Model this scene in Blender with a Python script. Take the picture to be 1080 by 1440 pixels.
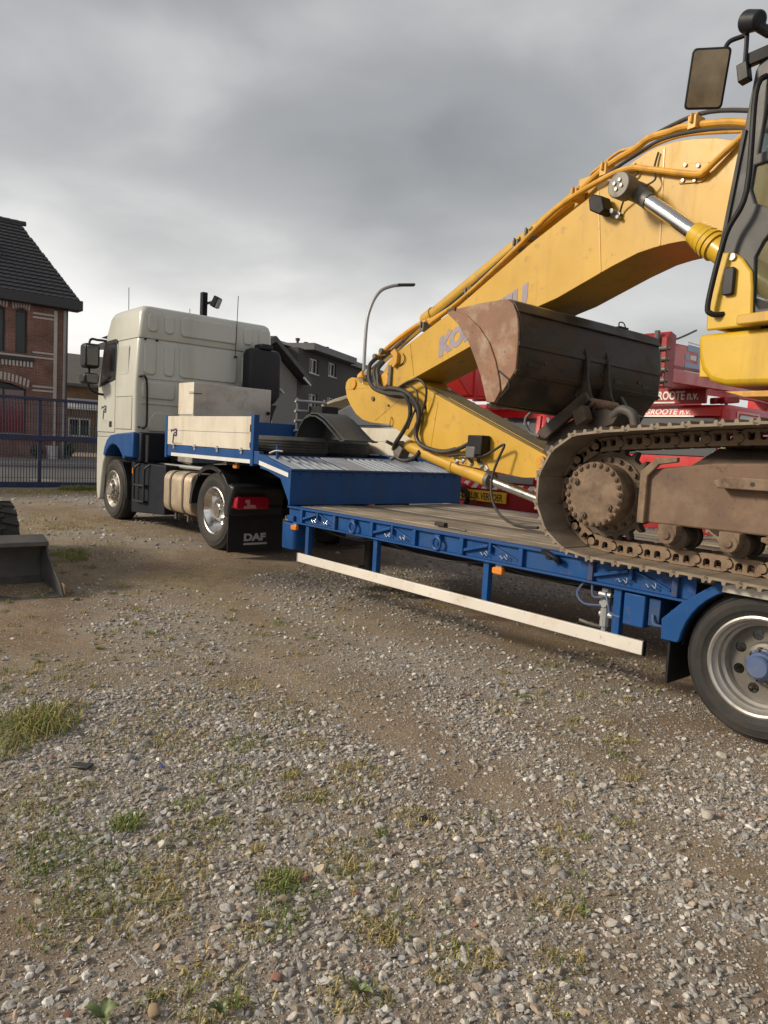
import bpy, bmesh, math, random
import numpy as np
from mathutils import Vector, Matrix
from mathutils.geometry import tessellate_polygon

for o in list(bpy.data.objects):
    bpy.data.objects.remove(o)
scene = bpy.context.scene
COL = scene.collection
rnd = random.Random(7)
R = math.radians

# ------------------------------------------------------------------ camera
cam_d = bpy.data.cameras.new('camera')
cam = bpy.data.objects.new('camera', cam_d)
COL.objects.link(cam)
YAW, PITCH, ROLL = -.8652, -.0875, .0527
CAM = Vector((6.505, -4.231, 1.561))
fw = Vector((math.sin(YAW) * math.cos(PITCH), math.cos(YAW) * math.cos(PITCH), math.sin(PITCH)))
rt = Vector((math.cos(YAW), -math.sin(YAW), 0))
up = rt.cross(fw)
rt2 = rt * math.cos(ROLL) + up * math.sin(ROLL)
up2 = up * math.cos(ROLL) - rt * math.sin(ROLL)
cam.matrix_world = Matrix(((rt2.x, up2.x, -fw.x, CAM.x), (rt2.y, up2.y, -fw.y, CAM.y),
                           (rt2.z, up2.z, -fw.z, CAM.z), (0, 0, 0, 1)))
cam_d.sensor_fit = 'VERTICAL'
cam_d.sensor_height = 36
cam_d.lens = 36 * 1031.65 / 1440
cam_d.clip_start = .05
cam_d.clip_end = 2000
scene.camera = cam

# ------------------------------------------------------------------ light
SUN_DIR = Vector((-.50, -.86, math.tan(R(27)))).normalized()      # towards the sun
w = bpy.data.worlds.new('World')
scene.world = w
w.use_nodes = True
nt = w.node_tree
N, LK = nt.nodes, nt.links
N.clear()
wout = N.new('ShaderNodeOutputWorld')
bg = N.new('ShaderNodeBackground')
bg.inputs['Strength'].default_value = .1
sky = N.new('ShaderNodeTexSky')
sky.sky_type = 'NISHITA'
sky.sun_disc = False
sky.sun_elevation = R(27)
sky.sun_rotation = math.atan2(SUN_DIR.x, SUN_DIR.y)
sky.dust_density = 3
tc = N.new('ShaderNodeTexCoord')
sep = N.new('ShaderNodeSeparateXYZ')
LK.new(tc.outputs['Generated'], sep.inputs[0])
def wmath(op, a, b=None):
    n = N.new('ShaderNodeMath'); n.operation = op
    for i, x in enumerate((a, b)):
        if x is None: continue
        if isinstance(x, (int, float)): n.inputs[i].default_value = x
        else: LK.new(x, n.inputs[i])
    return n.outputs[0]
zc = wmath('MAXIMUM', sep.outputs[2], 0.0)
den = wmath('ADD', zc, .22)
cx = wmath('DIVIDE', sep.outputs[0], den)
cy = wmath('DIVIDE', sep.outputs[1], den)
comb = N.new('ShaderNodeCombineXYZ')
LK.new(cx, comb.inputs[0]); LK.new(cy, comb.inputs[1])
SKY_OFF = (-5.3, -2.7, 0)
mp = N.new('ShaderNodeMapping')
mp.inputs['Location'].default_value = SKY_OFF
LK.new(comb.outputs[0], mp.inputs[0])
n1 = N.new('ShaderNodeTexNoise'); n1.inputs['Scale'].default_value = .62
n1.inputs['Detail'].default_value = 3; n1.inputs['Roughness'].default_value = .4
n1.inputs['Distortion'].default_value = .35
LK.new(mp.outputs[0], n1.inputs['Vector'])
n2 = N.new('ShaderNodeTexNoise'); n2.inputs['Scale'].default_value = 2.2
n2.inputs['Detail'].default_value = 6; n2.inputs['Roughness'].default_value = .5
n2.inputs['Distortion'].default_value = .3
LK.new(mp.outputs[0], n2.inputs['Vector'])
nmix = wmath('ADD', wmath('MULTIPLY', n1.outputs[0], .80), wmath('MULTIPLY', n2.outputs[0], .20))
ramp = N.new('ShaderNodeValToRGB')
ramp.color_ramp.interpolation = 'EASE'
e = ramp.color_ramp.elements
e[0].position = .40; e[0].color = (.152, .158, .161, 1)
e[1].position = .64; e[1].color = (.38, .377, .373, 1)
k = e.new(.5); k.color = (.205, .209, .212, 1)
LK.new(nmix, ramp.inputs[0])
# towards the horizon one looks at the thin bright edge of the cloud deck
hz = N.new('ShaderNodeMapRange')
hz.interpolation_type = 'SMOOTHSTEP'
hz.inputs['From Min'].default_value = .42; hz.inputs['From Max'].default_value = .02
LK.new(sep.outputs[2], hz.inputs['Value'])
hmix = N.new('ShaderNodeMixRGB'); hmix.blend_type = 'MIX'
hmix.inputs[2].default_value = (.62, .605, .58, 1)
thin = N.new('ShaderNodeMapRange'); thin.interpolation_type = 'SMOOTHSTEP'
thin.inputs['From Min'].default_value = .38; thin.inputs['From Max'].default_value = .62
thin.inputs['To Min'].default_value = .30; thin.inputs['To Max'].default_value = 1.0
LK.new(nmix, thin.inputs['Value'])
LK.new(wmath('MULTIPLY', hz.outputs[0], thin.outputs[0]), hmix.inputs[0])
LK.new(ramp.outputs[0], hmix.inputs[1])
gain = N.new('ShaderNodeMixRGB'); gain.blend_type = 'MULTIPLY'; gain.inputs[0].default_value = 1
gain.inputs[2].default_value = (7.75, 7.75, 7.75, 1)
LK.new(hmix.outputs[0], gain.inputs[1])
smix = N.new('ShaderNodeMixRGB'); smix.inputs[0].default_value = .94
LK.new(sky.outputs[0], smix.inputs[1]); LK.new(gain.outputs[0], smix.inputs[2])
LK.new(smix.outputs[0], bg.inputs['Color'])
LK.new(bg.outputs[0], wout.inputs[0])

sun_d = bpy.data.lights.new('sun', 'SUN')
sun_d.energy = 1.5
sun_d.angle = R(11)
sun_d.color = (1, .87, .68)
sun = bpy.data.objects.new('sun', sun_d)
COL.objects.link(sun)
sun.rotation_euler = (-SUN_DIR).to_track_quat('-Z', 'Y').to_euler()
scene.view_settings.view_transform = 'Standard'
scene.view_settings.look = 'None'
scene.view_settings.gamma = 1
scene.view_settings.use_curve_mapping = False
scene.view_settings.exposure = 1.22
scene.render.resolution_x = 768
scene.render.resolution_y = 1024

# ------------------------------------------------------------------ materials
MATS = {}
def mat(name, col, rough=.5, metal=0, var=.12, vscale=3, dirt=None, damt=0, dscale=5, streak=False,
        bump=0, bscale=60, spec=.5, coat=0, dlo=.5, fleck=None, famt=0, fscale=40, rvar=.1):
    m = bpy.data.materials.new(name); m.use_nodes = True
    MATS[name] = m
    t = m.node_tree; n = t.nodes; l = t.links
    b = n['Principled BSDF']
    b.inputs['Metallic'].default_value = metal
    b.inputs['Specular IOR Level'].default_value = spec
    b.inputs['Coat Weight'].default_value = coat
    b.inputs['Coat Roughness'].default_value = .15
    co = n.new('ShaderNodeTexCoord')
    def noise(sc, det=4, rough_=.6, mapping=None):
        x = n.new('ShaderNodeTexNoise'); x.inputs['Scale'].default_value = sc
        x.inputs['Detail'].default_value = det; x.inputs['Roughness'].default_value = rough_
        if mapping:
            q = n.new('ShaderNodeMapping'); q.inputs['Scale'].default_value = mapping
            l.new(co.outputs['Object'], q.inputs[0]); l.new(q.outputs[0], x.inputs['Vector'])
        else:
            l.new(co.outputs['Object'], x.inputs['Vector'])
        return x
    def rng(src, a, b_, c, d):
        r = n.new('ShaderNodeMapRange')
        for i, v in zip(('From Min', 'From Max', 'To Min', 'To Max'), (a, b_, c, d)): r.inputs[i].default_value = v
        l.new(src, r.inputs['Value']); return r.outputs[0]
    def mix(f, a, b_, mode='MIX'):
        x = n.new('ShaderNodeMixRGB'); x.blend_type = mode
        for i, v in enumerate((f, a, b_)):
            if isinstance(v, (int, float)): x.inputs[i].default_value = v if i == 0 else (v, v, v, 1)
            elif isinstance(v, tuple): x.inputs[i].default_value = (*v[:3], 1)
            else: l.new(v, x.inputs[i])
        return x.outputs[0]
    a = noise(vscale)
    c = mix(rng(a.outputs[0], .3, .7, 0, 1), tuple(x * (1 - var) for x in col), tuple(min(1, x * (1 + var)) for x in col))
    rsrc = rng(a.outputs[0], .3, .7, max(.03, rough - rvar), min(1, rough + rvar))
    if dirt:
        d = noise(dscale, 7, .65, (1, 1, .16) if streak else None)
        f = rng(d.outputs[0], dlo, dlo + .22, 0, damt)
        c = mix(f, c, dirt)
        rsrc = mix(f, rsrc, .85)
    if fleck:
        d2 = noise(fscale, 3, .7)
        c = mix(rng(d2.outputs[0], .6, .72, 0, famt), c, fleck)
    l.new(c, b.inputs['Base Color'])
    l.new(rsrc, b.inputs['Roughness'])
    if bump:
        h = noise(bscale, 5, .6)
        bp = n.new('ShaderNodeBump'); bp.inputs['Strength'].default_value = bump; bp.inputs['Distance'].default_value = .01
        l.new(h.outputs[0], bp.inputs['Height']); l.new(bp.outputs[0], b.inputs['Normal'])
    return m

DUST = (.20, .155, .11)
mat('blue', (.008, .068, .235), .46, spec=.3, dirt=(.04, .065, .12), damt=.4, dscale=4, streak=True, bump=.06, bscale=25, fleck=(.12, .075, .05), famt=.6, fscale=16)
mat('blue_worn', (.008, .052, .16), .5, dirt=(.06, .065, .08), damt=.5, dscale=7, bump=.1, bscale=40, fleck=(.12, .07, .04), famt=.5, fscale=18)
mat('rusty_blue', (.010, .05, .16), .6, var=.2, dirt=(.12, .055, .03), damt=.9, dscale=9, dlo=.42, bump=.2)
mat('hub_blue', (.075, .115, .235), .55, dirt=DUST, damt=.4)
mat('cream', (.515, .52, .47), .32, var=.04, vscale=1.2, dirt=(.33, .30, .235), damt=.35, dscale=2.2, streak=True, coat=.3, rvar=.05)
mat('dropside', (.66, .61, .515), .5, var=.07, dirt=(.36, .28, .20), damt=.55, dscale=3, streak=True, bump=.03)
mat('tank_metal', (.60, .49, .36), .38, metal=.55, var=.08, dirt=(.33, .24, .16), damt=.6, dscale=3)
mat('aluminium', (.50, .48, .44), .42, metal=.75, var=.1, dirt=(.36, .32, .27), damt=.6, dscale=4, bump=.04, bscale=20)
mat('white_bar', (.69, .655, .60), .45, var=.06, vscale=1.5, dirt=(.48, .34, .23), damt=.6, dscale=2.5, dlo=.52, fleck=(.25, .2, .15), famt=.5, fscale=20)
mat('reflector', (.72, .72, .70), .4, var=.05, dirt=(.4, .38, .34), damt=.4)
mat('yellow', (.565, .335, .036), .40, var=.09, vscale=1.6, dirt=(.34, .19, .04), damt=.55, dscale=5, streak=True, dlo=.54, coat=.25, bump=.02, bscale=14, fleck=(.20, .12, .05), famt=.4, fscale=9, rvar=.12)
mat('yellow_bright', (.62, .39, .02), .36, var=.08, vscale=2, dirt=(.34, .20, .04), damt=.5, dscale=5, streak=True, coat=.25, fleck=(.2, .13, .06), famt=.3, fscale=11)
mat('yellow_pipe', (.64, .33, .04), .4, var=.12, vscale=6, dirt=(.25, .13, .05), damt=.6, dscale=9)
mat('olive_grime', (.17, .135, .07), .8, var=.25, vscale=6, dirt=(.38, .24, .05), damt=.5, dscale=9, bump=.2)
mat('black', (.010, .010, .012), .55, var=.2, spec=.3, dirt=(.04, .036, .03), damt=.3, dscale=6)
mat('black_plastic', (.014, .015, .019), .5, var=.15, spec=.35, dirt=(.05, .045, .04), damt=.3, dscale=3)
mat('black_body', (.022, .022, .025), .38, var=.2, spec=.4, dirt=(.07, .064, .058), damt=.3, dscale=3)
mat('navy_dark', (.006, .009, .018), .6, var=.15, spec=.25, dirt=(.025, .024, .026), damt=.3)
mat('rubber', (.021, .020, .020), .72, var=.2, vscale=5, dirt=(.06, .053, .045), damt=.6, dscale=4, dlo=.46, bump=.12, bscale=40)
mat('rubber_dusty', (.042, .042, .040), .85, var=.2, vscale=5, dirt=(.095, .090, .083), damt=.7, dscale=4, dlo=.42, bump=.15, bscale=40)
mat('chrome', (.78, .77, .75), .16, metal=1, var=.03, dirt=(.35, .32, .28), damt=.25, dscale=6)
mat('rim_silver', (.52, .50, .47), .36, metal=.7, var=.06, dirt=(.20, .175, .145), damt=.6, dscale=7)
mat('rim_mid', (.34, .32, .30), .42, metal=.7, var=.08, dirt=(.12, .10, .08), damt=.7, dscale=9, dlo=.45)
mat('rim_dark', (.16, .15, .135), .55, metal=.5, var=.1, dirt=(.11, .09, .07), damt=.6, dscale=8)
mat('steel', (.42, .40, .37), .42, metal=.8, var=.1, dirt=(.18, .13, .09), damt=.5, dscale=12)
mat('galv', (.33, .34, .35), .5, metal=.4, var=.1)
mat('mud_steel', (.215, .150, .10), .74, var=.3, vscale=4, dirt=(.10, .062, .042), damt=.85, dscale=7, dlo=.42, bump=.25, bscale=45, fleck=(.30, .23, .16), famt=.6, fscale=25)
mat('rust_mud', (.165, .102, .068), .72, var=.3, vscale=2.5, dirt=(.26, .19, .13), damt=.7, dscale=4, dlo=.5, bump=.2, bscale=30, fleck=(.08, .05, .035), famt=.7, fscale=14)
mat('mud_dark', (.095, .072, .052), .8, var=.25, vscale=6, dirt=(.19, .14, .095), damt=.7, dscale=7, bump=.25, bscale=40)
mat('shoe_steel', (.23, .185, .14), .62, metal=.15, var=.25, vscale=6, dirt=(.33, .265, .19), damt=.7, dscale=8, bump=.15, bscale=50)
mat('rust_plate', (.23, .125, .08), .62, metal=.15, var=.3, vscale=4, dirt=(.42, .33, .25), damt=.9, dscale=5, dlo=.48, bump=.15, bscale=30, fleck=(.10, .055, .04), famt=.7, fscale=16)
mat('bucket_black', (.034, .027, .022), .5, var=.35, vscale=3, dirt=(.105, .070, .047), damt=.75, dscale=3, dlo=.46, bump=.15, bscale=30)
mat('red', (.56, .014, .018), .33, var=.1, dirt=(.16, .03, .03), damt=.4, dscale=3, coat=.4)
mat('red_dark', (.30, .010, .014), .4, var=.15, dirt=(.09, .03, .03), damt=.4)
mat('red_orange', (.62, .03, .025), .4, var=.1)
mat('lamp_red', (.36, .006, .02), .18, var=.1, coat=.6)
mat('lamp_pale', (.55, .25, .25), .25)
mat('amber', (.75, .23, .02), .3, coat=.5)
mat('white_paint', (.80, .81, .82), .35, var=.04, coat=.3, dirt=(.5, .48, .45), damt=.3)
mat('white_grime', (.52, .515, .50), .5, var=.08, dirt=(.36, .34, .31), damt=.5, dscale=2)
mat('canvas', (.42, .38, .29), .85, var=.15, bump=.3, bscale=20)
mat('sign_yellow', (.80, .47, .02), .5, var=.04)
mat('ink', (.02, .018, .015), .6)
mat('decal_purple', (.29, .25, .30), .5, var=.15, vscale=9)
mat('decal_white', (.80, .78, .76), .4)
mat('decal_grey', (.36, .36, .36), .5)
mat('decal_navy', (.03, .035, .10), .4)
mat('decal_sky', (.28, .42, .58), .4)
mat('gate_blue', (.022, .030, .085), .5, var=.15, dirt=(.08, .08, .11), damt=.3)
mat('wire', (.035, .042, .075), .6)
mat('roof_tile', (.050, .052, .058), .75, var=.12, vscale=1, dirt=(.075, .072, .07), damt=.5)
mat('slate', (.13, .118, .105), .85, var=.15)
mat('stone_trim', (.55, .52, .47), .8, var=.08)
mat('trim_dark', (.045, .043, .045), .6)
mat('render_dark', (.070, .068, .066), .9, var=.08, vscale=.6)
mat('render_grey', (.20, .195, .185), .9, var=.1, vscale=.6)
mat('zinc', (.13, .13, .135), .55, metal=.3)
mat('render_tan', (.30, .215, .14), .9, var=.1)
mat('pvc', (.68, .68, .66), .5)
mat('pvc_grey', (.34, .35, .35), .5)
mat('concrete', (.30, .285, .26), .9, var=.12, vscale=1.5, bump=.2, bscale=20)
mat('asphalt', (.095, .092, .09), .9, var=.15, vscale=1, bump=.2, bscale=50)
mat('paving', (.24, .225, .205), .9, var=.15, vscale=1, bump=.2)
mat('seat_beige', (.42, .36, .25), .8)
mat('green_mesh', (.03, .085, .06), .6)
mat('bark', (.09, .07, .05), .9)
mat('leaf', (.045, .075, .025), .6, var=.4, vscale=8)
mat('leaf_weed', (.13, .17, .06), .5, var=.3, vscale=12)
mat('pot_white', (.6, .6, .6), .5)
mat('stone_pale', (.46, .42, .37), .9, var=.15, vscale=30, bump=.3, bscale=60)
mat('guard_grey', (.045, .047, .050), .6, var=.15, dirt=(.09, .088, .085), damt=.4)
mat('brick_bit', (.26, .135, .10), .9, var=.15, vscale=30, bump=.3)
mat('scrap', (.03, .033, .034), .5, var=.2)
mat('scrap_blue', (.03, .06, .25), .4)
mat('hose', (.030, .027, .025), .55, var=.2, vscale=8, dirt=(.10, .085, .065), damt=.5, dscale=9)

def glass(name, col=(.02, .025, .03), rough=.06):
    m = mat(name, col, rough, var=.1, spec=.9, coat=.6, rvar=.02); return m
glass('glass'); mat('glass_house', (.012, .016, .02), .12, var=.3, vscale=2, spec=.45); glass('glass_red_reflection', (.075, .010, .016), .15)  # low arched panes: the red they reflect is put into the glass colour
m = mat('glass_clear', (.5, .55, .55), .04); b = m.node_tree.nodes['Principled BSDF']
b.inputs['Transmission Weight'].default_value = .92; b.inputs['IOR'].default_value = 1.02
mat('mirror_glass', (.58, .54, .44), .06, metal=1, var=.3, vscale=6, rvar=.05, fleck=(.55, .5, .4), famt=.35, fscale=24)

# deck planks: weathered wood, grain along X
m = bpy.data.materials.new('plank'); m.use_nodes = True; MATS['plank'] = m
t = m.node_tree; n = t.nodes; l = t.links; b = n['Principled BSDF']; b.inputs['Roughness'].default_value = .85
co = n.new('ShaderNodeTexCoord'); mpn = n.new('ShaderNodeMapping'); mpn.inputs['Scale'].default_value = (1.2, 28, 8)
oi = n.new('ShaderNodeObjectInfo')
add = n.new('ShaderNodeVectorMath'); add.operation = 'ADD'
l.new(co.outputs['Object'], add.inputs[0]); l.new(oi.outputs['Random'], add.inputs[1]); l.new(add.outputs[0], mpn.inputs[0])
nz = n.new('ShaderNodeTexNoise'); nz.inputs['Scale'].default_value = 1.6; nz.inputs['Detail'].default_value = 8; nz.inputs['Roughness'].default_value = .7
l.new(mpn.outputs[0], nz.inputs['Vector'])
rp = n.new('ShaderNodeValToRGB'); rp.color_ramp.elements[0].position = .3; rp.color_ramp.elements[0].color = (.14, .115, .09, 1)
rp.color_ramp.elements[1].position = .68; rp.color_ramp.elements[1].color = (.46, .39, .31, 1)
l.new(nz.outputs[0], rp.inputs[0])
nb = n.new('ShaderNodeTexNoise'); nb.inputs['Scale'].default_value = 2.5; nb.inputs['Detail'].default_value = 5
l.new(co.outputs['Object'], nb.inputs['Vector'])
mr = n.new('ShaderNodeMapRange'); mr.inputs['From Min'].default_value = .35; mr.inputs['From Max'].default_value = .65; mr.inputs['To Min'].default_value = .65; mr.inputs['To Max'].default_value = 1.1
l.new(nb.outputs[0], mr.inputs['Value'])
mr2 = n.new('ShaderNodeMath'); mr2.operation = 'MULTIPLY_ADD'; mr2.inputs[1].default_value = .35; mr2.inputs[2].default_value = .8
l.new(oi.outputs['Random'], mr2.inputs[0])
mm = n.new('ShaderNodeMath'); mm.operation = 'MULTIPLY'; l.new(mr.outputs[0], mm.inputs[0]); l.new(mr2.outputs[0], mm.inputs[1])
mx = n.new('ShaderNodeMixRGB'); mx.blend_type = 'MULTIPLY'; mx.inputs[0].default_value = 1
l.new(rp.outputs[0], mx.inputs[1]); l.new(mm.outputs[0], mx.inputs[2]); l.new(mx.outputs[0], b.inputs['Base Color'])
bpn = n.new('ShaderNodeBump'); bpn.inputs['Strength'].default_value = .4; bpn.inputs['Distance'].default_value = .006
l.new(nz.outputs[0], bpn.inputs['Height']); l.new(bpn.outputs[0], b.inputs['Normal'])

# brickwork: courses in (y,z)
def brick_mat(name, c1, c2, mortar, scale=1.0):
    m = bpy.data.materials.new(name); m.use_nodes = True; MATS[name] = m
    t = m.node_tree; n = t.nodes; l = t.links; b = n['Principled BSDF']; b.inputs['Roughness'].default_value = .9
    co = n.new('ShaderNodeTexCoord'); sp = n.new('ShaderNodeSeparateXYZ'); cb = n.new('ShaderNodeCombineXYZ')
    ad = n.new('ShaderNodeMath'); ad.operation = 'ADD'
    l.new(co.outputs['Object'], sp.inputs[0]); l.new(sp.outputs[0], ad.inputs[0]); l.new(sp.outputs[1], ad.inputs[1])
    l.new(ad.outputs[0], cb.inputs[0]); l.new(sp.outputs[2], cb.inputs[1])
    br = n.new('ShaderNodeTexBrick'); br.inputs['Scale'].default_value = scale
    br.inputs['Brick Width'].default_value = .23; br.inputs['Row Height'].default_value = .075; br.inputs['Mortar Size'].default_value = .008
    br.inputs['Color1'].default_value = (*c1, 1); br.inputs['Color2'].default_value = (*c2, 1); br.inputs['Mortar'].default_value = (*mortar, 1)
    l.new(cb.outputs[0], br.inputs['Vector'])
    nz = n.new('ShaderNodeTexNoise'); nz.inputs['Scale'].default_value = 1.3; nz.inputs['Detail'].default_value = 6
    l.new(co.outputs['Object'], nz.inputs['Vector'])
    mr = n.new('ShaderNodeMapRange'); mr.inputs['From Min'].default_value = .3; mr.inputs['From Max'].default_value = .7; mr.inputs['To Min'].default_value = .7; mr.inputs['To Max'].default_value = 1.25
    l.new(nz.outputs[0], mr.inputs['Value'])
    mx = n.new('ShaderNodeMixRGB'); mx.blend_type = 'MULTIPLY'; mx.inputs[0].default_value = 1
    l.new(br.outputs[0], mx.inputs[1]); l.new(mr.outputs[0], mx.inputs[2]); l.new(mx.outputs[0], b.inputs['Base Color'])
    bp = n.new('ShaderNodeBump'); bp.inputs['Strength'].default_value = .5; bp.inputs['Distance'].default_value = .02; bp.invert = True
    l.new(br.outputs['Fac'], bp.inputs['Height']); l.new(bp.outputs[0], b.inputs['Normal'])
brick_mat('brick_red', (.20, .082, .06), (.27, .115, .082), (.28, .235, .205))
mat('cab_grey', (.055, .056, .06), .55, var=.12, dirt=(.12, .11, .10), damt=.3, dscale=3)
mat('bucket_grey', (.085, .082, .078), .6, metal=.2, var=.2, dirt=(.16, .12, .09), damt=.7, dscale=6, bump=.15)
mat('ramp_plate', (.36, .40, .47), .5, metal=.2, var=.1, dirt=(.16, .2, .3), damt=.5, dscale=6)
brick_mat('brick_tan', (.24, .15, .085), (.30, .19, .11), (.28, .22, .16))

# ground and things that take their colour from a mesh attribute
def attr_mat(name, rough=.9, bump=0, bscale=80, trans=0):
    m = bpy.data.materials.new(name); m.use_nodes = True; MATS[name] = m
    t = m.node_tree; n = t.nodes; l = t.links; b = n['Principled BSDF']; b.inputs['Roughness'].default_value = rough
    b.inputs['Specular IOR Level'].default_value = .3
    at = n.new('ShaderNodeAttribute'); at.attribute_name = 'tint'
    if bump:
        nz = n.new('ShaderNodeTexNoise'); nz.inputs['Scale'].default_value = bscale; nz.inputs['Detail'].default_value = 5
        co = n.new('ShaderNodeTexCoord'); l.new(co.outputs['Object'], nz.inputs['Vector'])
        bp = n.new('ShaderNodeBump'); bp.inputs['Strength'].default_value = bump; bp.inputs['Distance'].default_value = .006
        l.new(nz.outputs[0], bp.inputs['Height']); l.new(bp.outputs[0], b.inputs['Normal'])
        mr = n.new('ShaderNodeMapRange'); mr.inputs['From Min'].default_value = .3; mr.inputs['From Max'].default_value = .7; mr.inputs['To Min'].default_value = .7; mr.inputs['To Max'].default_value = 1.2
        l.new(nz.outputs[0], mr.inputs['Value'])
        mx = n.new('ShaderNodeMixRGB'); mx.blend_type = 'MULTIPLY'; mx.inputs[0].default_value = 1
        l.new(at.outputs['Color'], mx.inputs[1]); l.new(mr.outputs[0], mx.inputs[2]); l.new(mx.outputs[0], b.inputs['Base Color'])
    else:
        l.new(at.outputs['Color'], b.inputs['Base Color'])
attr_mat('stones', .88, .35, 90)
attr_mat('grass', .7)

m = bpy.data.materials.new('dirt'); m.use_nodes = True; MATS['dirt'] = m
t = m.node_tree; n = t.nodes; l = t.links; b = n['Principled BSDF']; b.inputs['Roughness'].default_value = .95; b.inputs['Specular IOR Level'].default_value = .2
co = n.new('ShaderNodeTexCoord')
def gn(sc, det=6, ro=.65):
    x = n.new('ShaderNodeTexNoise'); x.inputs['Scale'].default_value = sc; x.inputs['Detail'].default_value = det; x.inputs['Roughness'].default_value = ro
    l.new(co.outputs['Object'], x.inputs['Vector']); return x.outputs[0]
def gr(src, a, b_, c=0, d=1):
    x = n.new('ShaderNodeMapRange')
    for i, v in zip(('From Min', 'From Max', 'To Min', 'To Max'), (a, b_, c, d)): x.inputs[i].default_value = v
    l.new(src, x.inputs['Value']); return x.outputs[0]
def gm(f, a, b_, mode='MIX'):
    x = n.new('ShaderNodeMixRGB'); x.blend_type = mode
    for i, v in enumerate((f, a, b_)):
        if isinstance(v, (int, float)): x.inputs[i].default_value = v
        elif isinstance(v, tuple): x.inputs[i].default_value = (*v, 1)
        else: l.new(v, x.inputs[i])
    return x.outputs[0]
c = gm(gr(gn(.55), .35, .65), (.190, .128, .080), (.295, .215, .145))
c = gm(gr(gn(2.2), .50, .68, 0, .7), c, (.33, .262, .19))
c = gm(gr(gn(1.1), .58, .74, 0, .55), c, (.30, .20, .095))
c = gm(gr(gn(9), .52, .7, 0, .6), c, (.15, .115, .08))
mos = n.new('ShaderNodeAttribute'); mos.attribute_name = 'moss'
c = gm(gr(mos.outputs['Fac'], .0, 1, 0, .8), c, gm(gr(gn(7, 6, .7), .40, .58), (.115, .115, .038), (.36, .265, .11)))
sta = n.new('ShaderNodeAttribute'); sta.attribute_name = 'stony'
stm = n.new('ShaderNodeMath'); stm.operation = 'MULTIPLY'; l.new(sta.outputs['Fac'], stm.inputs[0]); l.new(gr(gn(14, 8, .75), .36, .58, .15, 1), stm.inputs[1])
c = gm(stm.outputs[0], c, gm(gr(gn(60, 4, .7), .35, .65), (.19, .168, .142), (.47, .445, .41)))
v1 = n.new('ShaderNodeTexVoronoi'); v1.inputs['Scale'].default_value = 55; l.new(co.outputs['Object'], v1.inputs['Vector'])
v2 = n.new('ShaderNodeTexVoronoi'); v2.inputs['Scale'].default_value = 130; l.new(co.outputs['Object'], v2.inputs['Vector'])
def gcol(v):
    s_ = n.new('ShaderNodeSeparateXYZ'); l.new(v.outputs['Color'], s_.inputs[0]); return s_
s1 = gcol(v1); s2 = gcol(v2)
pa = gr(gn(1.7), .42, .6)
peb = n.new('ShaderNodeMath'); peb.operation = 'MULTIPLY'
l.new(gr(s1.outputs[0], .50, .53), peb.inputs[0]); l.new(gr(v1.outputs['Distance'], .42, .34), peb.inputs[1])
pebc = gm(s1.outputs[1], (.21, .19, .16), (.50, .465, .42))
c = gm(peb.outputs[0], c, pebc)
peb2 = n.new('ShaderNodeMath'); peb2.operation = 'MULTIPLY'
l.new(gr(s2.outputs[0], .55, .58), peb2.inputs[0]); l.new(gr(v2.outputs['Distance'], .42, .3), peb2.inputs[1])
c = gm(peb2.outputs[0], c, gm(s2.outputs[1], (.18, .155, .125), (.46, .42, .36)))
l.new(c, b.inputs['Base Color'])
hs = n.new('ShaderNodeMath'); hs.operation = 'MULTIPLY_ADD'; hs.inputs[1].default_value = .6
l.new(peb.outputs[0], hs.inputs[0]); l.new(gn(30, 8, .7), hs.inputs[2])
h3 = n.new('ShaderNodeMath'); h3.operation = 'MULTIPLY_ADD'; h3.inputs[1].default_value = .3
l.new(peb2.outputs[0], h3.inputs[0]); l.new(hs.outputs[0], h3.inputs[2])
bp = n.new('ShaderNodeBump'); bp.inputs['Strength'].default_value = .9; bp.inputs['Distance'].default_value = .012
l.new(h3.outputs[0], bp.inputs['Height']); l.new(bp.outputs[0], b.inputs['Normal'])

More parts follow.
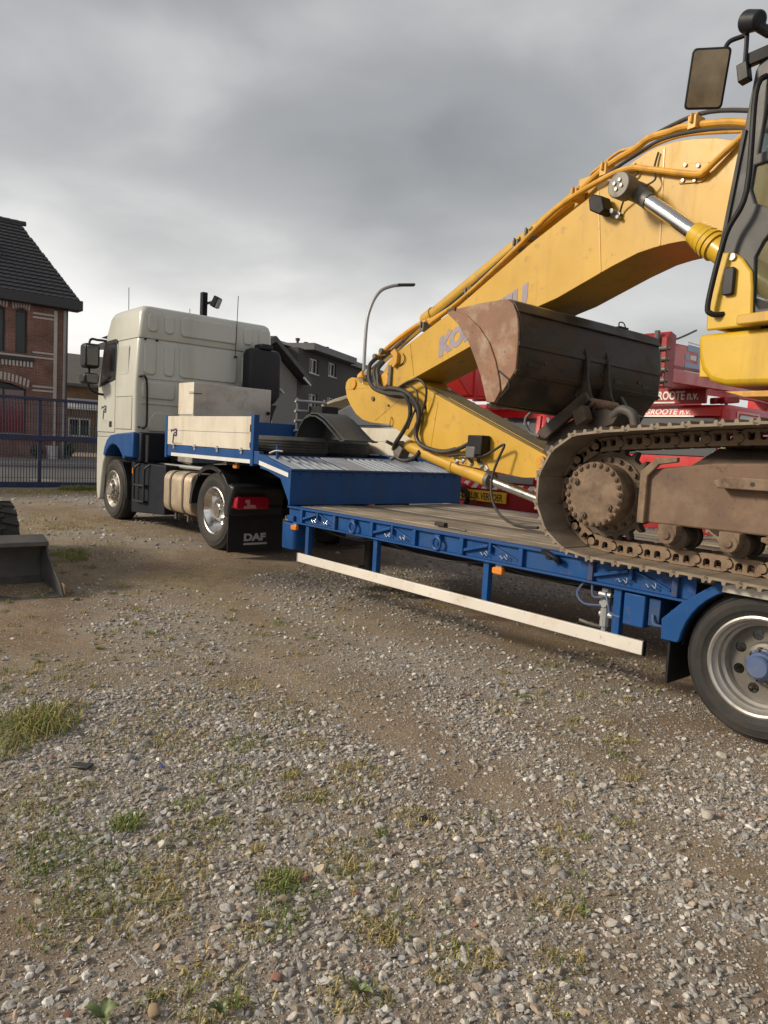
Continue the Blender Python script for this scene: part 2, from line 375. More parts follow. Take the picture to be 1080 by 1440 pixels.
# ------------------------------------------------------------------ mesh helpers
class MB:
    def __init__(s): s.v = []; s.f = []
    def add(s, vs, fs):
        o = len(s.v); s.v += [tuple(p) for p in vs]; s.f += [tuple(i + o for i in f) for f in fs]; return s
    def box(s, x0, x1, y0, y1, z0, z1):
        return s.add([(x, y, z) for x in (x0, x1) for y in (y0, y1) for z in (z0, z1)],
                     [(0, 1, 3, 2), (4, 6, 7, 5), (0, 4, 5, 1), (2, 3, 7, 6), (0, 2, 6, 4), (1, 5, 7, 3)])
    def bar(s, p0, p1, w, h, upv=(0, 0, 1)):
        p0 = Vector(p0); p1 = Vector(p1); d = (p1 - p0).normalized(); u = Vector(upv)
        if abs(d.dot(u)) > .97: u = Vector((1, 0, 0))
        a = d.cross(u).normalized(); c = a.cross(d).normalized()
        vs = [p + a * (i * w / 2) + c * (j * h / 2) for p in (p0, p1) for i in (-1, 1) for j in (-1, 1)]
        return s.add(vs, [(0, 1, 3, 2), (4, 6, 7, 5), (0, 4, 5, 1), (2, 3, 7, 6), (0, 2, 6, 4), (1, 5, 7, 3)])
    def cyl(s, p0, p1, r0, r1=None, n=16, caps=True):
        r1 = r0 if r1 is None else r1
        p0 = Vector(p0); p1 = Vector(p1); d = (p1 - p0).normalized()
        u = Vector((0, 0, 1)) if abs(d.z) < .9 else Vector((1, 0, 0))
        a = d.cross(u).normalized(); c = a.cross(d)
        vs = []
        for p, r in ((p0, r0), (p1, r1)):
            for i in range(n):
                t = 2 * math.pi * i / n; vs.append(p + a * (r * math.cos(t)) + c * (r * math.sin(t)))
        fs = [(i, (i + 1) % n, n + (i + 1) % n, n + i) for i in range(n)]
        if caps: fs += [tuple(range(n))[::-1], tuple(range(n, 2 * n))]
        return s.add(vs, fs)
    def tube(s, pts, r, n=8, k=6, smooth=True):
        P = [Vector(p) for p in pts]
        if smooth and len(P) > 2:
            Q = []
            for i in range(len(P) - 1):
                a = P[max(i - 1, 0)]; b_ = P[i]; c = P[i + 1]; d = P[min(i + 2, len(P) - 1)]
                for j in range(k):
                    t = j / k
                    Q.append(.5 * ((2 * b_) + (c - a) * t + (2 * a - 5 * b_ + 4 * c - d) * t * t + (3 * b_ - a - 3 * c + d) * t ** 3))
            Q.append(P[-1]); P = Q
        vs = []; fs = []; pa_ = None
        for i, p in enumerate(P):
            d = (P[min(i + 1, len(P) - 1)] - P[max(i - 1, 0)]).normalized()
            if pa_ is None:
                u = Vector((0, 0, 1)) if abs(d.z) < .9 else Vector((1, 0, 0)); a = d.cross(u).normalized()
            else:
                a = (pa_ - d * pa_.dot(d)).normalized()
            pa_ = a; c = a.cross(d)
            for j in range(n):
                t = 2 * math.pi * j / n; vs.append(p + a * (r * math.cos(t)) + c * (r * math.sin(t)))
        m_ = len(P)
        for i in range(m_ - 1):
            for j in range(n):
                fs.append((i * n + j, i * n + (j + 1) % n, (i + 1) * n + (j + 1) % n, (i + 1) * n + j))
        fs += [tuple(range(n))[::-1], tuple(range((m_ - 1) * n, m_ * n))]
        return s.add(vs, fs)
    def prism(s, poly, fn, a, b_, holes=()):
        loops = [list(poly)] + [list(h) for h in holes]
        flat = [p for lp in loops for p in lp]; nn = len(flat)
        vs = [fn(p[0], p[1], a) for p in flat] + [fn(p[0], p[1], b_) for p in flat]
        fs = []
        if holes:
            tri = tessellate_polygon([[Vector((p[0], p[1], 0)) for p in lp] for lp in loops])
            for t_ in tri: fs += [tuple(t_), tuple(i + nn for i in reversed(t_))]
        else:
            fs += [tuple(range(nn)), tuple(range(nn, 2 * nn))[::-1]]
        o = 0
        for lp in loops:
            k = len(lp)
            for i in range(k):
                j = (i + 1) % k; fs.append((o + i, o + j, nn + o + j, nn + o + i))
            o += k
        return s.add(vs, fs)
    def lathe(s, prof, c, ax='y', n=32, a0=0, a1=2 * math.pi):
        full = abs(a1 - a0 - 2 * math.pi) < 1e-6
        cnt = n if full else n + 1; vs = []; fs = []
        for i in range(cnt):
            t = a0 + (a1 - a0) * i / n; ct, st = math.cos(t), math.sin(t)
            for r, h in prof:
                if ax == 'y': vs.append((c[0] + r * ct, c[1] + h, c[2] + r * st))
                elif ax == 'z': vs.append((c[0] + r * ct, c[1] + r * st, c[2] + h))
                else: vs.append((c[0] + h, c[1] + r * ct, c[2] + r * st))
        k = len(prof)
        for i in range(n):
            j = (i + 1) % cnt
            for q in range(k - 1): fs.append((i * k + q, i * k + q + 1, j * k + q + 1, j * k + q))
        return s.add(vs, fs)
    def loft(s, rings, caps=True):
        k = len(rings[0]); vs = [p for r in rings for p in r]; fs = []
        for i in range(len(rings) - 1):
            for j in range(k):
                fs.append((i * k + j, i * k + (j + 1) % k, (i + 1) * k + (j + 1) % k, (i + 1) * k + j))
        if caps: fs += [tuple(range(k))[::-1], tuple(range((len(rings) - 1) * k, len(rings) * k))]
        return s.add(vs, fs)
    def xf(s, fn): s.v = [tuple(fn(*p)) for p in s.v]; return s
    def mesh(s, name, m=None, smooth=35):
        me = bpy.data.meshes.new(name)
        bm = bmesh.new()
        vv = [bm.verts.new(p) for p in s.v]
        for f in s.f:
            try: bm.faces.new([vv[i] for i in f])
            except ValueError: pass
        bmesh.ops.recalc_face_normals(bm, faces=bm.faces)
        bm.to_mesh(me); bm.free()
        if m: me.materials.append(MATS[m])
        if smooth:
            me.polygons.foreach_set('use_smooth', [True] * len(me.polygons))
            me.set_sharp_from_angle(angle=R(smooth))
        return me
    def build(s, name, m, parent=None, bevel=0, smooth=35, label=None, seg=2):
        return place(name, s.mesh(name, m, smooth), parent, bevel, label, seg)

def place(name, me, parent=None, bevel=0, label=None, seg=2, loc=None, rot=None):
    o = bpy.data.objects.new(name, me); COL.objects.link(o)
    if parent is not None:
        o.parent = parent
        if loc is None: o.matrix_parent_inverse = WM[parent.name].inverted()
    if loc is not None: o.location = loc
    if rot is not None: o.rotation_euler = rot
    WM[o.name] = (WM[parent.name] if (parent is not None and loc is not None) else Matrix()) @ (
        Matrix.Translation(Vector(loc)) @ (Matrix.Identity(4) if rot is None else __import__('mathutils').Euler(rot).to_matrix().to_4x4()) if loc is not None else Matrix())
    if bevel:
        md = o.modifiers.new('bevel', 'BEVEL'); md.width = bevel; md.segments = seg; md.limit_method = 'ANGLE'; md.angle_limit = R(40)
    if label: o['label'] = label
    return o
WM = {}
def tag(o, label, cat, group=None):
    o['label'] = label; o['category'] = cat
    if group: o['group'] = group
    return o
def thing(name, label, cat, loc=(0, 0, 0), group=None):
    o = bpy.data.objects.new(name, None); COL.objects.link(o); o.location = loc
    o.empty_display_size = .2
    WM[o.name] = Matrix.Translation(Vector(loc))
    return tag(o, label, cat, group)
def node(name, parent, loc):            # an Empty for a part that has sub-parts; loc in world axes
    o = bpy.data.objects.new(name, None); COL.objects.link(o); o.parent = parent
    o.matrix_parent_inverse = WM[parent.name].inverted(); o.location = loc; o.empty_display_size = .1
    WM[o.name] = Matrix.Translation(Vector(loc)); return o
def structure(o): o['kind'] = 'structure'; return o
def stuff(o): o['kind'] = 'stuff'; return o
XZ = lambda p, q, d: (p, d, q)          # polygon in (x,z), extruded in y
YZ = lambda p, q, d: (d, p, q)          # polygon in (y,z), extruded in x
XY = lambda p, q, d: (p, q, d)
def rrect(x0, x1, y0, y1, r, k=4):
    out = []
    for cx_, cy_, a in ((x1 - r, y1 - r, 0), (x0 + r, y1 - r, 90), (x0 + r, y0 + r, 180), (x1 - r, y0 + r, 270)):
        for i in range(k + 1):
            t = R(a + 90 * i / k); out.append((cx_ + r * math.cos(t), cy_ + r * math.sin(t)))
    return out
def circ(cx_, cy_, r, n=12): return [(cx_ + r * math.cos(2 * math.pi * i / n), cy_ + r * math.sin(2 * math.pi * i / n)) for i in range(n)]
def text(name, s, M4, size, m, parent=None, off=0, sx=1, shear=0, ext=.0015, spacing=1):
    cu = bpy.data.curves.new(name, 'FONT'); cu.body = s; cu.size = size; cu.extrude = ext; cu.offset = off; cu.shear = shear
    cu.space_character = spacing; cu.resolution_u = 3
    ob = bpy.data.objects.new(name, cu); COL.objects.link(ob)
    dg = bpy.context.evaluated_depsgraph_get()
    me = bpy.data.meshes.new_from_object(ob.evaluated_get(dg)); bpy.data.objects.remove(ob)
    M4 = M4 @ Matrix.Diagonal((sx, 1, 1, 1))
    me.transform(M4); me.materials.clear(); me.materials.append(MATS[m])
    return place(name, me, parent)
def frame4(o, x, y):
    x = Vector(x).normalized(); y = Vector(y); y = (y - x * y.dot(x)).normalized(); z = x.cross(y)
    return Matrix(((x.x, y.x, z.x, o[0]), (x.y, y.y, z.y, o[1]), (x.z, y.z, z.z, o[2]), (0, 0, 0, 1)))

# value noise
def _h(ix, iy, s):
    n_ = (ix.astype(np.int64) * 374761393 + iy.astype(np.int64) * 668265263 + s * 974634777) & 0xffffffff
    n_ = ((n_ ^ (n_ >> 13)) * 1274126177) & 0xffffffff
    return ((n_ ^ (n_ >> 16)) & 0xffff) / 65535.0
def vnoise(x, y, s=0):
    x = np.asarray(x, float); y = np.asarray(y, float)
    ix = np.floor(x); iy = np.floor(y); fx = x - ix; fy = y - iy
    fx = fx * fx * (3 - 2 * fx); fy = fy * fy * (3 - 2 * fy)
    a = _h(ix, iy, s); b_ = _h(ix + 1, iy, s); c = _h(ix, iy + 1, s); d = _h(ix + 1, iy + 1, s)
    return (a * (1 - fx) + b_ * fx) * (1 - fy) + (c * (1 - fx) + d * fx) * fy
def fbm(x, y, s=0, o=4):
    r_ = 0; a = .5
    for i in range(o): r_ = r_ + a * vnoise(x * 2 ** i, y * 2 ** i, s + i * 17); a *= .5
    return r_
def sstep(a, b_, x):
    t_ = np.clip((x - a) / (b_ - a), 0, 1); return t_ * t_ * (3 - 2 * t_)
def gz(x, y):
    x = np.asarray(x, float); y = np.asarray(y, float)
    z = .115 * sstep(.4, -2.6, x)
    near = sstep(30, 14, np.hypot(x, y))
    ruts = np.exp(-((y + 1.55 + .04 * x) / .16) ** 2) + .8 * np.exp(-((y + .55 + .02 * x) / .15) ** 2)
    return z + near * (-.014 * ruts * (.5 + fbm(x * .7, y * .7, 41, 2)) + (fbm(x * .5, y * .5, 3) - .47) * .05 + (fbm(x * 2.1, y * 2.1, 9) - .47) * .022)
def gzf(x, y): return float(gz(x, y))
def density(x, y):
    """0..1: how stony the surface is; bare, driven-over strips lie along the trailer"""
    n_ = fbm(x * .75, y * .75, 21, 5) * 1.05
    d_ = np.clip((n_ - .37) / .24, 0.04, 1)
    bare = np.zeros_like(x)
    for bx_, by_, rx, ry in ((4.3, -1.65, .65, .36), (3.55, -1.55, .8, .30), (4.6, -.85, .5, .30), (2.2, -1.3, 1.3, .30), (.9, -.9, 1.5, .35), (5.35, -1.35, .5, .20), (-1, -.5, 2, .45), (3.3, -3.85, .5, .45), (4.05, -3.62, .4, .2), (5.75, -1.9, .25, .2), (4.2, -3.2, .18, .1), (3.9, -2.35, .4, .12)):
        bare = np.maximum(bare, np.exp(-(((x - bx_) / rx) ** 2 + ((y - by_) / ry) ** 2)))
    piles = np.zeros_like(x)
    for bx_, by_, r_ in ((3.3, -2.45, .55), (2.7, -2.6, .6), (4.9, -2.9, .45), (5.3, -2.5, .4), (4.3, -2.75, .45), (3.7, -2.95, .45), (5.05, -.5, .45), (4.75, -1.95, .3), (-4.3, -.6, .9), (-3.2, -.5, .6), (2.6, -.75, .7), (5.55, -2.2, .3)):
        piles = np.maximum(piles, np.exp(-((x - bx_) ** 2 + (y - by_) ** 2) / r_ ** 2))
    inb = (x < -.4) & (x > -1.4) & (y < -2.0)
    return np.where(inb, 0, np.clip(d_ * (1 - .92 * bare) + .55 * piles, .02, 1.25))
# ================================================================== SETTING
def coords(lo, hi, a, b_, step, far):
    c = list(np.arange(a, b_ + 1e-6, step)); x = a; s_ = step
    L_ = []
    while x > lo: s_ *= 1.35; x -= min(s_, far); L_.append(max(x, lo))
    x = b_; s_ = step; H_ = []
    while x < hi: s_ *= 1.35; x += min(s_, far); H_.append(min(x, hi))
    return np.array(L_[::-1] + c + H_)
gx = coords(-700, 500, -14, 10, .09, 120); gy = coords(-500, 700, -5.5, 9, .09, 120)
X, Y = np.meshgrid(gx, gy, indexing='ij'); Z = gz(X, Y)
nx, ny = X.shape
me = bpy.data.meshes.new('ground')
vv = np.stack([X, Y, Z], -1).reshape(-1, 3)
i, j = np.meshgrid(np.arange(nx - 1), np.arange(ny - 1), indexing='ij')
q = np.stack([i * ny + j, (i + 1) * ny + j, (i + 1) * ny + j + 1, i * ny + j + 1], -1).reshape(-1, 4)
me.vertices.add(len(vv)); me.vertices.foreach_set('co', vv.ravel())
me.loops.add(q.size); me.loops.foreach_set('vertex_index', q.ravel())
me.polygons.add(len(q)); me.polygons.foreach_set('loop_start', np.arange(0, q.size, 4)); me.polygons.foreach_set('loop_total', np.full(len(q), 4))
me.update(); me.validate(); me.materials.append(MATS['dirt'])
me.polygons.foreach_set('use_smooth', [True] * len(q))
at_ = me.attributes.new('stony', 'FLOAT', 'POINT'); at_.data.foreach_set('value', np.clip(density(X.ravel(), Y.ravel()), 0, 1).astype(np.float32))
xs, ys = X.ravel(), Y.ravel()
moss = np.clip((fbm(xs * 1.3, ys * 1.3, 77, 4) - .42) / .16, 0, 1) * np.clip(np.exp(-(((xs - 3.6) / 1.5) ** 2 + ((ys + 3.3) / .75) ** 2)) * 1.3 + .25 + .7 * np.exp(-((xs + 3) / 3) ** 2 - ((ys + 1.2) / 1.0) ** 2) + np.exp(-((xs + 11) / 1.2) ** 2), 0, 1)
at_ = me.attributes.new('moss', 'FLOAT', 'POINT'); at_.data.foreach_set('value', moss.astype(np.float32))
structure(place('ground', me))

structure(MB().box(-13.9, -12.9, -40, 60, .0, .135).build('gate_apron', 'concrete', smooth=0))
structure(MB().box(-24.5, -13.9, -60, 90, .0, .125).build('road', 'asphalt', smooth=0))
structure(MB().box(-24.75, -24.5, -60, 90, .0, .25).build('kerb', 'concrete', bevel=.02))
structure(MB().box(-31, -24.75, -60, 90, .0, .235).build('pavement', 'paving', smooth=0))

# ---- sliding gate
GX = -12.35
g = thing('sliding_gate', 'dark blue sliding gate of vertical bars with a deep middle beam, across the yard entrance', 'gate', (GX, 0, .12))
MB().box(GX - .05, GX + .05, -7, 5.2, 2.25, 2.32).build('top_rail', 'gate_blue', g, .008)
MB().box(GX - .07, GX + .07, -7, 5.2, 1.29, 1.42).build('middle_beam', 'gate_blue', g, .008)
MB().box(GX - .09, GX + .09, -7, 5.2, .17, .30).build('bottom_beam', 'gate_blue', g, .008)
MB().box(GX + .15, GX + .22, -7.5, 6, .12, .165).build('guide_rail', 'galv', g, .004)
for k in range(6):
    y = .86 - 2.3 * 3 + 2.3 * k
    MB().box(GX - .035, GX + .035, y - .035, y + .035, .30, 2.25).build('post', 'gate_blue', g, .005)
for z0, z1 in ((.30, 1.29), (1.42, 2.25)):
    b_ = MB(); y = -6.96
    while y < 5.15: b_.box(GX - .008, GX + .008, y - .008, y + .008, z0, z1); y += .065
    for zz in np.linspace(z0 + .1, z1 - .1, 4): b_.box(GX + .007, GX + .014, -7, 5.2, zz - .004, zz + .004)
    stuff(b_.build('bar_grid', 'wire', g, smooth=0))
for k, y in enumerate((5.6,)):
    o = MB().box(GX - .07, GX + .07, y - .07, y + .07, .1, 2.6).build('gate_post', 'gate_blue', None, .01)
    tag(o, 'square dark blue guide post at the end of the sliding gate', 'post')

# ---- brick house behind the gate
HU = -30.0
h = thing('brick_house', 'red brick house with white stone bands and a dark tiled roof', 'house', (HU, 1, .23))
win = [(4.57, 5.07, 4.95, 6.85), (3.55, 4.15, 4.95, 6.85), (1.2, 1.8, 4.95, 6.85), (-.2, .4, 4.95, 6.85), (-3, -2.4, 4.95, 6.85)]
low = [(2.35, 5.05, 1.35, 3.35), (-2.4, .3, 1.35, 3.35)]
holes = [[(a, c), (b_, c), (b_, d), ((a + b_) / 2, d + .1), (a, d)] for a, b_, c, d in win] + \
        [[(a, c), (b_, c), (b_, d), (a + (b_ - a) * .75, d + .22), ((a + b_) / 2, d + .3), (a + (b_ - a) * .25, d + .22), (a, d)] for a, b_, c, d in low]
MB().prism([(-9, .2), (6.83, .2), (6.83, 7.15), (-9, 7.15)], YZ, HU, HU - .35, holes).build('front_wall', 'brick_red', h, smooth=0)
b_ = MB().box(HU - 8.8, HU - .352, 6.48, 6.83, .2, 7.15).box(HU - 8.8, HU - .352, -9, -8.65, .2, 7.15).box(HU - 8.8, HU - 8.45, -8.65, 6.48, .2, 7.15)
b_.build('side_walls', 'brick_red', h, smooth=0)
def bandpieces(z0, z1, gaps):
    edges = [-9]
    for a, c in sorted(gaps): edges += [a, c]
    edges.append(6.2)
    for k in range(0, len(edges), 2):
        if edges[k + 1] - edges[k] > .1:
            MB().box(HU - .02, HU + .03, edges[k], edges[k + 1], z0, z1).build('stone_band', 'stone_trim', h)
ug = [(a - .22, b_ + .22) for a, b_, c, d in win]; lg = [(a - .25, b_ + .25) for a, b_, c, d in low]
bandpieces(6.60, 6.68, ug); bandpieces(6.78, 6.86, ug)
bandpieces(5.02, 5.10, ug); bandpieces(4.80, 4.88, [])
bandpieces(3.30, 3.38, lg); bandpieces(3.48, 3.56, lg); bandpieces(1.22, 1.30, [])
def voussoirs(a, b_, z, rise, n_, hgt):
    for k in range(n_):
        t0 = k / n_; t1 = (k + .55) / n_
        zz = lambda t: z + rise * (1 - (2 * t - 1) ** 2)
        y0 = a + (b_ - a) * t0; y1 = a + (b_ - a) * t1
        MB().prism([(y0, zz(t0)), (y1, zz(t1)), (y1 + (t1 - .5) * .1, zz(t1) + hgt), (y0 + (t0 - .5) * .1, zz(t0) + hgt)], YZ, HU + .035, HU - .05).build('arch_stone', 'stone_trim', h, smooth=0)
for a, b_, c, d in win: voussoirs(a - .12, b_ + .12, d + .03, .1, 7, .3)
for a, b_, c, d in low: voussoirs(a - .15, b_ + .15, d + .05, .32, 19, .34)
for a, b_, c, d in win + low:
    fr = MB().prism([(a, c), (b_, c), (b_, d), (a, d)], YZ, HU - .12, HU - .2, [[(a + .06, c + .06), (b_ - .06, c + .06), (b_ - .06, d - .06), (a + .06, d - .06)]]).build('window', 'trim_dark', h, smooth=0)
    MB().box(HU - .18, HU - .165, a + .06, b_ - .06, c + .06, d - .06).build('pane', 'glass_red_reflection' if b_ - a > 1 else 'glass_house', fr, smooth=0)
    if b_ - a > 1:
        for t_ in (.33, .66): MB().box(HU - .16, HU - .11, a + (b_ - a) * t_ - .03, a + (b_ - a) * t_ + .03, c + .06, d - .06).build('mullion', 'trim_dark', fr, smooth=0)
    MB().prism([(a, d), (b_, d), ((a + b_) / 2, d + (.1 if b_ - a < 1 else .3))], YZ, HU - .1, HU - .2).build('head_panel', 'trim_dark', fr, smooth=0)
MB().box(HU - .1, HU + .08, 3.2, 5.35, 4.62, 4.78).build('sill', 'trim_dark', h)
for k in range(14): MB().box(HU - .02, HU + .05, 3.25 + k * .15, 3.33 + k * .15, 4.36, 4.60).build('dentil', 'stone_trim', h, smooth=0)
MB().box(HU - .02, HU + .06, 6.2, 6.34, .25, 7.05).build('corner_strip', 'stone_trim', h, smooth=0)
MB().cyl((HU + .09, 6.66, .25), (HU + .09, 6.66, 7.1), .07, n=10).build('downpipe', 'pvc_grey', h)
MB().box(HU - .3, HU + .5, -9.4, 7.35, 7.16, 7.62).build('eaves_gutter', 'trim_dark', h, .03)
# roof: two slopes, short hip at the visible end, tiles in courses
E0 = Vector((HU + .45, 0, 7.6)); RD = Vector((HU - 4.4, 0, 11.75)); ridge_y = 5.75; eave_y = 7.2
MB().loft([[(HU + .42, -9.4, 7.55), (HU + .42, eave_y, 7.55), (HU - 9.2, eave_y, 7.55), (HU - 9.2, -9.4, 7.55)],
           [(RD.x + .02, -8, RD.z - .08), (RD.x + .02, ridge_y, RD.z - .08), (RD.x - .02, ridge_y, RD.z - .08), (RD.x - .02, -8, RD.z - .08)]]).build('roof', 'roof_tile', h, smooth=0)
b_ = MB(); rows = 20; sl = RD - E0; nrm = Vector((-sl.z, 0, sl.x)).normalized(); nrm = nrm if nrm.z > 0 else -nrm
sky_rect = (3.4, 4.3, .42, .62)
for r_ in range(rows):
    t0 = r_ / rows; t1 = (r_ + 1.15) / rows
    ymax = eave_y + (ridge_y - eave_y) * t0
    y = -3.6
    while y < ymax - .05:
        y1 = min(y + .3, ymax)
        if not (sky_rect[0] < y + .15 < sky_rect[1] and sky_rect[2] < t0 + .02 < sky_rect[3]):
            pr = [(0, .0), (.15, .016), (.5, .024), (.8, .010), (1, .0)]
            lo = [E0 + sl * t0 + nrm * (hh + .05) + Vector((0, y + (y1 - y) * f_, 0)) for f_, hh in pr]
            lo0 = [p - nrm * .06 for p in lo]
            hi = [E0 + sl * t1 + nrm * (hh * .6 - .02) + Vector((0, y + (y1 - y) * f_, 0)) for f_, hh in pr]
            b_.add(lo0 + lo + hi, [(k, k + 1, 5 + k + 1, 5 + k) for k in range(4)] + [(5 + k, 5 + k + 1, 10 + k + 1, 10 + k) for k in range(4)])
        y += .3
stuff(b_.build('roof_tiles', 'roof_tile', h, smooth=20))
b_ = MB(); y = -8
while y < ridge_y:
    b_.cyl((RD.x, y, RD.z - .02), (RD.x, y + .38, RD.z + .01), .13, .12, n=8); y += .36
b_.build('ridge_caps', 'roof_tile', h)
sk = MB(); ps = [E0 + sl * t_ + nrm * .1 + Vector((0, y_, 0)) for t_, y_ in ((.42, 3.4), (.42, 4.3), (.62, 4.3), (.62, 3.4))]
sk.loft([[p - nrm * .12 for p in ps], ps]); so = sk.build('skylight', 'trim_dark', h)
ps2 = [E0 + sl * t_ + nrm * .115 + Vector((0, y_, 0)) for t_, y_ in ((.435, 3.47), (.435, 4.23), (.605, 4.23), (.605, 3.47))]
MB().loft([[p - nrm * .012 for p in ps2], ps2]).build('pane', 'pvc_grey', so, smooth=0)

# ---- tan house further along
h2 = thing('tan_house', 'low tan brick house with a grey slate roof beyond the red brick house', 'house', (-50, 13, .2))
MB().box(-58, -48, 11.2, 24, .1, 5.0).build('wall', 'brick_tan', h2, smooth=0)
MB().prism([(-47.3, 4.9), (-53, 7.5), (-58.7, 4.9)], XZ, 10.9, 24.3).build('roof', 'slate', h2, smooth=0)
MB().box(-47.35, -47.2, 10.9, 24.3, 4.72, 4.9).build('gutter', 'zinc', h2)
for y in (12.4, 14.8):
    o = MB().box(-48.05, -47.95, y, y + 1.5, 1.2, 2.5).build('window', 'pvc', h2, smooth=0)
    MB().box(-47.95, -47.935, y + .1, y + .7, 1.3, 2.4).build('pane', 'glass_house', o, smooth=0)
    MB().box(-47.95, -47.935, y + .8, y + 1.4, 1.3, 2.4).build('pane', 'glass_house', o, smooth=0)
MB().prism([(-47.95, 3.9), (-46.9, 3.2), (-46.9, 3.1), (-47.95, 3.6)], XZ, 12.0, 16.5).build('awning', 'pvc', h2, smooth=0)
# green garden fence and pot by the houses
gf = thing('garden_fence', 'green wire mesh fence beside the tan house', 'fence', (-38, 10, .2))
for k in range(7): MB().cyl((-38, 7.5 + k * 2, .2), (-38, 7.5 + k * 2, 1.95), .035, n=8).build('post', 'green_mesh', gf)
b_ = MB(); y = 7.5
while y < 19.5: b_.box(-38.01, -37.99, y, y + .02, .3, 1.9); y += .09
for zz in np.arange(.35, 1.95, .2): b_.box(-37.99, -37.975, 7.5, 19.5, zz, zz + .02)
stuff(b_.build('wire_grid', 'green_mesh', gf, smooth=0))
pot = MB().lathe([(0, 0), (.22, 0), (.26, .55), (.29, .55), (.29, .6), (.25, .6), (.24, .5), (0, .5)], (-29.3, 6.0, .235), 'z', 16).build('planter', 'pot_white')
tag(pot, 'small white planter at the foot of the red brick house', 'planter')

# ---- leafy plants
def foliage(cx_, cy_, cz, rx, rz, n_, size, seed, name, m, parent):
    rr = random.Random(seed); b_ = MB()
    for k in range(n_):
        th = rr.uniform(0, 6.283); ph = math.acos(rr.uniform(-1, 1)); q_ = rr.random() ** .45
        lump = .75 + .35 * math.sin(th * 3 + seed) * math.sin(ph * 2.3 + seed)
        p = Vector((cx_ + rx * q_ * lump * math.sin(ph) * math.cos(th), cy_ + rx * q_ * lump * math.sin(ph) * math.sin(th), cz + rz * q_ * lump * math.cos(ph)))
        a = Vector((rr.gauss(0, 1), rr.gauss(0, 1), rr.gauss(0, .6))).normalized(); c = a.cross(Vector((rr.gauss(0, 1), rr.gauss(0, 1), rr.gauss(0, 1)))).normalized()
        s_ = size * rr.uniform(.6, 1.3)
        b_.add([p - a * s_, p + c * s_ * .45, p + a * s_, p - c * s_ * .45], [(0, 1, 2, 3)])
    return b_.build(name, m, parent, smooth=0)
for k, (x, y, rx, rz, lb) in enumerate(((-29.2, 3.0, .5, .45, 'dark round shrub under the shop window of the red brick house'), (-29.1, 5.25, .35, .3, 'small shrub left of the white planter'), (-29.2, 6.7, .28, .4, 'small shrub right of the white planter'))):
    s_ = thing('shrub', lb, 'shrub', (x, y, .235)); foliage(x, y, .25 + rz, rx, rz, 500, .07, k + 3, 'crown', 'leaf', s_)
    MB().cyl((x, y, .2), (x, y, .3 + rz), .03, .015, n=6).build('trunk', 'bark', s_)
for k, (x, y, rx, rz, lb) in enumerate(((-2.5, 5.9, .3, .25, 'low green shrub before the crane with the yellow sign'), (-1.75, 7.4, .32, .38, 'low green shrub in the gap between the two red cranes'))):
    s_ = thing('shrub', lb, 'shrub', (x, y, .1)); foliage(x, y, .1 + rz, rx, rz, 900, .06, k + 11, 'crown', 'leaf', s_)
    MB().cyl((x, y, .05), (x, y, .1 + rz), .03, .015, n=6).build('trunk', 'bark', s_)

# ---- grey apartment building
BO = Vector((-22.59, 14.7, 0)); BD = Vector((-.51, .86, 0)); BN = Vector((.86, .51, 0))
BF = lambda s_, z, d: tuple(BO + BD * s_ - BN * d + Vector((0, 0, z)))
gb = thing('apartment_building', 'dark grey rendered apartment building with a flat fascia and small white windows', 'building', tuple(BO))
wins = [(1.52, 2.55, 4.98, 5.70), (3.8, 4.8, 5.08, 5.78), (1.6, 2.6, 3.1, 4.0), (3.85, 4.8, 3.1, 4.0), (7.2, 8.2, 4.0, 5.0)]
MB().prism([(.25, 0), (13, 0), (13, 6.0), (.25, 6.0)], BF, 0, .3, [[(a, c), (b_, c), (b_, d), (a, d)] for a, b_, c, d in wins]).build('wall', 'render_dark', gb, smooth=0)
b_ = MB().prism([(.25, 0), (13, 0), (13, 6.0), (.25, 6.0)], BF, 7.7, 8); b_.prism([(.25, 0), (.5, 0), (.5, 6), (.25, 6)], BF, .302, 7.7); b_.build('back_walls', 'render_dark', gb, smooth=0)
MB().prism([(.75, 5.95), (6.2, 5.95), (6.2, 6.28), (.75, 6.28)], BF, -.6, 8).build('fascia', 'zinc', gb, .02)
MB().prism([(6.2, 5.9), (13, 5.9), (13, 6.2), (6.2, 6.2)], BF, -.25, 8).build('lower_fascia', 'zinc', gb, .02)
MB().add([BF(-2.4, 6.05, .6), BF(13, 6.25, .6), BF(13, 7.6, 5), BF(-2.4, 7.2, 5), BF(13, 6.2, 9), BF(-2.4, 6.0, 9)], [(0, 1, 2, 3), (3, 2, 4, 5), (0, 3, 5), (1, 4, 2)]).build('roof', 'slate', gb, smooth=0)
for a, b_, c, d in wins:
    o = MB().prism([(a, c), (b_, c), (b_, d), (a, d)], BF, .1, .17, [[(a + .06, c + .06), ((a + b_) / 2 - .03, c + .06), ((a + b_) / 2 - .03, d - .06), (a + .06, d - .06)], [((a + b_) / 2 + .03, c + .06), (b_ - .06, c + .06), (b_ - .06, d - .06), ((a + b_) / 2 + .03, d - .06)]]).build('window', 'pvc', gb, smooth=0)
    for s0, s1 in ((a + .06, (a + b_) / 2 - .03), ((a + b_) / 2 + .03, b_ - .06)):
        MB().prism([(s0, c + .06), (s1, c + .06), (s1, d - .06), (s0, d - .06)], BF, .13, .14).build('pane', 'glass_house', o, smooth=0)
    MB().prism([(a - .05, c - .06), (b_ + .05, c - .06), (b_ + .05, c), (a - .05, c)], BF, -.05, .2).build('sill', 'pvc_grey', o, smooth=0)
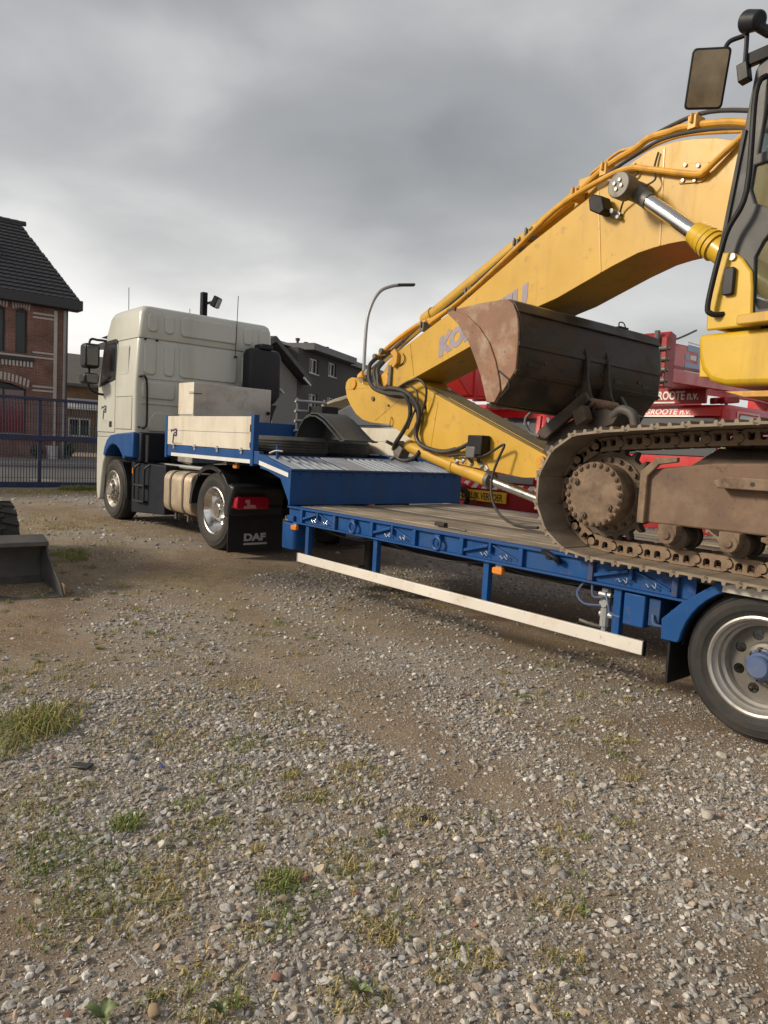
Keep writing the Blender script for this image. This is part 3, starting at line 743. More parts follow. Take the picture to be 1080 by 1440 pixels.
for s_, z in ((4.2, 6.9), (5.2, 6.85), (8, 7.0)): 
    MB().cyl(BF(s_, 6.0, 2), BF(s_, z, 2), .07, n=8).cyl(BF(s_, z, 2), BF(s_, z + .12, 2), .12, n=8).build('vent_pipe', 'trim_dark', gb)
MB().prism([(6.5, 4.2), (7.1, 4.9), (7.0, 5.0), (6.4, 4.3)], BF, -.5, -.1).build('canopy', 'pvc', gb)
lw = thing('gabled_house', 'light grey gabled house adjoining the dark apartment building', 'house', BF(-2, 0, 1))
MB().prism([(-4.2, 0), (.2, 0), (.2, 4.5), (-2.9, 5.75), (-4.2, 5.25)], BF, -.02, 7).build('wall', 'render_grey', lw, smooth=0)
MB().prism([(-2.9, 5.78), (.85, 4.32), (.85, 4.55), (-2.9, 6.02)], BF, -.5, 7.4).build('roof', 'trim_dark', lw, smooth=0)
MB().prism([(-2.9, 5.78), (-2.9, 6.02), (-4.5, 5.4), (-4.5, 5.16)], BF, -.5, 7.4).build('roof', 'trim_dark', lw, smooth=0)
MB().prism([(-.05, 4.52), (.7, 4.25), (.7, 4.33), (-.05, 4.62)], BF, -.52, -.45).build('verge_board', 'pvc', lw, smooth=0)
MB().cyl(BF(-1.6, 3.9, -.1), BF(-1.25, 3.75, -.1), .04, n=8).build('pipe', 'pvc', lw)
for s_ in (-3.2,):
    o = MB().prism([(s_, 2), (s_ + 1, 2), (s_ + 1, 3), (s_, 3)], BF, -.06, .0).build('window', 'pvc', lw, smooth=0)
    MB().prism([(s_ + .08, 2.08), (s_ + .92, 2.08), (s_ + .92, 2.92), (s_ + .08, 2.92)], BF, -.075, -.06).build('pane', 'glass_house', o, smooth=0)

# ---- street lamp, floodlight mast
sl_ = thing('street_lamp', 'tall grey street lamp with a curved arm behind the trailer', 'street lamp', (-13.6, 11.6, .1))
LX, LY = -14.1, 12.05
b_ = MB(); b_.tube([(LX, LY, .1), (LX, LY, 3.2), (LX, LY, 5.6), (LX + .05, LY + .12, 6.45), (LX + .19, LY + .38, 7.0), (LX + .38, LY + .73, 7.22), (LX + .54, LY + 1.05, 7.3)], .06, 10)
sl_.location = (LX, LY, .1); WM[sl_.name] = Matrix.Translation((LX, LY, .1))
b_.build('pole', 'galv', sl_)
MB().bar((LX + .47, LY + .92, 7.29), (LX + .76, LY + 1.5, 7.36), .2, .09).build('lamp_head', 'trim_dark', sl_, .03)
MB().cyl((LX, LY, .1), (LX, LY, 1.1), .09, n=10).build('base_sleeve', 'galv', sl_)
fl = thing('floodlight_mast', 'dark mast with a square floodlight rising behind the truck cab', 'floodlight', (-12.4, 5.05, .1))
MB().box(-12.46, -12.30, 4.95, 5.10, .1, 5.50).build('mast', 'navy_dark', fl, .01)
o = MB().add([], []); o.bar((-12.15, 5.2, 5.28), (-12.04, 5.28, 5.21), .24, .30); o.build('lamp_housing', 'navy_dark', fl, .02)
MB().bar((-12.04, 5.28, 5.21), (-12.02, 5.295, 5.20), .20, .25).build('lamp_glass', 'pvc_grey', fl)
MB().bar((-12.3, 5.05, 5.2), (-12.1, 5.22, 5.26), .05, .06).build('bracket', 'navy_dark', fl)
# ================================================================== WHEELS
_wc = {}
def wheel(parent, c, r, wd, rim_r, style, side=-1, rubber='rubber', name='wheel'):
    """outer face at c, facing side*y"""
    key = (r, wd, rim_r, style, rubber)
    if key not in _wc:
        h_ = r - rim_r
        prof = [(rim_r, .02), (rim_r + .012, .004), (rim_r + .03, .0), (rim_r + h_ * .3, -.012), (rim_r + h_ * .5, -.016), (rim_r + h_ * .52, -.012), (rim_r + h_ * .72, -.008), (rim_r + h_ * .74, -.011), (r - .035, .012), (r - .012, .026), (r, .05)]
        ng = 4
        for k in range(ng):
            y = .05 + (wd - .1) * (k + .75) / (ng + .5)
            prof += [(r, y), (r - .013, y + .002), (r - .013, y + .012), (r, y + .014)]
        prof += [(r, wd - .05), (r - .012, wd - .026), (r - .04, wd - .005), (rim_r + .03, wd), (rim_r, wd - .02), (rim_r, .02)]
        ty = MB().lathe(prof, (0, 0, 0), 'y', 56).mesh('tyre', rubber, 25)
        parts = [('tyre', ty)]
        if style == 'trailer':
            b_ = MB().lathe([(rim_r + .014, .022), (rim_r + .016, .004), (rim_r + .004, -.002), (rim_r - .008, .006), (rim_r - .016, .03), (rim_r - .03, .045), (rim_r - .036, .075), (rim_r - .05, .09), (rim_r - .055, .15)], (0, 0, 0), 'y', 56)
            parts.append(('rim', b_.mesh('rim', 'rim_silver', 30)))
            ro = rim_r - .052; ri = ro * .52; rh = (ro + ri) / 2
            b_ = MB().prism(circ(0, 0, ro, 48), lambda p, q, d: (p, d, q), .135, .15, [circ(0, 0, ri, 32)] + [circ(rh * math.cos(t), rh * math.sin(t), .032, 12) for t in [2 * math.pi * (k + .5) / 8 for k in range(8)]])
            b_.lathe([(ri + .014, .135), (ri + .006, .105), (ri - .01, .095), (.05, .09), (.0, .09)], (0, 0, 0), 'y', 40)
            parts.append(('rim_disc', b_.mesh('rim_disc', 'rim_dark', 30)))
            nm_ = MB().cyl((0, .092, 0), (0, .062, 0), .013, n=6).cyl((0, .062, 0), (0, .045, 0), .008, n=8).mesh('wheel_nut', 'rim_dark', 30)
            parts += [('wheel_nut', nm_, ((ri - .024) * math.cos(2 * math.pi * k / 10), 0, (ri - .024) * math.sin(2 * math.pi * k / 10))) for k in range(10)]
            b_ = MB().lathe([(.095, .09), (.095, .07), (.085, .066), (.078, .03), (.066, .02), (.064, .0), (.055, -.012), (0, -.014)], (0, 0, 0), 'y', 24)
            for k in range(6):
                t = 2 * math.pi * k / 6; b_.cyl((.082 * math.cos(t), .066, .082 * math.sin(t)), (.082 * math.cos(t), .05, .082 * math.sin(t)), .012, n=6)
            parts.append(('hub_cap', b_.mesh('hub_cap', 'hub_blue', 30)))
        elif style == 'drive':
            b_ = MB().lathe([(rim_r + .016, .02), (rim_r + .018, .003), (rim_r + .004, -.003), (rim_r - .012, .004), (rim_r - .02, .03), (rim_r - .045, .06), (rim_r - .055, .11), (rim_r - .075, .15), (rim_r - .09, .17), (.16, .175), (.15, .16), (.11, .155), (.10, .05), (.085, .04), (0, .038)], (0, 0, 0), 'y', 56)
            parts.append(('rim', b_.mesh('rim', 'chrome', 30)))
            nm_ = MB().cyl((0, .16, 0), (0, .12, 0), .016, n=6).mesh('wheel_nut', 'steel', 30)
            parts += [('wheel_nut', nm_, (0.135 * math.cos(2 * math.pi * k / 10), 0, 0.135 * math.sin(2 * math.pi * k / 10))) for k in range(10)]
            b_ = MB()
            for k in range(10):
                t = 2 * math.pi * (k + .5) / 10; x, z = .205 * math.cos(t), .205 * math.sin(t); b_.cyl((x, .176, z), (x, .169, z), .026, n=12)
            parts.append(('hand_holes', b_.mesh('hand_holes', 'black', 30)))
        elif style == 'front':
            b_ = MB().lathe([(rim_r + .016, .02), (rim_r + .018, .003), (rim_r + .004, -.003), (rim_r - .012, .006), (rim_r - .03, .03), (rim_r - .05, .04), (.20, .03), (.18, .0), (.16, -.012), (.11, -.012), (.105, -.05), (.09, -.06), (0, -.062)], (0, 0, 0), 'y', 48)
            parts.append(('rim', b_.mesh('rim', 'rim_mid', 30)))
            nm_ = MB().cyl((0, -.012, 0), (0, -.055, 0), .016, n=6).mesh('wheel_nut', 'steel', 30)
            parts += [('wheel_nut', nm_, (0.145 * math.cos(2 * math.pi * k / 10), 0, 0.145 * math.sin(2 * math.pi * k / 10))) for k in range(10)]
            b_ = MB()
            for k in range(10):
                t = 2 * math.pi * (k + .5) / 10; x, z = .222 * math.cos(t), .222 * math.sin(t); b_.cyl((x, .037, z), (x, .03, z), .02, n=12)
            parts.append(('hand_holes', b_.mesh('hand_holes', 'black', 30)))
        else:
            b_ = MB().lathe([(rim_r + .01, .02), (rim_r, .0), (rim_r - .02, .05), (rim_r - .04, .08), (.1, .08), (.09, .03), (0, .03)], (0, 0, 0), 'y', 32)
            parts.append(('rim', b_.mesh('rim', style, 30)))
        _wc[key] = parts
    w_ = node(name, parent, c)
    if side > 0: w_.rotation_euler = (0, 0, math.pi)
    for nm, me, *lc in _wc[key]:
        o = bpy.data.objects.new(nm, me); COL.objects.link(o); o.parent = w_
        if lc: o.location = lc[0]
    return w_

# ================================================================== TRACTOR UNIT
TZ = .115
tr = thing('tractor_unit', 'cream and blue tractor unit with a high-roof sleeper cab coupled to the low trailer', 'truck', (-4, 1.43, TZ))
FU, RU = -5.87, -2.18
NS = .20; FS = 2.65                     # near and far side of the cab
def ring(z, x0, x1, y0, y1, r): return [(p[0], p[1], z) for p in rrect(x0, x1, y0, y1, r, 4)]
cab = MB().loft([ring(1.50, -6.46, -4.79, NS, FS, .05), ring(1.62, -6.47, -4.78, NS, FS, .055), ring(2.2, -6.45, -4.78, NS, FS, .06), ring(2.36, -6.43, -4.78, NS, FS, .06),
                 ring(3.02, -6.26, -4.775, NS + .035, FS - .035, .07), ring(3.06, -6.25, -4.785, NS + .045, FS - .045, .07)])
cab.build('cab_shell', 'cream', tr, .006, 40)
MB().loft([ring(3.062, -6.25, -4.765, NS + .03, FS - .03, .08), ring(3.12, -6.24, -4.75, NS + .035, FS - .035, .08), ring(3.44, -6.10, -4.75, NS + .06, FS - .06, .09), ring(3.52, -6.02, -4.77, NS + .085, FS - .085, .10), ring(3.555, -5.94, -4.81, NS + .13, FS - .13, .10), ring(3.575, -5.6, -4.95, NS + .4, FS - .4, .10)]).build('roof', 'cream', tr, 0, 50)
# lower front part of the cab, bumper and side skirt in front of the wheel
b_ = MB().prism([(-6.46, 1.50), (-6.46, .95), (-6.44, .55), (-6.38, .40), (-6.28, .45), (-6.22, .8), (-6.15, 1.05), (-6.03, 1.22), (-5.9, 1.33), (-5.75, 1.44), (-5.7, 1.50)], XZ, NS + .005, NS + .35)
b_.build('bumper_corner', 'cream', tr, .02)
MB().box(-6.44, -6.15, NS + .36, FS - .36, .42, 1.48).build('bumper', 'cream', tr, .03)
MB().prism([(-6.46, 1.50), (-6.46, .95), (-6.44, .55), (-6.38, .40), (-6.28, .45), (-6.22, .8), (-6.15, 1.05), (-6.03, 1.22), (-5.9, 1.33), (-5.75, 1.44), (-5.7, 1.50)], XZ, FS - .35, FS - .005).build('bumper_corner', 'cream', tr, .02)
# blue wheel arch
arc = [(FU + .62 * math.cos(t), TZ + .54 + .66 * math.sin(t)) for t in [R(x) for x in range(155, 14, -10)]]
arch_o = [(-6.10, 1.19), (-6.04, 1.33), (-5.93, 1.45), (-5.78, 1.53), (-5.5, 1.56), (-4.78, 1.60), (-4.77, 1.20), (-5.10, 1.20)]
arch_i = [(-5.17, 1.14), (-5.24, 1.22), (-5.36, 1.31), (-5.5, 1.37), (-5.66, 1.385), (-5.80, 1.35), (-5.92, 1.27), (-6.0, 1.17)]
for y0, y1 in ((NS - .02, NS + .42), (FS - .42, FS + .02)):
    MB().prism(arch_o + arch_i, XZ, y0, y1).build('wheel_arch', 'blue', tr, .02)
# door on the near side: panel joints, window, handle
def doorset(y, s):
    fr = MB().prism([(-6.36, 2.33), (-5.63, 2.44), (-5.645, 3.08), (-5.72, 3.10), (-6.22, 3.09)], XZ, y - s * .016, y + s * .03, [[(-6.29, 2.40), (-5.68, 2.49), (-5.69, 3.03), (-6.18, 3.03)]])
    def lean(o_):
        for v_ in o_.data.vertices: v_.co.y += s * .033 * max(0, (v_.co.z - 2.36) / .66)
        return o_
    dp = [(-6.42, 1.58), (-5.62, 1.58), (-5.62, 2.36), (-5.625, 3.02), (-6.235, 3.02), (-6.40, 2.36)]
    pp = [(-5.58, 1.64), (-4.90, 1.64), (-4.90, 2.15), (-5.58, 2.15)]
    for poly in (dp, pp):
        cx_ = sum(p[0] for p in poly) / len(poly); cz_ = sum(p[1] for p in poly) / len(poly)
        gp = [(p[0] + (.009 if p[0] > cx_ else -.009), p[1] + (.009 if p[1] > cz_ else -.009)) for p in poly]
        lean(MB().prism(gp, XZ, y - s * .0015, y + s * .02).build('panel_gap', 'ink', tr, smooth=0))
    d_ = lean(MB().prism(dp, XZ, y - s * .006, y + s * .02).build('door', 'cream', tr, .004))
    MB().prism(pp, XZ, y - s * .006, y + s * .02).build('locker_door', 'cream', tr, .004)
    wo = fr.build('door_window', 'black', d_, .006)
    # the window leans with the cab side
    for v_ in wo.data.vertices: v_.co.y += s * .033 * max(0, (v_.co.z - 2.36) / .66)
    p_ = MB().prism([(-6.29, 2.40), (-5.68, 2.49), (-5.69, 3.03), (-6.18, 3.03)], XZ, y - s * .010, y - s * .007).build('window_pane', 'glass', d_, smooth=0)
    for v_ in p_.data.vertices: v_.co.y += s * .033 * max(0, (v_.co.z - 2.36) / .66)
    MB().prism(rrect(-5.86, -5.74, 1.66, 1.76, .02), XZ, y - s * .01, y + s * .02).build('door_handle', 'black', d_, .004)
    MB().prism(rrect(-5.54, -5.10, 2.50, 2.96, .05), XZ, y + s * .005, y + s * .04).build('side_panel', 'cream', d_, .012)
doorset(NS, 1); doorset(FS, -1)
MB().add([(-6.475, .42, 2.30), (-6.475, 2.43, 2.30), (-6.30, 2.40, 3.0), (-6.30, .45, 3.0)], [(0, 1, 2, 3)]).build('windscreen', 'glass', tr, smooth=0)
b_ = MB()
for k in range(6): b_.box(-6.50, -6.45, .55, 2.3, 1.2 + k * .13, 1.26 + k * .13)
b_.build('grille', 'black', tr)
MB().prism(rrect(.5, .85, .62, .86, .04), YZ, -6.47, -6.40).build('headlight', 'pvc_grey', tr); MB().prism(rrect(2.0, 2.35, .62, .86, .04), YZ, -6.47, -6.40).build('headlight', 'pvc_grey', tr)
# pressed panels on the back wall
for y0, y1, z0, z1 in ((.36, .52, 3.16, 3.44), (.63, .79, 3.16, 3.44), (.9, 1.9, 3.15, 3.46), (2.03, 2.19, 3.17, 3.45), (2.33, 2.48, 3.17, 3.45)):
    MB().prism(rrect(y0, y1, z0, z1, .06), YZ, -4.80, -4.722).build('pressed_panel', 'cream', tr, .02)
for y0, y1, z0, z1 in ((.32, .52, 2.50, 3.0), (.65, .82, 2.50, 3.0), (.91, 1.93, 2.50, 3.0), (2.03, 2.2, 2.5, 3.0), (2.32, 2.5, 2.5, 3.0), (.3, .84, 2.13, 2.40), (.95, 1.9, 2.13, 2.40)):
    MB().prism(rrect(y0, y1, z0, z1, .06), YZ, -4.82, -4.752).build('pressed_panel', 'cream', tr, .02)
MB().prism([(.42, 1.62), (.42, 1.80), (.50, 1.93), (.82, 1.93), (.90, 1.80), (.90, 1.62)], YZ, -4.82, -4.75).build('pressed_panel', 'cream', tr, .02)
MB().box(-4.80, -4.762, NS + .1, FS - .1, 2.045, 2.07).build('crease', 'cream', tr, .008)
MB().box(-4.80, -4.762, NS + .1, FS - .1, 2.44, 2.455).build('crease', 'cream', tr, .006)
b_ = MB()
for y, z in ((.33, 3.04), (.52, 3.04), (1.9, 2.95), (.26, 2.46), (.26, 1.68)): b_.cyl((-4.77, y, z), (-4.735, y, z), .016, n=10)
b_.build('rubber_plugs', 'black', tr)
b_ = MB().tube([(-4.77, .30, 2.47), (-4.70, .31, 2.47), (-4.70, .35, 2.34), (-4.70, .36, 1.78), (-4.70, .33, 1.68), (-4.77, .32, 1.67)], .018, 8); b_.build('grab_rail', 'black', tr)
# under the back of the cab: black air tanks and panels
MB().box(-4.83, -4.66, .26, .72, 1.14, 1.60).build('black_locker', 'navy_dark', tr, .03)
MB().box(-5.2, -4.60, .75, 2.1, 1.10, 1.50).build('engine_tunnel', 'black', tr, .03)
MB().cyl((-4.68, .36, 1.14), (-4.66, .36, 1.56), .03, n=8).build('hose', 'rim_dark', tr)
# chassis
for y in (.98, 1.80):
    MB().box(-6.2, -1.0, y, y + .08, .78, 1.06).build('chassis_rail', 'black', tr, .008)
b_ = MB()
for x in (-5.3, -4.2, -3.2, -2.6, -1.7, -1.02): b_.box(x, x + .1, 1.06, 1.80, .84, 1.0)
b_.build('cross_members', 'black', tr, .005)
MB().box(-2.9, -1.5, .75, 2.1, 1.08, 1.17).build('fifth_wheel', 'black', tr, .03)
MB().cyl((FU, .35, TZ + .5), (FU, 2.5, TZ + .5), .07, n=12).build('front_axle', 'black', tr)
MB().cyl((RU, .55, TZ + .5), (RU, 2.3, TZ + .5), .12, n=12).build('rear_axle', 'black', tr)
MB().tube([(-5.2, .62, 1.10), (-4.6, .60, 1.11), (-3.4, .60, 1.12), (-2.75, .62, 1.13)], .028, 8).build('side_tube', 'galv', tr)
MB().tube([(-4.6, .8, 1.2), (-4.0, .85, 1.14), (-3.2, .95, 1.19), (-2.7, 1.1, 1.2)], .02, 8).build('air_hose', 'hose', tr)
MB().tube([(-4.6, .95, 1.24), (-4.0, .95, 1.17), (-3.3, 1.05, 1.22), (-2.7, 1.15, 1.24)], .02, 8).build('air_hose', 'hose', tr)
MB().box(-4.62, -2.75, .62, 1.9, 1.062, 1.075).build('catwalk', 'black_plastic', tr)
# wheels
wheel(tr, (FU, .285, TZ + .51), .51, .31, .297, 'front'); wheel(tr, (FU, 2.57, TZ + .51), .51, .31, .297, 'front', 1)
wheel(tr, (RU, .25, TZ + .51), .51, .30, .297, 'drive'); wheel(tr, (RU, .58, TZ + .51), .51, .30, .297, 'black')
wheel(tr, (RU, 2.60, TZ + .51), .51, .30, .297, 'drive', 1); wheel(tr, (RU, 2.27, TZ + .51), .51, .30, .297, 'black', 1)
# splash guard, black skirt and steps behind the front wheel
a_ = [R(x) for x in range(-10, 62, 8)]
MB().prism([(FU + .585 * math.cos(t), TZ + .51 + .585 * math.sin(t)) for t in a_] + [(FU + .56 * math.cos(t), TZ + .51 + .56 * math.sin(t)) for t in reversed(a_)], XZ, .30, .66).build('splash_guard', 'black_plastic', tr)
MB().prism([(-5.25, .30), (-5.28, 1.12), (-3.95, 1.12), (-3.95, .38)], XZ, .36, .95).build('side_locker', 'navy_dark', tr, .015)
lad = MB()
for x in (-5.00, -4.60): lad.tube([(x + .08, .36, 1.10), (x + .03, .31, 1.05), (x, .30, .95), (x, .30, .52)], .017, 8)
lo_ = lad.build('step_ladder', 'black_body', tr)
for z in (.52, .77): MB().box(-5.0, -4.60, .28, .36, z - .015, z + .015).build('step', 'black_body', lo_, .004)
MB().box(-5.22, -5.19, .35, .356, .93, 1.02).build('marker_lamp', 'amber', tr)
# fuel tank
tk = MB().loft([[(x, p[0], p[1]) for p in rrect(.30, .93, .46, 1.06, .13)] for x in (-3.87, -2.98)] ).build('fuel_tank', 'tank_metal', tr, .02)
for x in (-3.63, -3.22): MB().loft([[(xx, p[0], p[1]) for p in rrect(.288, .942, .448, 1.072, .14)] for xx in (x - .025, x + .025)]).build('tank_strap', 'rim_dark', tk)
for x in (-3.63, -3.22): MB().box(x - .04, x + .04, .42, .5, .38, .45).cyl((x, .40, .45), (x, .40, .36), .02, n=8).build('tank_bracket', 'rim_dark', tk)
MB().box(-2.99, -2.95, .36, .42, .80, .92).build('marker_lamp', 'amber', tr)
# rear mudguard: three pieces over the drive wheel, lamp panel and flap
def guard(a0, a1, y0, y1, nm, m_='black_body'):
    a_ = [R(a0 + (a1 - a0) * k / 10) for k in range(11)]
    c_ = (RU, TZ + .51); ro, ri = .60, .585
    b_ = MB().prism([(c_[0] + ro * math.cos(t), c_[1] + ro * math.sin(t)) for t in a_] + [(c_[0] + ri * math.cos(t), c_[1] + ri * math.sin(t)) for t in reversed(a_)], XZ, y0, y1)
    b_.prism([(c_[0] + ro * math.cos(t), c_[1] + ro * math.sin(t)) for t in a_] + [(c_[0] + (ri - .05) * math.cos(t), c_[1] + (ri - .05) * math.sin(t)) for t in reversed(a_)], XZ, y0 - .012, y0)
    return b_.build(nm, m_, tr, .006)
for y0, y1 in ((.20, .92), (1.95, 2.65)):
    guard(62, 128, y0, y1, 'mudguard_top'); guard(132, 176, y0, y1, 'mudguard_front'); guard(8, 60, y0, y1, 'mudguard_rear')
for y0, y1 in ((.16, .95), (1.9, 2.69)):
    lp = MB().prism([(-1.60, .60), (-1.60, .74), (-1.50, .98), (-1.62, 1.02), (-1.75, .98), (-1.75, .60)], XZ, y0, y1).build('lamp_panel', 'black_body', tr, .03)
    a, c = (y0 + .04, y0 + .50) if y0 < 1 else (y1 - .50, y1 - .04)
    tl = MB().prism(rrect(a, c, .705, .865, .035), YZ, -1.60, -1.48).build('tail_lamp', 'lamp_red', tr, .012)
    MB().prism([(a + .1, .72), (a + .28, .72), (a + .25, .765), (a + .18, .765), (a + .18, .83), (a + .12, .83), (a + .12, .79), (a + .145, .79), (a + .145, .75), (a + .1, .75)], YZ, -1.481, -1.474).build('lamp_mark', 'lamp_pale', tl)
    mf = MB().prism([(y0 + .0, .16), (y1 - .0, .16), (y1, .64), (y0, .64)], YZ, -1.62, -1.605).build('mud_flap', 'black', tr)
    text('lettering', 'DAF', frame4((-1.6035, y0 + .22, .30), (0, 1, 0), (0, 0, 1)), .125, 'decal_grey', mf, .006, 1.35)
    MB().box(-1.604, -1.600, y0 + .22, y0 + .56, .245, .27).build('flap_bar', 'decal_grey', mf, smooth=0)
# air intake stack behind the cab, far side
MB().loft([[(p[0], p[1], z) for p in rrect(-4.70 + i_, -4.40 - i_, 1.98 + j_, 2.60 - j_, .07)] for z, i_, j_ in ((2.16, .06, .16), (2.24, .02, .06), (2.34, 0, .0), (3.0, 0, 0), (3.08, .03, .03), (3.11, .08, .08))]).build('air_intake', 'black_plastic', tr, .01)
MB().box(-4.68, -4.42, 2.2, 2.42, 3.10, 3.19).build('intake_cap', 'black_plastic', tr, .02)
MB().loft([[(p[0], p[1], z) for p in rrect(-4.68, -4.42, a, c, .05)] for z, a, c in ((1.2, 2.25, 2.42), (1.86, 2.22, 2.45), (2.05, 2.15, 2.5), (2.18, 2.10, 2.56))]).build('intake_duct', 'black_plastic', tr, .01)
# mirrors
def mirrors(y, s):
    yy = y - s * .24
    MB().loft([[(p[0], yy + d_, p[1]) for p in rrect(-6.30 - e_, -6.02 + e_ * .5, 2.62 - e_, 3.02 + e_, .06)] for d_, e_ in ((-.12, -.03), (-.09, 0), (.10, 0), (.12, -.02))]).build('mirror', 'black_plastic', tr, .01)
    MB().loft([[(p[0], yy + d_, p[1]) for p in rrect(-6.34 - e_, -6.05 + e_ * .5, 2.36 - e_, 2.54 + e_, .05)] for d_, e_ in ((-.12, -.03), (-.09, 0), (.10, 0), (.12, -.02))]).build('mirror', 'black_plastic', tr, .01)
    for z0, z1 in ((2.38, 2.52), (2.66, 2.98)): MB().box(-6.035, -6.005, yy - .09, yy + .09, z0, z1).build('mirror_glass', 'glass', tr, .004)
    MB().tube([(-6.16, y + s * .05, 2.20), (-6.17, y - s * .12, 2.22), (-6.18, yy, 2.32), (-6.18, yy, 2.62), (-6.18, yy, 3.06), (-6.18, y - s * .1, 3.10), (-6.17, y + s * .05, 3.10)], .02, 8).build('mirror_arm', 'black_plastic', tr)
mirrors(NS, 1); mirrors(FS, -1)
MB().tube([(-4.745, 1.86, 2.95), (-4.72, 1.87, 3.02), (-4.72, 1.89, 3.95)], .006, 6).build('antenna', 'black', tr)
MB().tube([(-5.9, .5, 3.5), (-5.92, .5, 4.0)], .006, 6).build('antenna', 'black', tr)
MB().tube([(-5.5, 1.4, 3.5), (-5.5, 1.4, 3.75)], .006, 6).build('antenna', 'black', tr)
# door emblem: a P-like sign with a leading bar
def emblem(o, x, y, s, parent, nm='emblem'):
    P_ = MB(); M_ = frame4(o, x, y)
    def pl(poly, holes=()): 
        b_ = MB().prism([(a * s, c * s) for a, c in poly], XY, 0, .003, [[(a * s, c * s) for a, c in h_] for h_ in holes]); b_.xf(lambda *p: tuple(M_ @ Vector(p))); P_.add(b_.v, b_.f)
    pl([(.30, -.15), (.44, -.15), (.58, .62), (.44, .62)]); pl([(0, .92), (.55, .92), (.55, .80), (.1, .80), (.1, .7), (0, .7)])
    pl([(.62, 1), (1.0, 1), (1.08, .9), (1.08, .5), (.98, .4), (.62, .4), (.62, .52), (.92, .52), (.92, .88), (.62, .88)])
    pl([(.6, .62), (.8, .62), (.8, .74), (.6, .74)])
    return P_.build(nm, 'decal_navy', parent, smooth=0)
emblem((-6.22, NS - .0095, 1.82), (1, 0, 0), (0, 0, 1), .2, tr)
MB().box(-6.2, -5.95, NS - .0085, NS + .01, 1.765, 1.775).box(-6.18, -5.98, NS - .0085, NS + .01, 1.735, 1.742).build('small_print', 'decal_grey', tr, smooth=0)
# ================================================================== LOW TRAILER
W_ = 2.58; HB = .90
tl_ = thing('low_loader_trailer', 'blue low loader trailer with wooden deck and raised gooseneck', 'trailer', (3, 1.29, 0))
# side rails: I-section, top flange, web, bottom flange
for y, s in ((0, 1), (W_, -1)):
    b_ = MB(); ya, yb = sorted((y, y + s * .10))
    b_.box(-.04, 9.6, ya, yb, .878, .897); yw = sorted((y + s * .035, y + s * .05))
    b_.box(-.04, 4.42, yw[0], yw[1], .742, .878); b_.box(-.04, 4.42, ya, yb, .726, .742)
    b_.build('side_rail', 'blue', tl_, .003)
MB().box(-.045, .16, .0335, .0345 + .0, .742, .878).build('rail_end_plate', 'blue', tl_)
# stakes, sloping braces, lashing rings and pins on the near rail
st = [.22, .79, 1.365, 1.94, 2.50, 3.10, 3.70, 4.30]
rgm = MB(); 
ringm = None
pinm = MB().tube([(0, 0, 0), (.02, 0, .018), (.04, 0, 0), (.06, 0, .018), (.085, 0, .0), (.085, 0, .03), (.07, 0, .034)], .0035, 6).mesh('pin', 'chrome')
for k, x in enumerate(st):
    MB().box(x - .02, x + .02, .002, .034, .744, .876).build('stake_pocket', 'rusty_blue' if k >= 6 else 'blue', tl_, .004)
for k in (0, 2, 4, 6):
    a, c = st[k] + .03, st[k + 1] - .03; m_ = (a + c) / 2
    MB().prism([(a, .775), (m_ - .02, .842), (m_ - .02, .866), (a, .80)], XZ, .001, .033).build('brace', 'blue', tl_, .004)
    MB().prism([(m_ + .02, .866), (c, .785), (c, .77), (m_ + .02, .852)], XZ, .012, .033).build('brace', 'blue', tl_, .004)
    MB().box(m_ - .012, m_ + .012, .0, .034, .80, .877).build('brace_bracket', 'blue', tl_, .003)
    for px in (m_ - .11, m_ + .09):
        place('pin', pinm, tl_, loc=None).location = (px, .004, .775)
for x in (1.10, 2.235, 3.40):
    if x < 3:
        b_ = MB().tube([(x + .045 * math.cos(t), -.008, .80 + .05 * math.sin(t)) for t in [2 * math.pi * i / 16 for i in range(17)]], .0125, 8, 1, False)
        b_.build('lashing_ring', 'blue', tl_); MB().box(x - .03, x + .03, -.012, .034, .845, .872).build('ring_lug', 'blue', tl_, .005)
    else:
        b_ = MB().tube([(x - .06, -.0, .885), (x - .03, -.025, .88), (x + .02, -.03, .865), (x + .05, -.02, .85), (x + .05, 0, .83), (x + .01, .02, .84)], .018, 8).cyl((x - .02, -.04, .86), (x - .02, .03, .86), .022, n=10).bar((x - .09, -.02, .888), (x - .02, -.02, .875), .03, .03)
        b_.build('lashing_shackle', 'navy_dark', tl_)
# main beams and cross members under the deck
for y in (.78, 1.70): MB().box(-.02, 9.6, y, y + .12, .52, .84).build('main_beam', 'navy_dark', tl_, .006)
for k in range(17): MB().box(.1 + k * .56, .16 + k * .56, .052, W_ - .052, .755, .838).build('cross_member', 'navy_dark', tl_)
# wooden deck planks
ny_ = 13; pw = (W_ - .2) / ny_
for (x0, x1) in ((.03, 3.42), (3.43, 6.6), (6.61, 9.58)):
    for k in range(ny_):
        y0 = .1 + k * pw
        if k in (4, 8): continue
        dz = rnd.uniform(-.004, .004)
        MB().box(x0 + rnd.uniform(0, .01), x1, y0 + .005, y0 + pw - .005, .842, .899 + dz).build('deck_plank', 'plank', tl_, .005, 0, seg=1)
for k in (4, 8):
    y0 = .1 + k * pw; MB().box(.03, 9.58, y0 + .005, y0 + pw - .005, .842, .893).build('deck_strip', 'rim_dark', tl_, .004)
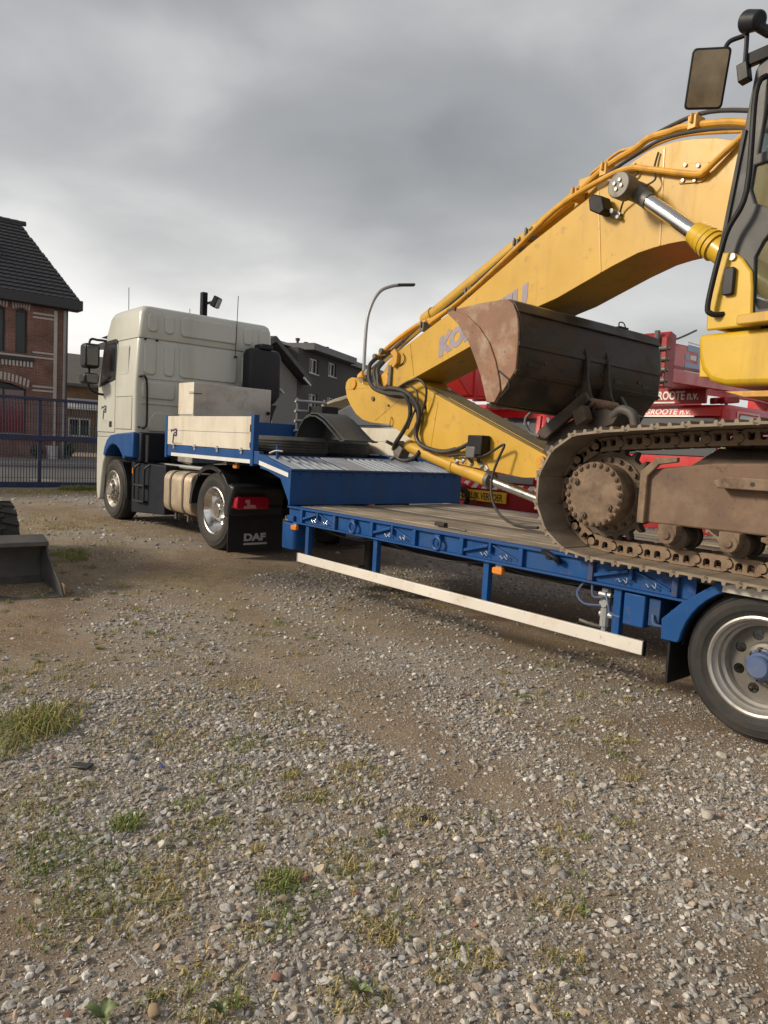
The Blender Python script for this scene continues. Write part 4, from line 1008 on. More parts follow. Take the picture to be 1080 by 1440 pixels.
# gooseneck: step box, ramp plate, upper deck
MB().box(-.03, .0, .0, W_, .905, 1.262).build('step_face', 'blue', tl_, .004)
MB().box(-.04, .015, -.004, W_ + .004, 1.262, 1.288).build('step_lip', 'blue_worn', tl_, .006)
b_ = MB()
for k in range(14): b_.cyl((.002, .12 + k * .18, 1.235), (.012, .12 + k * .18, 1.235), .012, n=6)
b_.build('step_rivets', 'blue_worn', tl_)
for y, s in ((0, 1), (W_, -1)):
    ya, yb = sorted((y, y + s * .06))
    MB().prism([(-.66, 1.42), (-.04, 1.285), (-.04, 1.20), (-.66, 1.30)], XZ, ya, yb).build('ramp_side', 'blue', tl_, .004)
    MB().prism([(-.66, 1.30), (-.045, 1.20), (-.035, .905), (-.23, 1.17), (-.50, 1.24), (-.66, 1.26)], XZ, ya + s * .02 if s > 0 else ya, yb if s > 0 else yb - .02).build('neck_gusset', 'blue', tl_, .003)
    ys = y - s * .003; ya2, yb2 = sorted((ys, y))
    MB().prism([(-.65, 1.345), (-.045, 1.242), (-.045, 1.196), (-.65, 1.298)], XZ, ya2, yb2).build('reflective_strip', 'reflector', tl_, smooth=0)
    MB().box(-3.13, -.66, ya, yb, 1.30, 1.445).build('upper_rail', 'blue', tl_, .004)
    MB().box(-2.96, -.80, ya2, yb2, 1.302, 1.346).build('reflective_strip', 'reflector', tl_, smooth=0)
    # drop side boards and posts
    yb0, yb1 = sorted((y - s * .004, y + s * .026))
    for q in range(2):
        z0 = 1.452 + q * .192
        o = MB().box(-3.085, -.845, yb0, yb1, z0, z0 + .189).build('dropside_board', 'dropside', tl_, .004)
    for x, z1 in ((-3.125, 1.84), (-.81, 1.855)):
        MB().box(x - .03, x + .035, min(y - s * .012, y + s * .06), max(y - s * .012, y + s * .06), 1.275, z1).build('corner_post', 'blue', tl_, .006)
    MB().box(-.86, -.846, min(y - s * .008, y + s * .03), max(y - s * .008, y + s * .03), 1.452, 1.834).build('board_end_cap', 'dropside', tl_)
    for x in (-2.87, -2.25, -1.64, -1.05):
        MB().box(x - .022, x + .022, min(y - s * .012, y), max(y - s * .012, y), 1.40, 1.475).cyl((x - .03, y - s * .012, 1.447), (x + .03, y - s * .012, 1.447), .011, n=8).build('hinge', 'galv', tl_, .002)
    MB().cyl((-.848, y - s * .006, 1.48), (-.848, y - s * .006, 1.54), .01, n=8).cyl((-.848, y - s * .006, 1.66), (-.848, y - s * .006, 1.74), .012, n=8).build('latch', 'black', tl_)
emblem((-2.97, -.0075, 1.50), (1, 0, 0), (0, 0, 1), .17, tl_)
MB().box(-2.93, -2.62, -.0075, -.004, 1.466, 1.474).box(-2.9, -2.66, -.0075, -.004, 1.48, 1.484).build('small_print', 'decal_grey', tl_, smooth=0)
MB().box(-3.13, -3.08, .062, W_ - .062, 1.30, 1.84).build('headboard', 'blue', tl_, .006)
MB().box(-3.08, -.66, .062, W_ - .062, 1.36, 1.40).build('neck_deck', 'blue_worn', tl_)
for y in (.85, 1.65): MB().prism([(-3.0, 1.18), (-3.0, 1.36), (-.66, 1.36), (-.05, 1.24), (-.05, .56), (-.3, .56), (-.9, 1.14)], XZ, y, y + .1).build('neck_beam', 'navy_dark', tl_, .005)
# ramp: light plates with rows of slats between
sl_dir = (1.275 - 1.405) / (.62)
def rampbox(x0, x1, y0, y1, t, nm, m_, lift=0):
    z = lambda x: 1.405 + (x + .66) * sl_dir + lift
    return MB().prism([(x0, z(x0) - t), (x1, z(x1) - t), (x1, z(x1)), (x0, z(x0))], XZ, y0, y1).build(nm, m_, tl_, .002, 0)
rampbox(-.66, -.042, .062, W_ - .062, .02, 'ramp_floor', 'black', -.09)  # floor coloured black to put the shade into the slots
y = .10; fld = 0
for f_ in range(4):
    pw_ = (.12, .34, .30, .22)[f_]
    rampbox(-.655, -.045, y, min(y + pw_, W_ - .07), .015, 'ramp_plate', 'ramp_plate', .0); y += pw_ + .05
    for k in range(6 if f_ < 3 else 0):
        rampbox(-.65, -.05, y, y + .038, .02, 'ramp_slat', 'ramp_plate'); y += .094
for y0 in (.12,):
    MB().cyl((-.52, .15, 1.36), (-.52, .15, 1.53), .018, n=8).build('ramp_pin', 'blue', tl_)
    MB().tube([(-.60, .10, 1.43), (-.52, .13, 1.46), (-.44, .17, 1.46)], .012, 6).build('pin_handle', 'galv', tl_)
# side guard
MB().box(.19, 4.125, .0, .03, .335, .425).build('side_guard', 'white_bar', tl_, .006)
MB().box(.182, .19, -.002, .032, .333, .427).build('guard_end_cap', 'pvc_grey', tl_); MB().box(4.125, 4.133, -.002, .032, .333, .427).build('guard_end_cap', 'black', tl_)
for x in (.30, 1.40, 2.75, 3.90): MB().box(x - .028, x + .028, .032, .085, .34, .725).build('guard_post', 'blue', tl_, .004)
# amber marker lamps
for x, y, z in ((-1.35, .08, 1.245), (.10, -.01, .68), (2.87, .02, .672)):
    MB().prism(rrect(x - .05, x + .05, z - .025, z + .025, .015), XZ, y, y + .04).build('marker_lamp', 'amber', tl_, .006)
    MB().box(x - .03, x + .03, y + .02, y + .05, z + .025, z + .06).build('lamp_bracket', 'galv', tl_)
# blue box at the front corner with landing leg
MB().prism(rrect(-.15, .10, .0, .30, .05), XY, .44, .72).build('front_tank', 'blue', tl_, .01)
MB().box(-.04, .08, .0, .3, .725, .80).build('tank_mount', 'blue', tl_, .006)
MB().cyl((.62, .62, .30), (.62, .62, .75), .06, n=12).cyl((.62, .62, .27), (.62, .62, .31), .12, n=14).build('landing_leg', 'black', tl_)
MB().cyl((-.1, .05, .76), (.0, .05, .76), .012, n=6).tube([(-.1, .03, .78), (-.05, .0, .75), (.0, .02, .74)], .01, 6).build('air_coupling', 'rim_dark', tl_)
# valve with hoses and blue control box
b_ = MB().cyl((3.78, .10, .44), (3.78, .10, .70), .035, n=10).cyl((3.78, .06, .60), (3.78, .18, .60), .03, n=10).cyl((3.78, .10, .44), (3.78, .10, .38), .022, n=8).cyl((3.74, .1, .52), (3.84, .1, .52), .022, n=8).cyl((3.75, .06, .66), (3.84, .06, .66), .018, n=8)
vo = b_.build('air_valve', 'galv', tl_)
MB().tube([(3.76, .09, .43), (3.70, .06, .44), (3.62, .04, .455)], .013, 8).build('valve_lever', 'rim_dark', vo)
MB().tube([(3.76, .06, .58), (3.66, .02, .58), (3.60, .02, .64), (3.63, .05, .72)], .008, 6).build('air_hose', 'hub_blue', vo)
MB().tube([(3.78, .05, .64), (3.72, .03, .64), (3.70, .04, .72)], .008, 6).build('air_hose', 'hub_blue', vo)
MB().tube([(3.80, .05, .68), (3.84, .03, .60), (3.86, .03, .55), (3.93, .03, .54)], .008, 6).build('air_hose', 'hub_blue', vo)
MB().box(3.95, 4.10, .03, .35, .50, .71).build('control_box', 'blue', tl_, .008)
MB().box(4.11, 4.19, .06, .3, .52, .70).build('control_box', 'blue_worn', tl_, .006)
MB().tube([(4.15, .05, .60), (4.17, .03, .55), (4.22, .04, .54)], .008, 6).build('air_hose', 'hub_blue', tl_)
# slack air and electric lines under the deck
for k, (x0, x1, y, sag) in enumerate(((.3, 1.4, .14, .05), (1.4, 2.75, .13, .07), (2.75, 3.75, .14, .05), (.2, 3.7, .30, .03))):
    MB().tube([(x0, y, .715), (x0 * .75 + x1 * .25, y + .01, .712 - sag * .8), ((x0 + x1) / 2, y, .712 - sag), (x0 * .25 + x1 * .75, y - .01, .712 - sag * .7), (x1, y, .715)], .009, 6).build('air_line', 'hose', tl_)
# wheels, fenders, flaps
for x in (4.815, 5.92, 7.03):
    wheel(tl_, (x, .03, .437), .434, .26, .276, 'trailer'); wheel(tl_, (x, W_ - .03, .437), .434, .26, .276, 'trailer', 1)
    MB().cyl((x, .3, .418), (x, W_ - .3, .418), .08, n=10).build('axle', 'black', tl_)
for y0, y1 in ((-.012, .03), (W_ - .03, W_ + .012)):
    inner = [(4.815 + .455 * math.cos(t), .428 + .455 * math.sin(t)) for t in [R(a) for a in range(172, 84, -8)]]
    MB().prism([(4.245, .475), (4.24, .60), (4.36, .725), (4.58, .896), (4.86, .896), (4.86, .884)] + inner[::-1] + [(4.35, .475)], XZ, y0, y1).build('fender', 'blue', tl_, .006)
    for cx0, cx1 in ((5.10, 5.70), (6.2, 6.8)): MB().box(cx0 + .15, cx1 - .1, y0, y1, .79, .874).build('fender_link', 'blue', tl_)
    MB().box(4.28, 4.295, min(max(y0, .0), W_ - .4) + .02 if y0 < 1 else W_ - .4, .38 if y0 < 1 else W_ - .02, .20, .66).build('mud_flap', 'black', tl_)
    a_ = [R(x) for x in range(176, 58, -8)]
    MB().prism([(4.815 + .453 * math.cos(t), .430 + .453 * math.sin(t)) for t in a_] + [(4.815 + .447 * math.cos(t), .430 + .447 * math.sin(t)) for t in reversed(a_)], XZ, .032 if y0 < 1 else W_ - .36, .36 if y0 < 1 else W_ - .032).build('wheel_liner', 'black', tl_)
MB().box(4.60, 6.6, -.022, -.014, .835, .900).build('reflector_plate', 'aluminium', tl_, .003)
MB().box(9.6, 9.7, .0, W_, .55, .9).build('tail_board', 'blue', tl_, .01)

# ---- things lying on the gooseneck
bx = thing('aluminium_box', 'dented aluminium box strapped between the truck cab and the gooseneck', 'box', (-3.86, 1.4, 1.43))
MB().box(-4.12, -3.62, .62, 1.93, 1.18, 2.37).build('body', 'aluminium', bx, .012)
MB().box(-4.125, -3.615, .613, .625, 1.9, 2.37).build('lid_edge', 'dropside', bx, .004)
for z in (2.22, 1.86): MB().box(-3.75, -3.60, .605, .63, z - .02, z + .02).cyl((-3.61, .60, z), (-3.61, .74, z), .018, n=8).build('latch', 'aluminium', bx, .004)
for z in (2.0,): MB().cyl((-3.62, 1.88, z), (-3.60, 1.88, z), .03, n=10).build('lock', 'black', bx)
for k, (x, y, z, lb) in enumerate(((-1.62, 1.02, 1.40, 'worn black tyre lying flat behind the blue gooseneck post'), (-2.02, 2.05, 1.40, 'worn black tyre lying flat beside the tyre by the gooseneck post'))):
    r_ = .50; prof = [(.28, .03), (.34, .0), (.45, .0), (r_, .05)]
    for q in range(4): yy = .06 + q * .035; prof += [(r_, yy), (r_ - .01, yy + .003), (r_ - .01, yy + .01), (r_, yy + .013)]
    prof += [(r_, .19), (.45, .235), (.34, .235), (.28, .2), (.30, .15), (.30, .08), (.28, .03)]
    o = MB().lathe(prof, (x, y, z), 'z', 48).build('loose_tyre', 'rubber_dusty')
    tag(o, lb, 'tyre')
# plastic mudguard shell lying on the tyres
pf = [(-1.87, 1.63), (-1.86, 1.70), (-1.78, 1.83), (-1.66, 1.93), (-1.50, 1.97), (-1.34, 1.965), (-1.12, 1.90), (-.86, 1.77), (-.62, 1.655), (-.52, 1.63)]
pf = [(-1.87 + (x + 1.87) * .8, z) for x, z in pf]
b_ = MB()
for y0, y1, dz in ((1.28, 1.31, -.035), (1.31, 1.70, 0), (1.70, 1.73, -.03)):
    top = [(x, z + dz * (1 if 1 <= k_ < 9 else 0)) for k_, (x, z) in enumerate(pf)]
    b_.prism(top + [(x, z - .015) for x, z in reversed(top)], lambda p, q, d: (p + (d - 1.3) * .25, d, q), y0, y1)
b_.prism(pf, lambda p, q, d: (p + (d - 1.3) * .25, d, q), 1.66, 1.67)
tag(b_.build('plastic_mudguard', 'guard_grey', None, .004), 'loose dark grey plastic mudguard lying on top of the tyres', 'mudguard')
rk = thing('tube_rack', 'grey tubular rack standing on the gooseneck behind the tyres', 'rack', (-2.6, 2.0, 1.4))
for x, y in ((-3.03, 2.05), (-2.95, 2.5)): MB().cyl((x, y, 1.4), (x, y, 2.25), .03, n=8).build('upright', 'zinc', rk)
for z in (1.75, 1.9, 2.05, 2.2): MB().tube([(-3.03, 2.05, z), (-3.0, 2.02, z), (-2.93, 2.45, z), (-2.95, 2.5, z)], .022, 8).build('rung', 'galv', rk)
o = MB().box(-2.95, -2.6, 2.2, 2.5, 1.5, 2.13).build('battery_box', 'black'); tag(o, 'black open crate beside the tubular rack on the gooseneck', 'crate')
MB().box(-2.93, -2.58, 2.18, 2.5, 1.4, 1.5).build('base', 'black', o)
o = MB().box(.0, .12, -.05, .0, 0, .035); o.xf(lambda x, y, z: (1.93 + x, .30 + y, .905 + z)); tag(o.build('black_block', 'ink', bevel=.006), 'small black block lying on the planks near the deck edge', 'block')
o = MB().tube([(2.10, .26, .906), (2.2, .26, .908), (2.32, .24, .906)], .008, 6); tag(o.build('iron_rod', 'rim_dark'), 'short iron rod lying on the planks beside the black block', 'rod')
# ================================================================== EXCAVATOR
EA = R(5); EO = Vector((5.3, 1.29, 0))
def ew(F, L, z): return (EO.x - F * math.cos(EA) - L * math.sin(EA), EO.y + F * math.sin(EA) - L * math.cos(EA), z)
FZ = lambda p, q, d: ew(p, d, q)        # polygon in (forward,z), extruded sideways; d>0 = near side
ex = thing('crawler_excavator', 'yellow crawler excavator with folded arm loaded on the trailer deck', 'excavator', (5.3, 1.29, .9))
# ---- boom
boom_poly = [(5.70, 2.40), (5.68, 2.48), (5.60, 2.58), (5.47, 2.67), (4.353, 3.088), (3.371, 3.542), (2.605, 3.844), (2.284, 3.983), (2.16, 4.02), (2.059, 4.034), (1.9, 4.028), (1.751, 4.001), (1.565, 3.95), (1.373, 3.873), (.95, 3.45), (.45, 2.7), (.2, 2.4),
             (.15, 2.1), (.5, 2.15), (1.0, 2.75), (1.3, 3.05), (1.476, 3.166), (1.659, 3.237), (1.78, 3.252), (1.895, 3.255), (2.03, 3.25), (2.171, 3.235), (2.423, 3.17), (2.996, 2.989), (3.207, 2.945), (4.208, 2.626), (4.984, 2.393), (5.508, 2.243), (5.60, 2.245), (5.67, 2.30)]
bo = MB().prism(boom_poly, FZ, -.262, .262).build('boom', 'yellow', ex, .006, 25)
# side plates stand proud of the box, as welded
MB().prism(boom_poly, FZ, .262, .272).build('boom_side_plate', 'yellow', ex, .004, 20)
MB().prism(boom_poly, FZ, -.272, -.262).build('boom_side_plate', 'yellow', ex, .004, 20)
for (F0, z0, F1, z1) in ((2.62, 3.83, 2.53, 3.14), (5.18, 2.76, 5.08, 2.40), (2.0, 4.0, 1.97, 3.26)): MB().bar(ew(F0, .273, z0), ew(F1, .273, z1), .008, .012).build('weld_seam', 'yellow', bo)
th_ = math.atan2(2.98 - 2.60, 3.40 - 4.63)
tx_ = Vector(ew(4.63 - 1, 0, 0)) - Vector(ew(4.63, 0, 0)); 
xdir = Vector(ew(3.382, 0, 2.985)) - Vector(ew(4.63, 0, 2.590)); ydir = Vector((0, 0, 1))
text('lettering', 'KOMATSU', frame4(ew(4.645, .2735, 2.588), xdir, ydir), .245, 'decal_purple', bo, .019, 1.16, .25)
# pivot bosses
MB().cyl(ew(2.14, .27, 3.69), ew(2.14, .36, 3.69), .16, n=24).build('pivot_reinforcement', 'yellow', bo, .006) if 0 else None
pv = MB().cyl(ew(2.14, .272, 3.68), ew(2.14, .60, 3.68), .078, n=24).cyl(ew(2.14, .50, 3.68), ew(2.14, .62, 3.68), .10, n=24)
pv = pv.build('boom_cylinder_pin', 'rim_dark', ex, .008)
for t in (0, 1, 2, 3): MB().cyl(ew(2.14 + .035 * math.cos(t * 1.57 + .4), .62, 3.68 + .035 * math.sin(t * 1.57 + .4)), ew(2.14 + .035 * math.cos(t * 1.57 + .4), .632, 3.68 + .035 * math.sin(t * 1.57 + .4)), .014, n=6).build('bolt', 'steel', pv)
for s in (1, -1):
    L_ = .45 * s
    if s < 0: MB().cyl(ew(2.14, -.272, 3.68), ew(2.14, -.60, 3.68), .08, n=20).build('boom_cylinder_pin', 'rim_dark', ex)
    MB().cyl(ew(2.14, L_, 3.68), ew(1.45, L_, 3.15), .055, n=20).build('boom_cylinder_rod', 'chrome', ex)
    MB().cyl(ew(2.10, L_, 3.65), ew(1.97, L_, 3.55), .062, n=16).build('rod_eye', 'rim_dark', ex)
    d_ = Vector((1.45 - 2.14, 3.15 - 3.68)).normalized()
    b_ = MB(); p = Vector((1.56, 3.235))
    for k, r_ in enumerate((.085, .095, .102, .106, .104)):
        q_ = p + d_ * .045; b_.cyl(ew(p.x, L_, p.y), ew(q_.x, L_, q_.y), r_ * .92, r_, n=20); p = q_
    b_.cyl(ew(p.x, L_, p.y), ew(p.x + d_.x * 1.25, L_, p.y + d_.y * 1.25), .09, n=20); b_.build('boom_cylinder', 'yellow_bright', ex)
# ---- arm
arm_poly = [(6.644, 2.323), (6.63, 2.39), (6.58, 2.43), (6.50, 2.45), (6.40, 2.43), (6.30, 2.37), (6.152, 2.325), (5.15, 2.355), (5.056, 2.335), (4.916, 2.25), (4.629, 2.135), (3.728, 1.808), (3.07, 1.57), (3.02, 1.52), (3.03, 1.43), (3.157, 1.352), (3.34, 1.342), (4.348, 1.432), (4.60, 1.49), (4.989, 1.618), (5.599, 1.842), (6.0, 1.865), (6.197, 1.902), (6.36, 1.975), (6.501, 2.087), (6.60, 2.2)]
ar = MB().prism(arm_poly, FZ, -.195, .195).build('arm', 'yellow', ex, .006, 28)
for s in (1, -1): MB().prism(arm_poly, FZ, *sorted((.195 * s, .203 * s))).build('arm_side_plate', 'yellow', ex, .003, 20)
MB().prism([(4.90, 2.243), (4.629, 2.136), (3.1, 1.582), (3.1, 1.595), (4.629, 2.152), (4.90, 2.26)], FZ, -.17, .17).build('grimy_top', 'olive_grime', ar, .002)
MB().prism([(4.60, 2.126), (3.15, 1.60), (3.15, 1.618), (4.60, 2.146)], FZ, .12, .135).build('top_rib', 'yellow', ar)
for (F0, z0, F1, z1) in ((5.92, 1.89, 5.31, 2.2), (6.6, 2.30, 6.1, 2.31), (4.70, 2.1, 4.78, 1.6)): MB().bar(ew(F0, .204, z0), ew(F1, .204, z1), .006, .014).build('weld_seam', 'yellow', ar)
MB().cyl(ew(6.44, -.22, 2.36), ew(6.44, .225, 2.36), .068, n=20).build('arm_cylinder_pin', 'yellow_pipe', ex, .005)
MB().cyl(ew(6.44, -.12, 2.36), ew(6.44, .12, 2.36), .1, n=20).build('rod_eye', 'rim_dark', ex)
MB().cyl(ew(5.63, -.30, 2.37), ew(5.63, .30, 2.37), .085, n=24).build('arm_pivot_pin', 'yellow_pipe', ex, .008)
MB().box(0, .03, -.03, .03, -.12, .12).xf(lambda x, y, z: ew(5.52 + y, .275 + x, 2.42 + z)).build('pin_retainer', 'rim_dark', ex, .006)
b_ = MB().cyl(ew(5.97, .203, 2.16), ew(5.97, .225, 2.16), .028, n=10).cyl(ew(5.63, .203, 2.07), ew(5.63, .22, 2.07), .016, n=8)
b_.build('grease_nipple', 'rim_dark', ar); MB().tube([ew(5.56, .21, 1.93), ew(5.54, .235, 1.9), ew(5.55, .235, 1.84), ew(5.57, .21, 1.81)], .008, 6).build('hose_hook', 'yellow', ar)
MB().prism(rrect(4.86, 4.98, 1.98, 2.10, .01), FZ, .2032, .206).build('warning_label', 'sign_yellow', ar)
MB().prism([(4.885, 2.02), (4.955, 2.02), (4.92, 2.085)], FZ, .2061, .2075).build('warning_mark', 'ink', ar)
# ---- arm cylinder on top of the boom
MB().cyl(ew(6.52, .03, 2.455), ew(5.2, .03, 3.06), .052, n=20).build('arm_cylinder_rod', 'chrome', ex)
MB().cyl(ew(6.52, .03, 2.455), ew(6.42, .03, 2.50), .075, n=16).build('arm_rod_sleeve', 'yellow_pipe', ex)
MB().cyl(ew(5.25, 0, 3.06), ew(2.95, 0, 4.0), .082, n=20).cyl(ew(5.25, 0, 3.06), ew(5.1, 0, 3.12), .098, n=20).build('arm_cylinder', 'yellow', ex)
MB().prism([(3.05, 3.6), (2.7, 3.75), (2.82, 4.06), (2.98, 4.06)], FZ, -.12, .12).build('cylinder_bracket', 'yellow', ex, .01)
# ---- pipes along the boom
def pipe(pts, r, nm='steel_pipe', m_='yellow_pipe', n_=10): return MB().tube([ew(*p) for p in pts], r, n_).build(nm, m_, ex)
pipe([(6.0, .14, 2.70), (5.884, .13, 2.755), (5.739, .13, 2.82), (5.54, .13, 2.90), (5.24, .14, 2.99), (5.0, .17, 3.01), (4.80, .2, 3.03), (4.3, .2, 3.20), (3.6, .2, 3.57), (3.0, .2, 3.85), (2.66, .2, 4.03), (2.33, .2, 4.115), (2.2, .2, 4.16), (2.02, .2, 4.15), (1.88, .2, 4.145), (1.5, .2, 4.06), (1.2, .2, 3.93)], .030)
pipe([(4.85, .26, 2.96), (4.3, .26, 3.17), (3.6, .26, 3.52), (3.05, .30, 3.78), (2.55, .315, 3.90), (2.28, .32, 3.915), (2.06, .32, 3.845), (1.68, .32, 3.71), (1.60, .32, 3.715), (1.53, .32, 3.76), (1.30, .30, 3.92)], .024)
pipe([(4.85, .02, 3.16), (4.2, .06, 3.42), (3.5, .08, 3.72), (2.9, .12, 3.98), (2.82, .14, 4.06), (2.72, .15, 4.09), (2.54, .15, 4.16), (2.39, .15, 4.155), (1.9, .15, 4.16), (1.2, .15, 3.98)], .013)
pipe([(2.75, .245, 3.90), (2.3, .245, 4.04), (2.0, .245, 4.09), (1.6, .245, 4.03), (1.2, .23, 3.9)], .016, 'hydraulic_hose', 'hose')
pipe([(2.4, .235, 4.02), (2.1, .235, 4.075), (1.8, .235, 4.06), (1.3, .235, 3.93)], .016, 'steel_pipe', 'yellow_pipe')
pipe([(5.2, .10, 2.98), (4.6, .12, 3.2), (3.9, .12, 3.52), (3.1, .14, 3.88), (2.5, .17, 4.10), (2.1, .17, 4.2), (1.7, .17, 4.21), (1.2, .15, 4.05)], .017, 'hydraulic_hose', 'hose')
for F, z, L_ in ((4.27, 3.215, .2), (3.60, 3.585, .2), (3.45, 3.65, .2), (2.91, 3.89, .2), (2.62, 4.03, .18), (1.79, 4.15, .2), (5.0, 2.95, .2)):
    MB().box(-.035, .035, -.06, .06, -.05, .05).xf(lambda x, y, zz: ew(F + x, L_ + y, z + zz - .01)).cyl(ew(F, L_, z), ew(F, L_, z + .075), .012, n=6).cyl(ew(F, L_ + .07, z - .02), ew(F, L_ + .07, z + .05), .012, n=6).build('pipe_clamp', 'rim_dark' if F > 3.4 else 'yellow_pipe', ex, .004)
bk = MB().prism([(1.82, 3.83), (1.60, 3.79), (1.60, 3.68), (1.65, 3.655), (1.84, 3.69)], FZ, .273, .285).build('pipe_bracket', 'yellow', ex, .004)
for F, z in ((1.79, 3.815), (1.80, 3.705), (1.68, 3.78), (1.70, 3.68)): MB().cyl(ew(F, .284, z), ew(F, .30, z), .014, n=6).build('bolt', 'steel', bk)
pipe([(2.25, .29, 3.95), (2.22, .30, 3.86), (2.36, .30, 3.80), (2.28, .31, 3.74), (2.22, .33, 3.72)], .008, 'grease_hose', 'hose', 6)
pipe([(2.04, .29, 3.98), (2.06, .30, 3.86), (2.02, .33, 3.76), (2.08, .36, 3.72)], .008, 'grease_hose', 'hose', 6)
pipe([(2.26, .36, 3.70), (2.34, .31, 3.62), (2.36, .29, 3.55)], .008, 'lamp_cable', 'hose', 6)
wl = MB().prism([(2.60, 3.73), (2.56, 3.76), (2.46, 3.72), (2.42, 3.60), (2.47, 3.57), (2.58, 3.63)], FZ, .30, .42).build('work_lamp', 'black', ex, .012)
MB().bar(ew(2.45, .30, 3.62), ew(2.36, .29, 3.56), .04, .05).cyl(ew(2.40, .28, 3.60), ew(2.40, .36, 3.60), .02, n=8).cyl(ew(2.36, .275, 3.55), ew(2.36, .33, 3.55), .015, n=8).build('lamp_bracket', 'galv', wl)
MB().prism([(5.50, 2.68), (5.42, 2.72), (5.36, 2.66), (5.36, 2.55), (5.42, 2.50), (5.46, 2.52), (5.42, 2.58), (5.44, 2.63)], FZ, .273, .32).build('hose_guide', 'yellow_pipe', ex, .006)
for F, L_, z in ((6.02, .14, 2.685), (5.90, .13, 2.745)): MB().cyl(ew(F, L_ - .05, z), ew(F, L_ + .06, z), .036, n=10).cyl(ew(F + .05, L_, z - .02), ew(F - .05, L_, z + .02), .03, n=8).build('pipe_union', 'rim_dark', ex, .004)
pipe([(5.30, .275, 2.66), (5.25, .285, 2.60), (5.28, .285, 2.55), (5.36, .28, 2.52)], .007, 'grease_hose', 'hose', 6)
# ---- hoses at the boom tip and on the arm
H = dict(A=[(6.02, .16, 2.67), (5.99, .27, 2.57), (5.91, .33, 2.45), (5.83, .36, 2.34), (5.67, .38, 2.25), (5.4, .38, 2.19), (5.14, .36, 2.17), (5.07, .32, 2.08), (5.07, .3, 1.92), (5.21, .28, 1.76), (5.39, .26, 1.6), (5.46, .2, 1.53)],
         B=[(5.80, .20, 2.60), (5.75, .31, 2.5), (5.71, .33, 2.4), (5.62, .35, 2.27), (5.31, .36, 2.25), (5.08, .34, 2.19), (4.95, .3, 2.06), (4.92, .28, 1.92), (4.98, .27, 1.8), (4.95, .27, 1.67), (4.81, .27, 1.59), (4.51, .26, 1.55), (4.29, .26, 1.58)],
         A2=[(5.90, .16, 2.62), (5.86, .28, 2.5), (5.76, .33, 2.36), (5.6, .34, 2.23), (5.35, .33, 2.17), (5.10, .32, 2.14), (4.99, .27, 2.02), (4.97, .25, 1.9), (5.0, .25, 1.75)])
for k_, p in H.items(): pipe(p, .026, 'hydraulic_hose', 'hose', 10)
pipe([(5.31, .33, 2.25), (5.11, .33, 2.32), (4.92, .32, 2.34), (4.81, .3, 2.26), (4.82, .28, 2.13), (4.89, .27, 1.98), (4.96, .27, 1.83)], .014, 'hydraulic_hose', 'hose')
pipe([(5.28, .3, 2.27), (5.08, .3, 2.27), (4.96, .3, 2.19), (4.95, .3, 2.06), (5.02, .3, 1.94), (5.1, .3, 1.79)], .012, 'hydraulic_hose', 'hose')
pipe([(5.46, .2, 1.53), (5.41, .2, 1.45), (5.24, .2, 1.42), (5.06, .2, 1.47), (4.98, .2, 1.54)], .024, 'hydraulic_hose', 'hose')
pipe([(4.81, .27, 1.59), (4.49, .27, 1.545), (4.19, .27, 1.6), (3.97, .27, 1.70)], .022, 'hydraulic_hose', 'hose')
pipe([(4.38, .26, 1.51), (4.18, .27, 1.53), (4.01, .28, 1.52), (3.81, .3, 1.53), (3.68, .3, 1.58), (3.5, .32, 1.65), (3.54, .34, 1.52), (3.59, .36, 1.35), (3.55, .4, 1.17), (3.41, .45, 1.02), (3.19, .5, .935), (2.94, .55, .92), (2.73, .6, .935)], .013, 'hydraulic_hose', 'hose')
b_ = MB().bar(ew(5.46, .17, 1.60), ew(5.30, .17, 1.50), .14, .13).cyl(ew(5.42, .12, 1.52), ew(5.46, .26, 1.42), .025, n=8).cyl(ew(5.5, .15, 1.58), ew(5.52, .3, 1.64), .022, n=8)
b_.build('cylinder_head_block', 'rim_dark', ex, .01)
MB().cyl(ew(5.30, .12, 1.60), ew(4.47, .12, 1.405), .075, n=20).cyl(ew(4.47, .12, 1.405), ew(3.88, .12, 1.285), .078, n=20).cyl(ew(4.50, .12, 1.41), ew(4.43, .12, 1.40), .086, n=20).build('bucket_cylinder', 'yellow', ex)
MB().cyl(ew(3.90, .12, 1.29), ew(3.85, .12, 1.28), .088, n=20).build('cylinder_gland', 'rim_dark', ex)
MB().cyl(ew(3.88, .12, 1.285), ew(3.16, .12, 1.14), .045, n=20).build('bucket_cylinder_rod', 'chrome', ex)
pipe([(4.95, .20, 1.58), (4.75, .2, 1.55), (4.43, .2, 1.50), (4.17, .2, 1.44)], .014)
vb = MB().box(-.11, .11, -.06, .06, -.10, .10).xf(lambda x, y, z: ew(3.92 + x, .27 + y, 1.635 + z)).build('valve_block', 'black', ex, .012)
MB().box(-.07, .07, -.05, .06, -.06, .06).xf(lambda x, y, z: ew(3.97 + x, .28 + y, 1.56 + z)).build('valve_body', 'zinc', vb, .012)
for F, z in ((4.31, 1.43), (4.21, 1.44), (4.08, 1.42), (3.92, 1.40), (3.84, 1.37)):
    MB().cyl(ew(F, .10, z - .05), ew(F, .22, z + .03), .025, n=10).cyl(ew(F - .02, .2, z + .02), ew(F + .02, .2, z + .06), .02, n=8).build('hose_fitting', 'galv', ex)
pipe([(3.93, .24, 1.46), (3.92, .27, 1.52), (3.90, .28, 1.56)], .018, 'hydraulic_hose', 'hose'); pipe([(4.06, .22, 1.45), (4.1, .27, 1.55), (4.03, .3, 1.66)], .012, 'hydraulic_hose', 'hose')
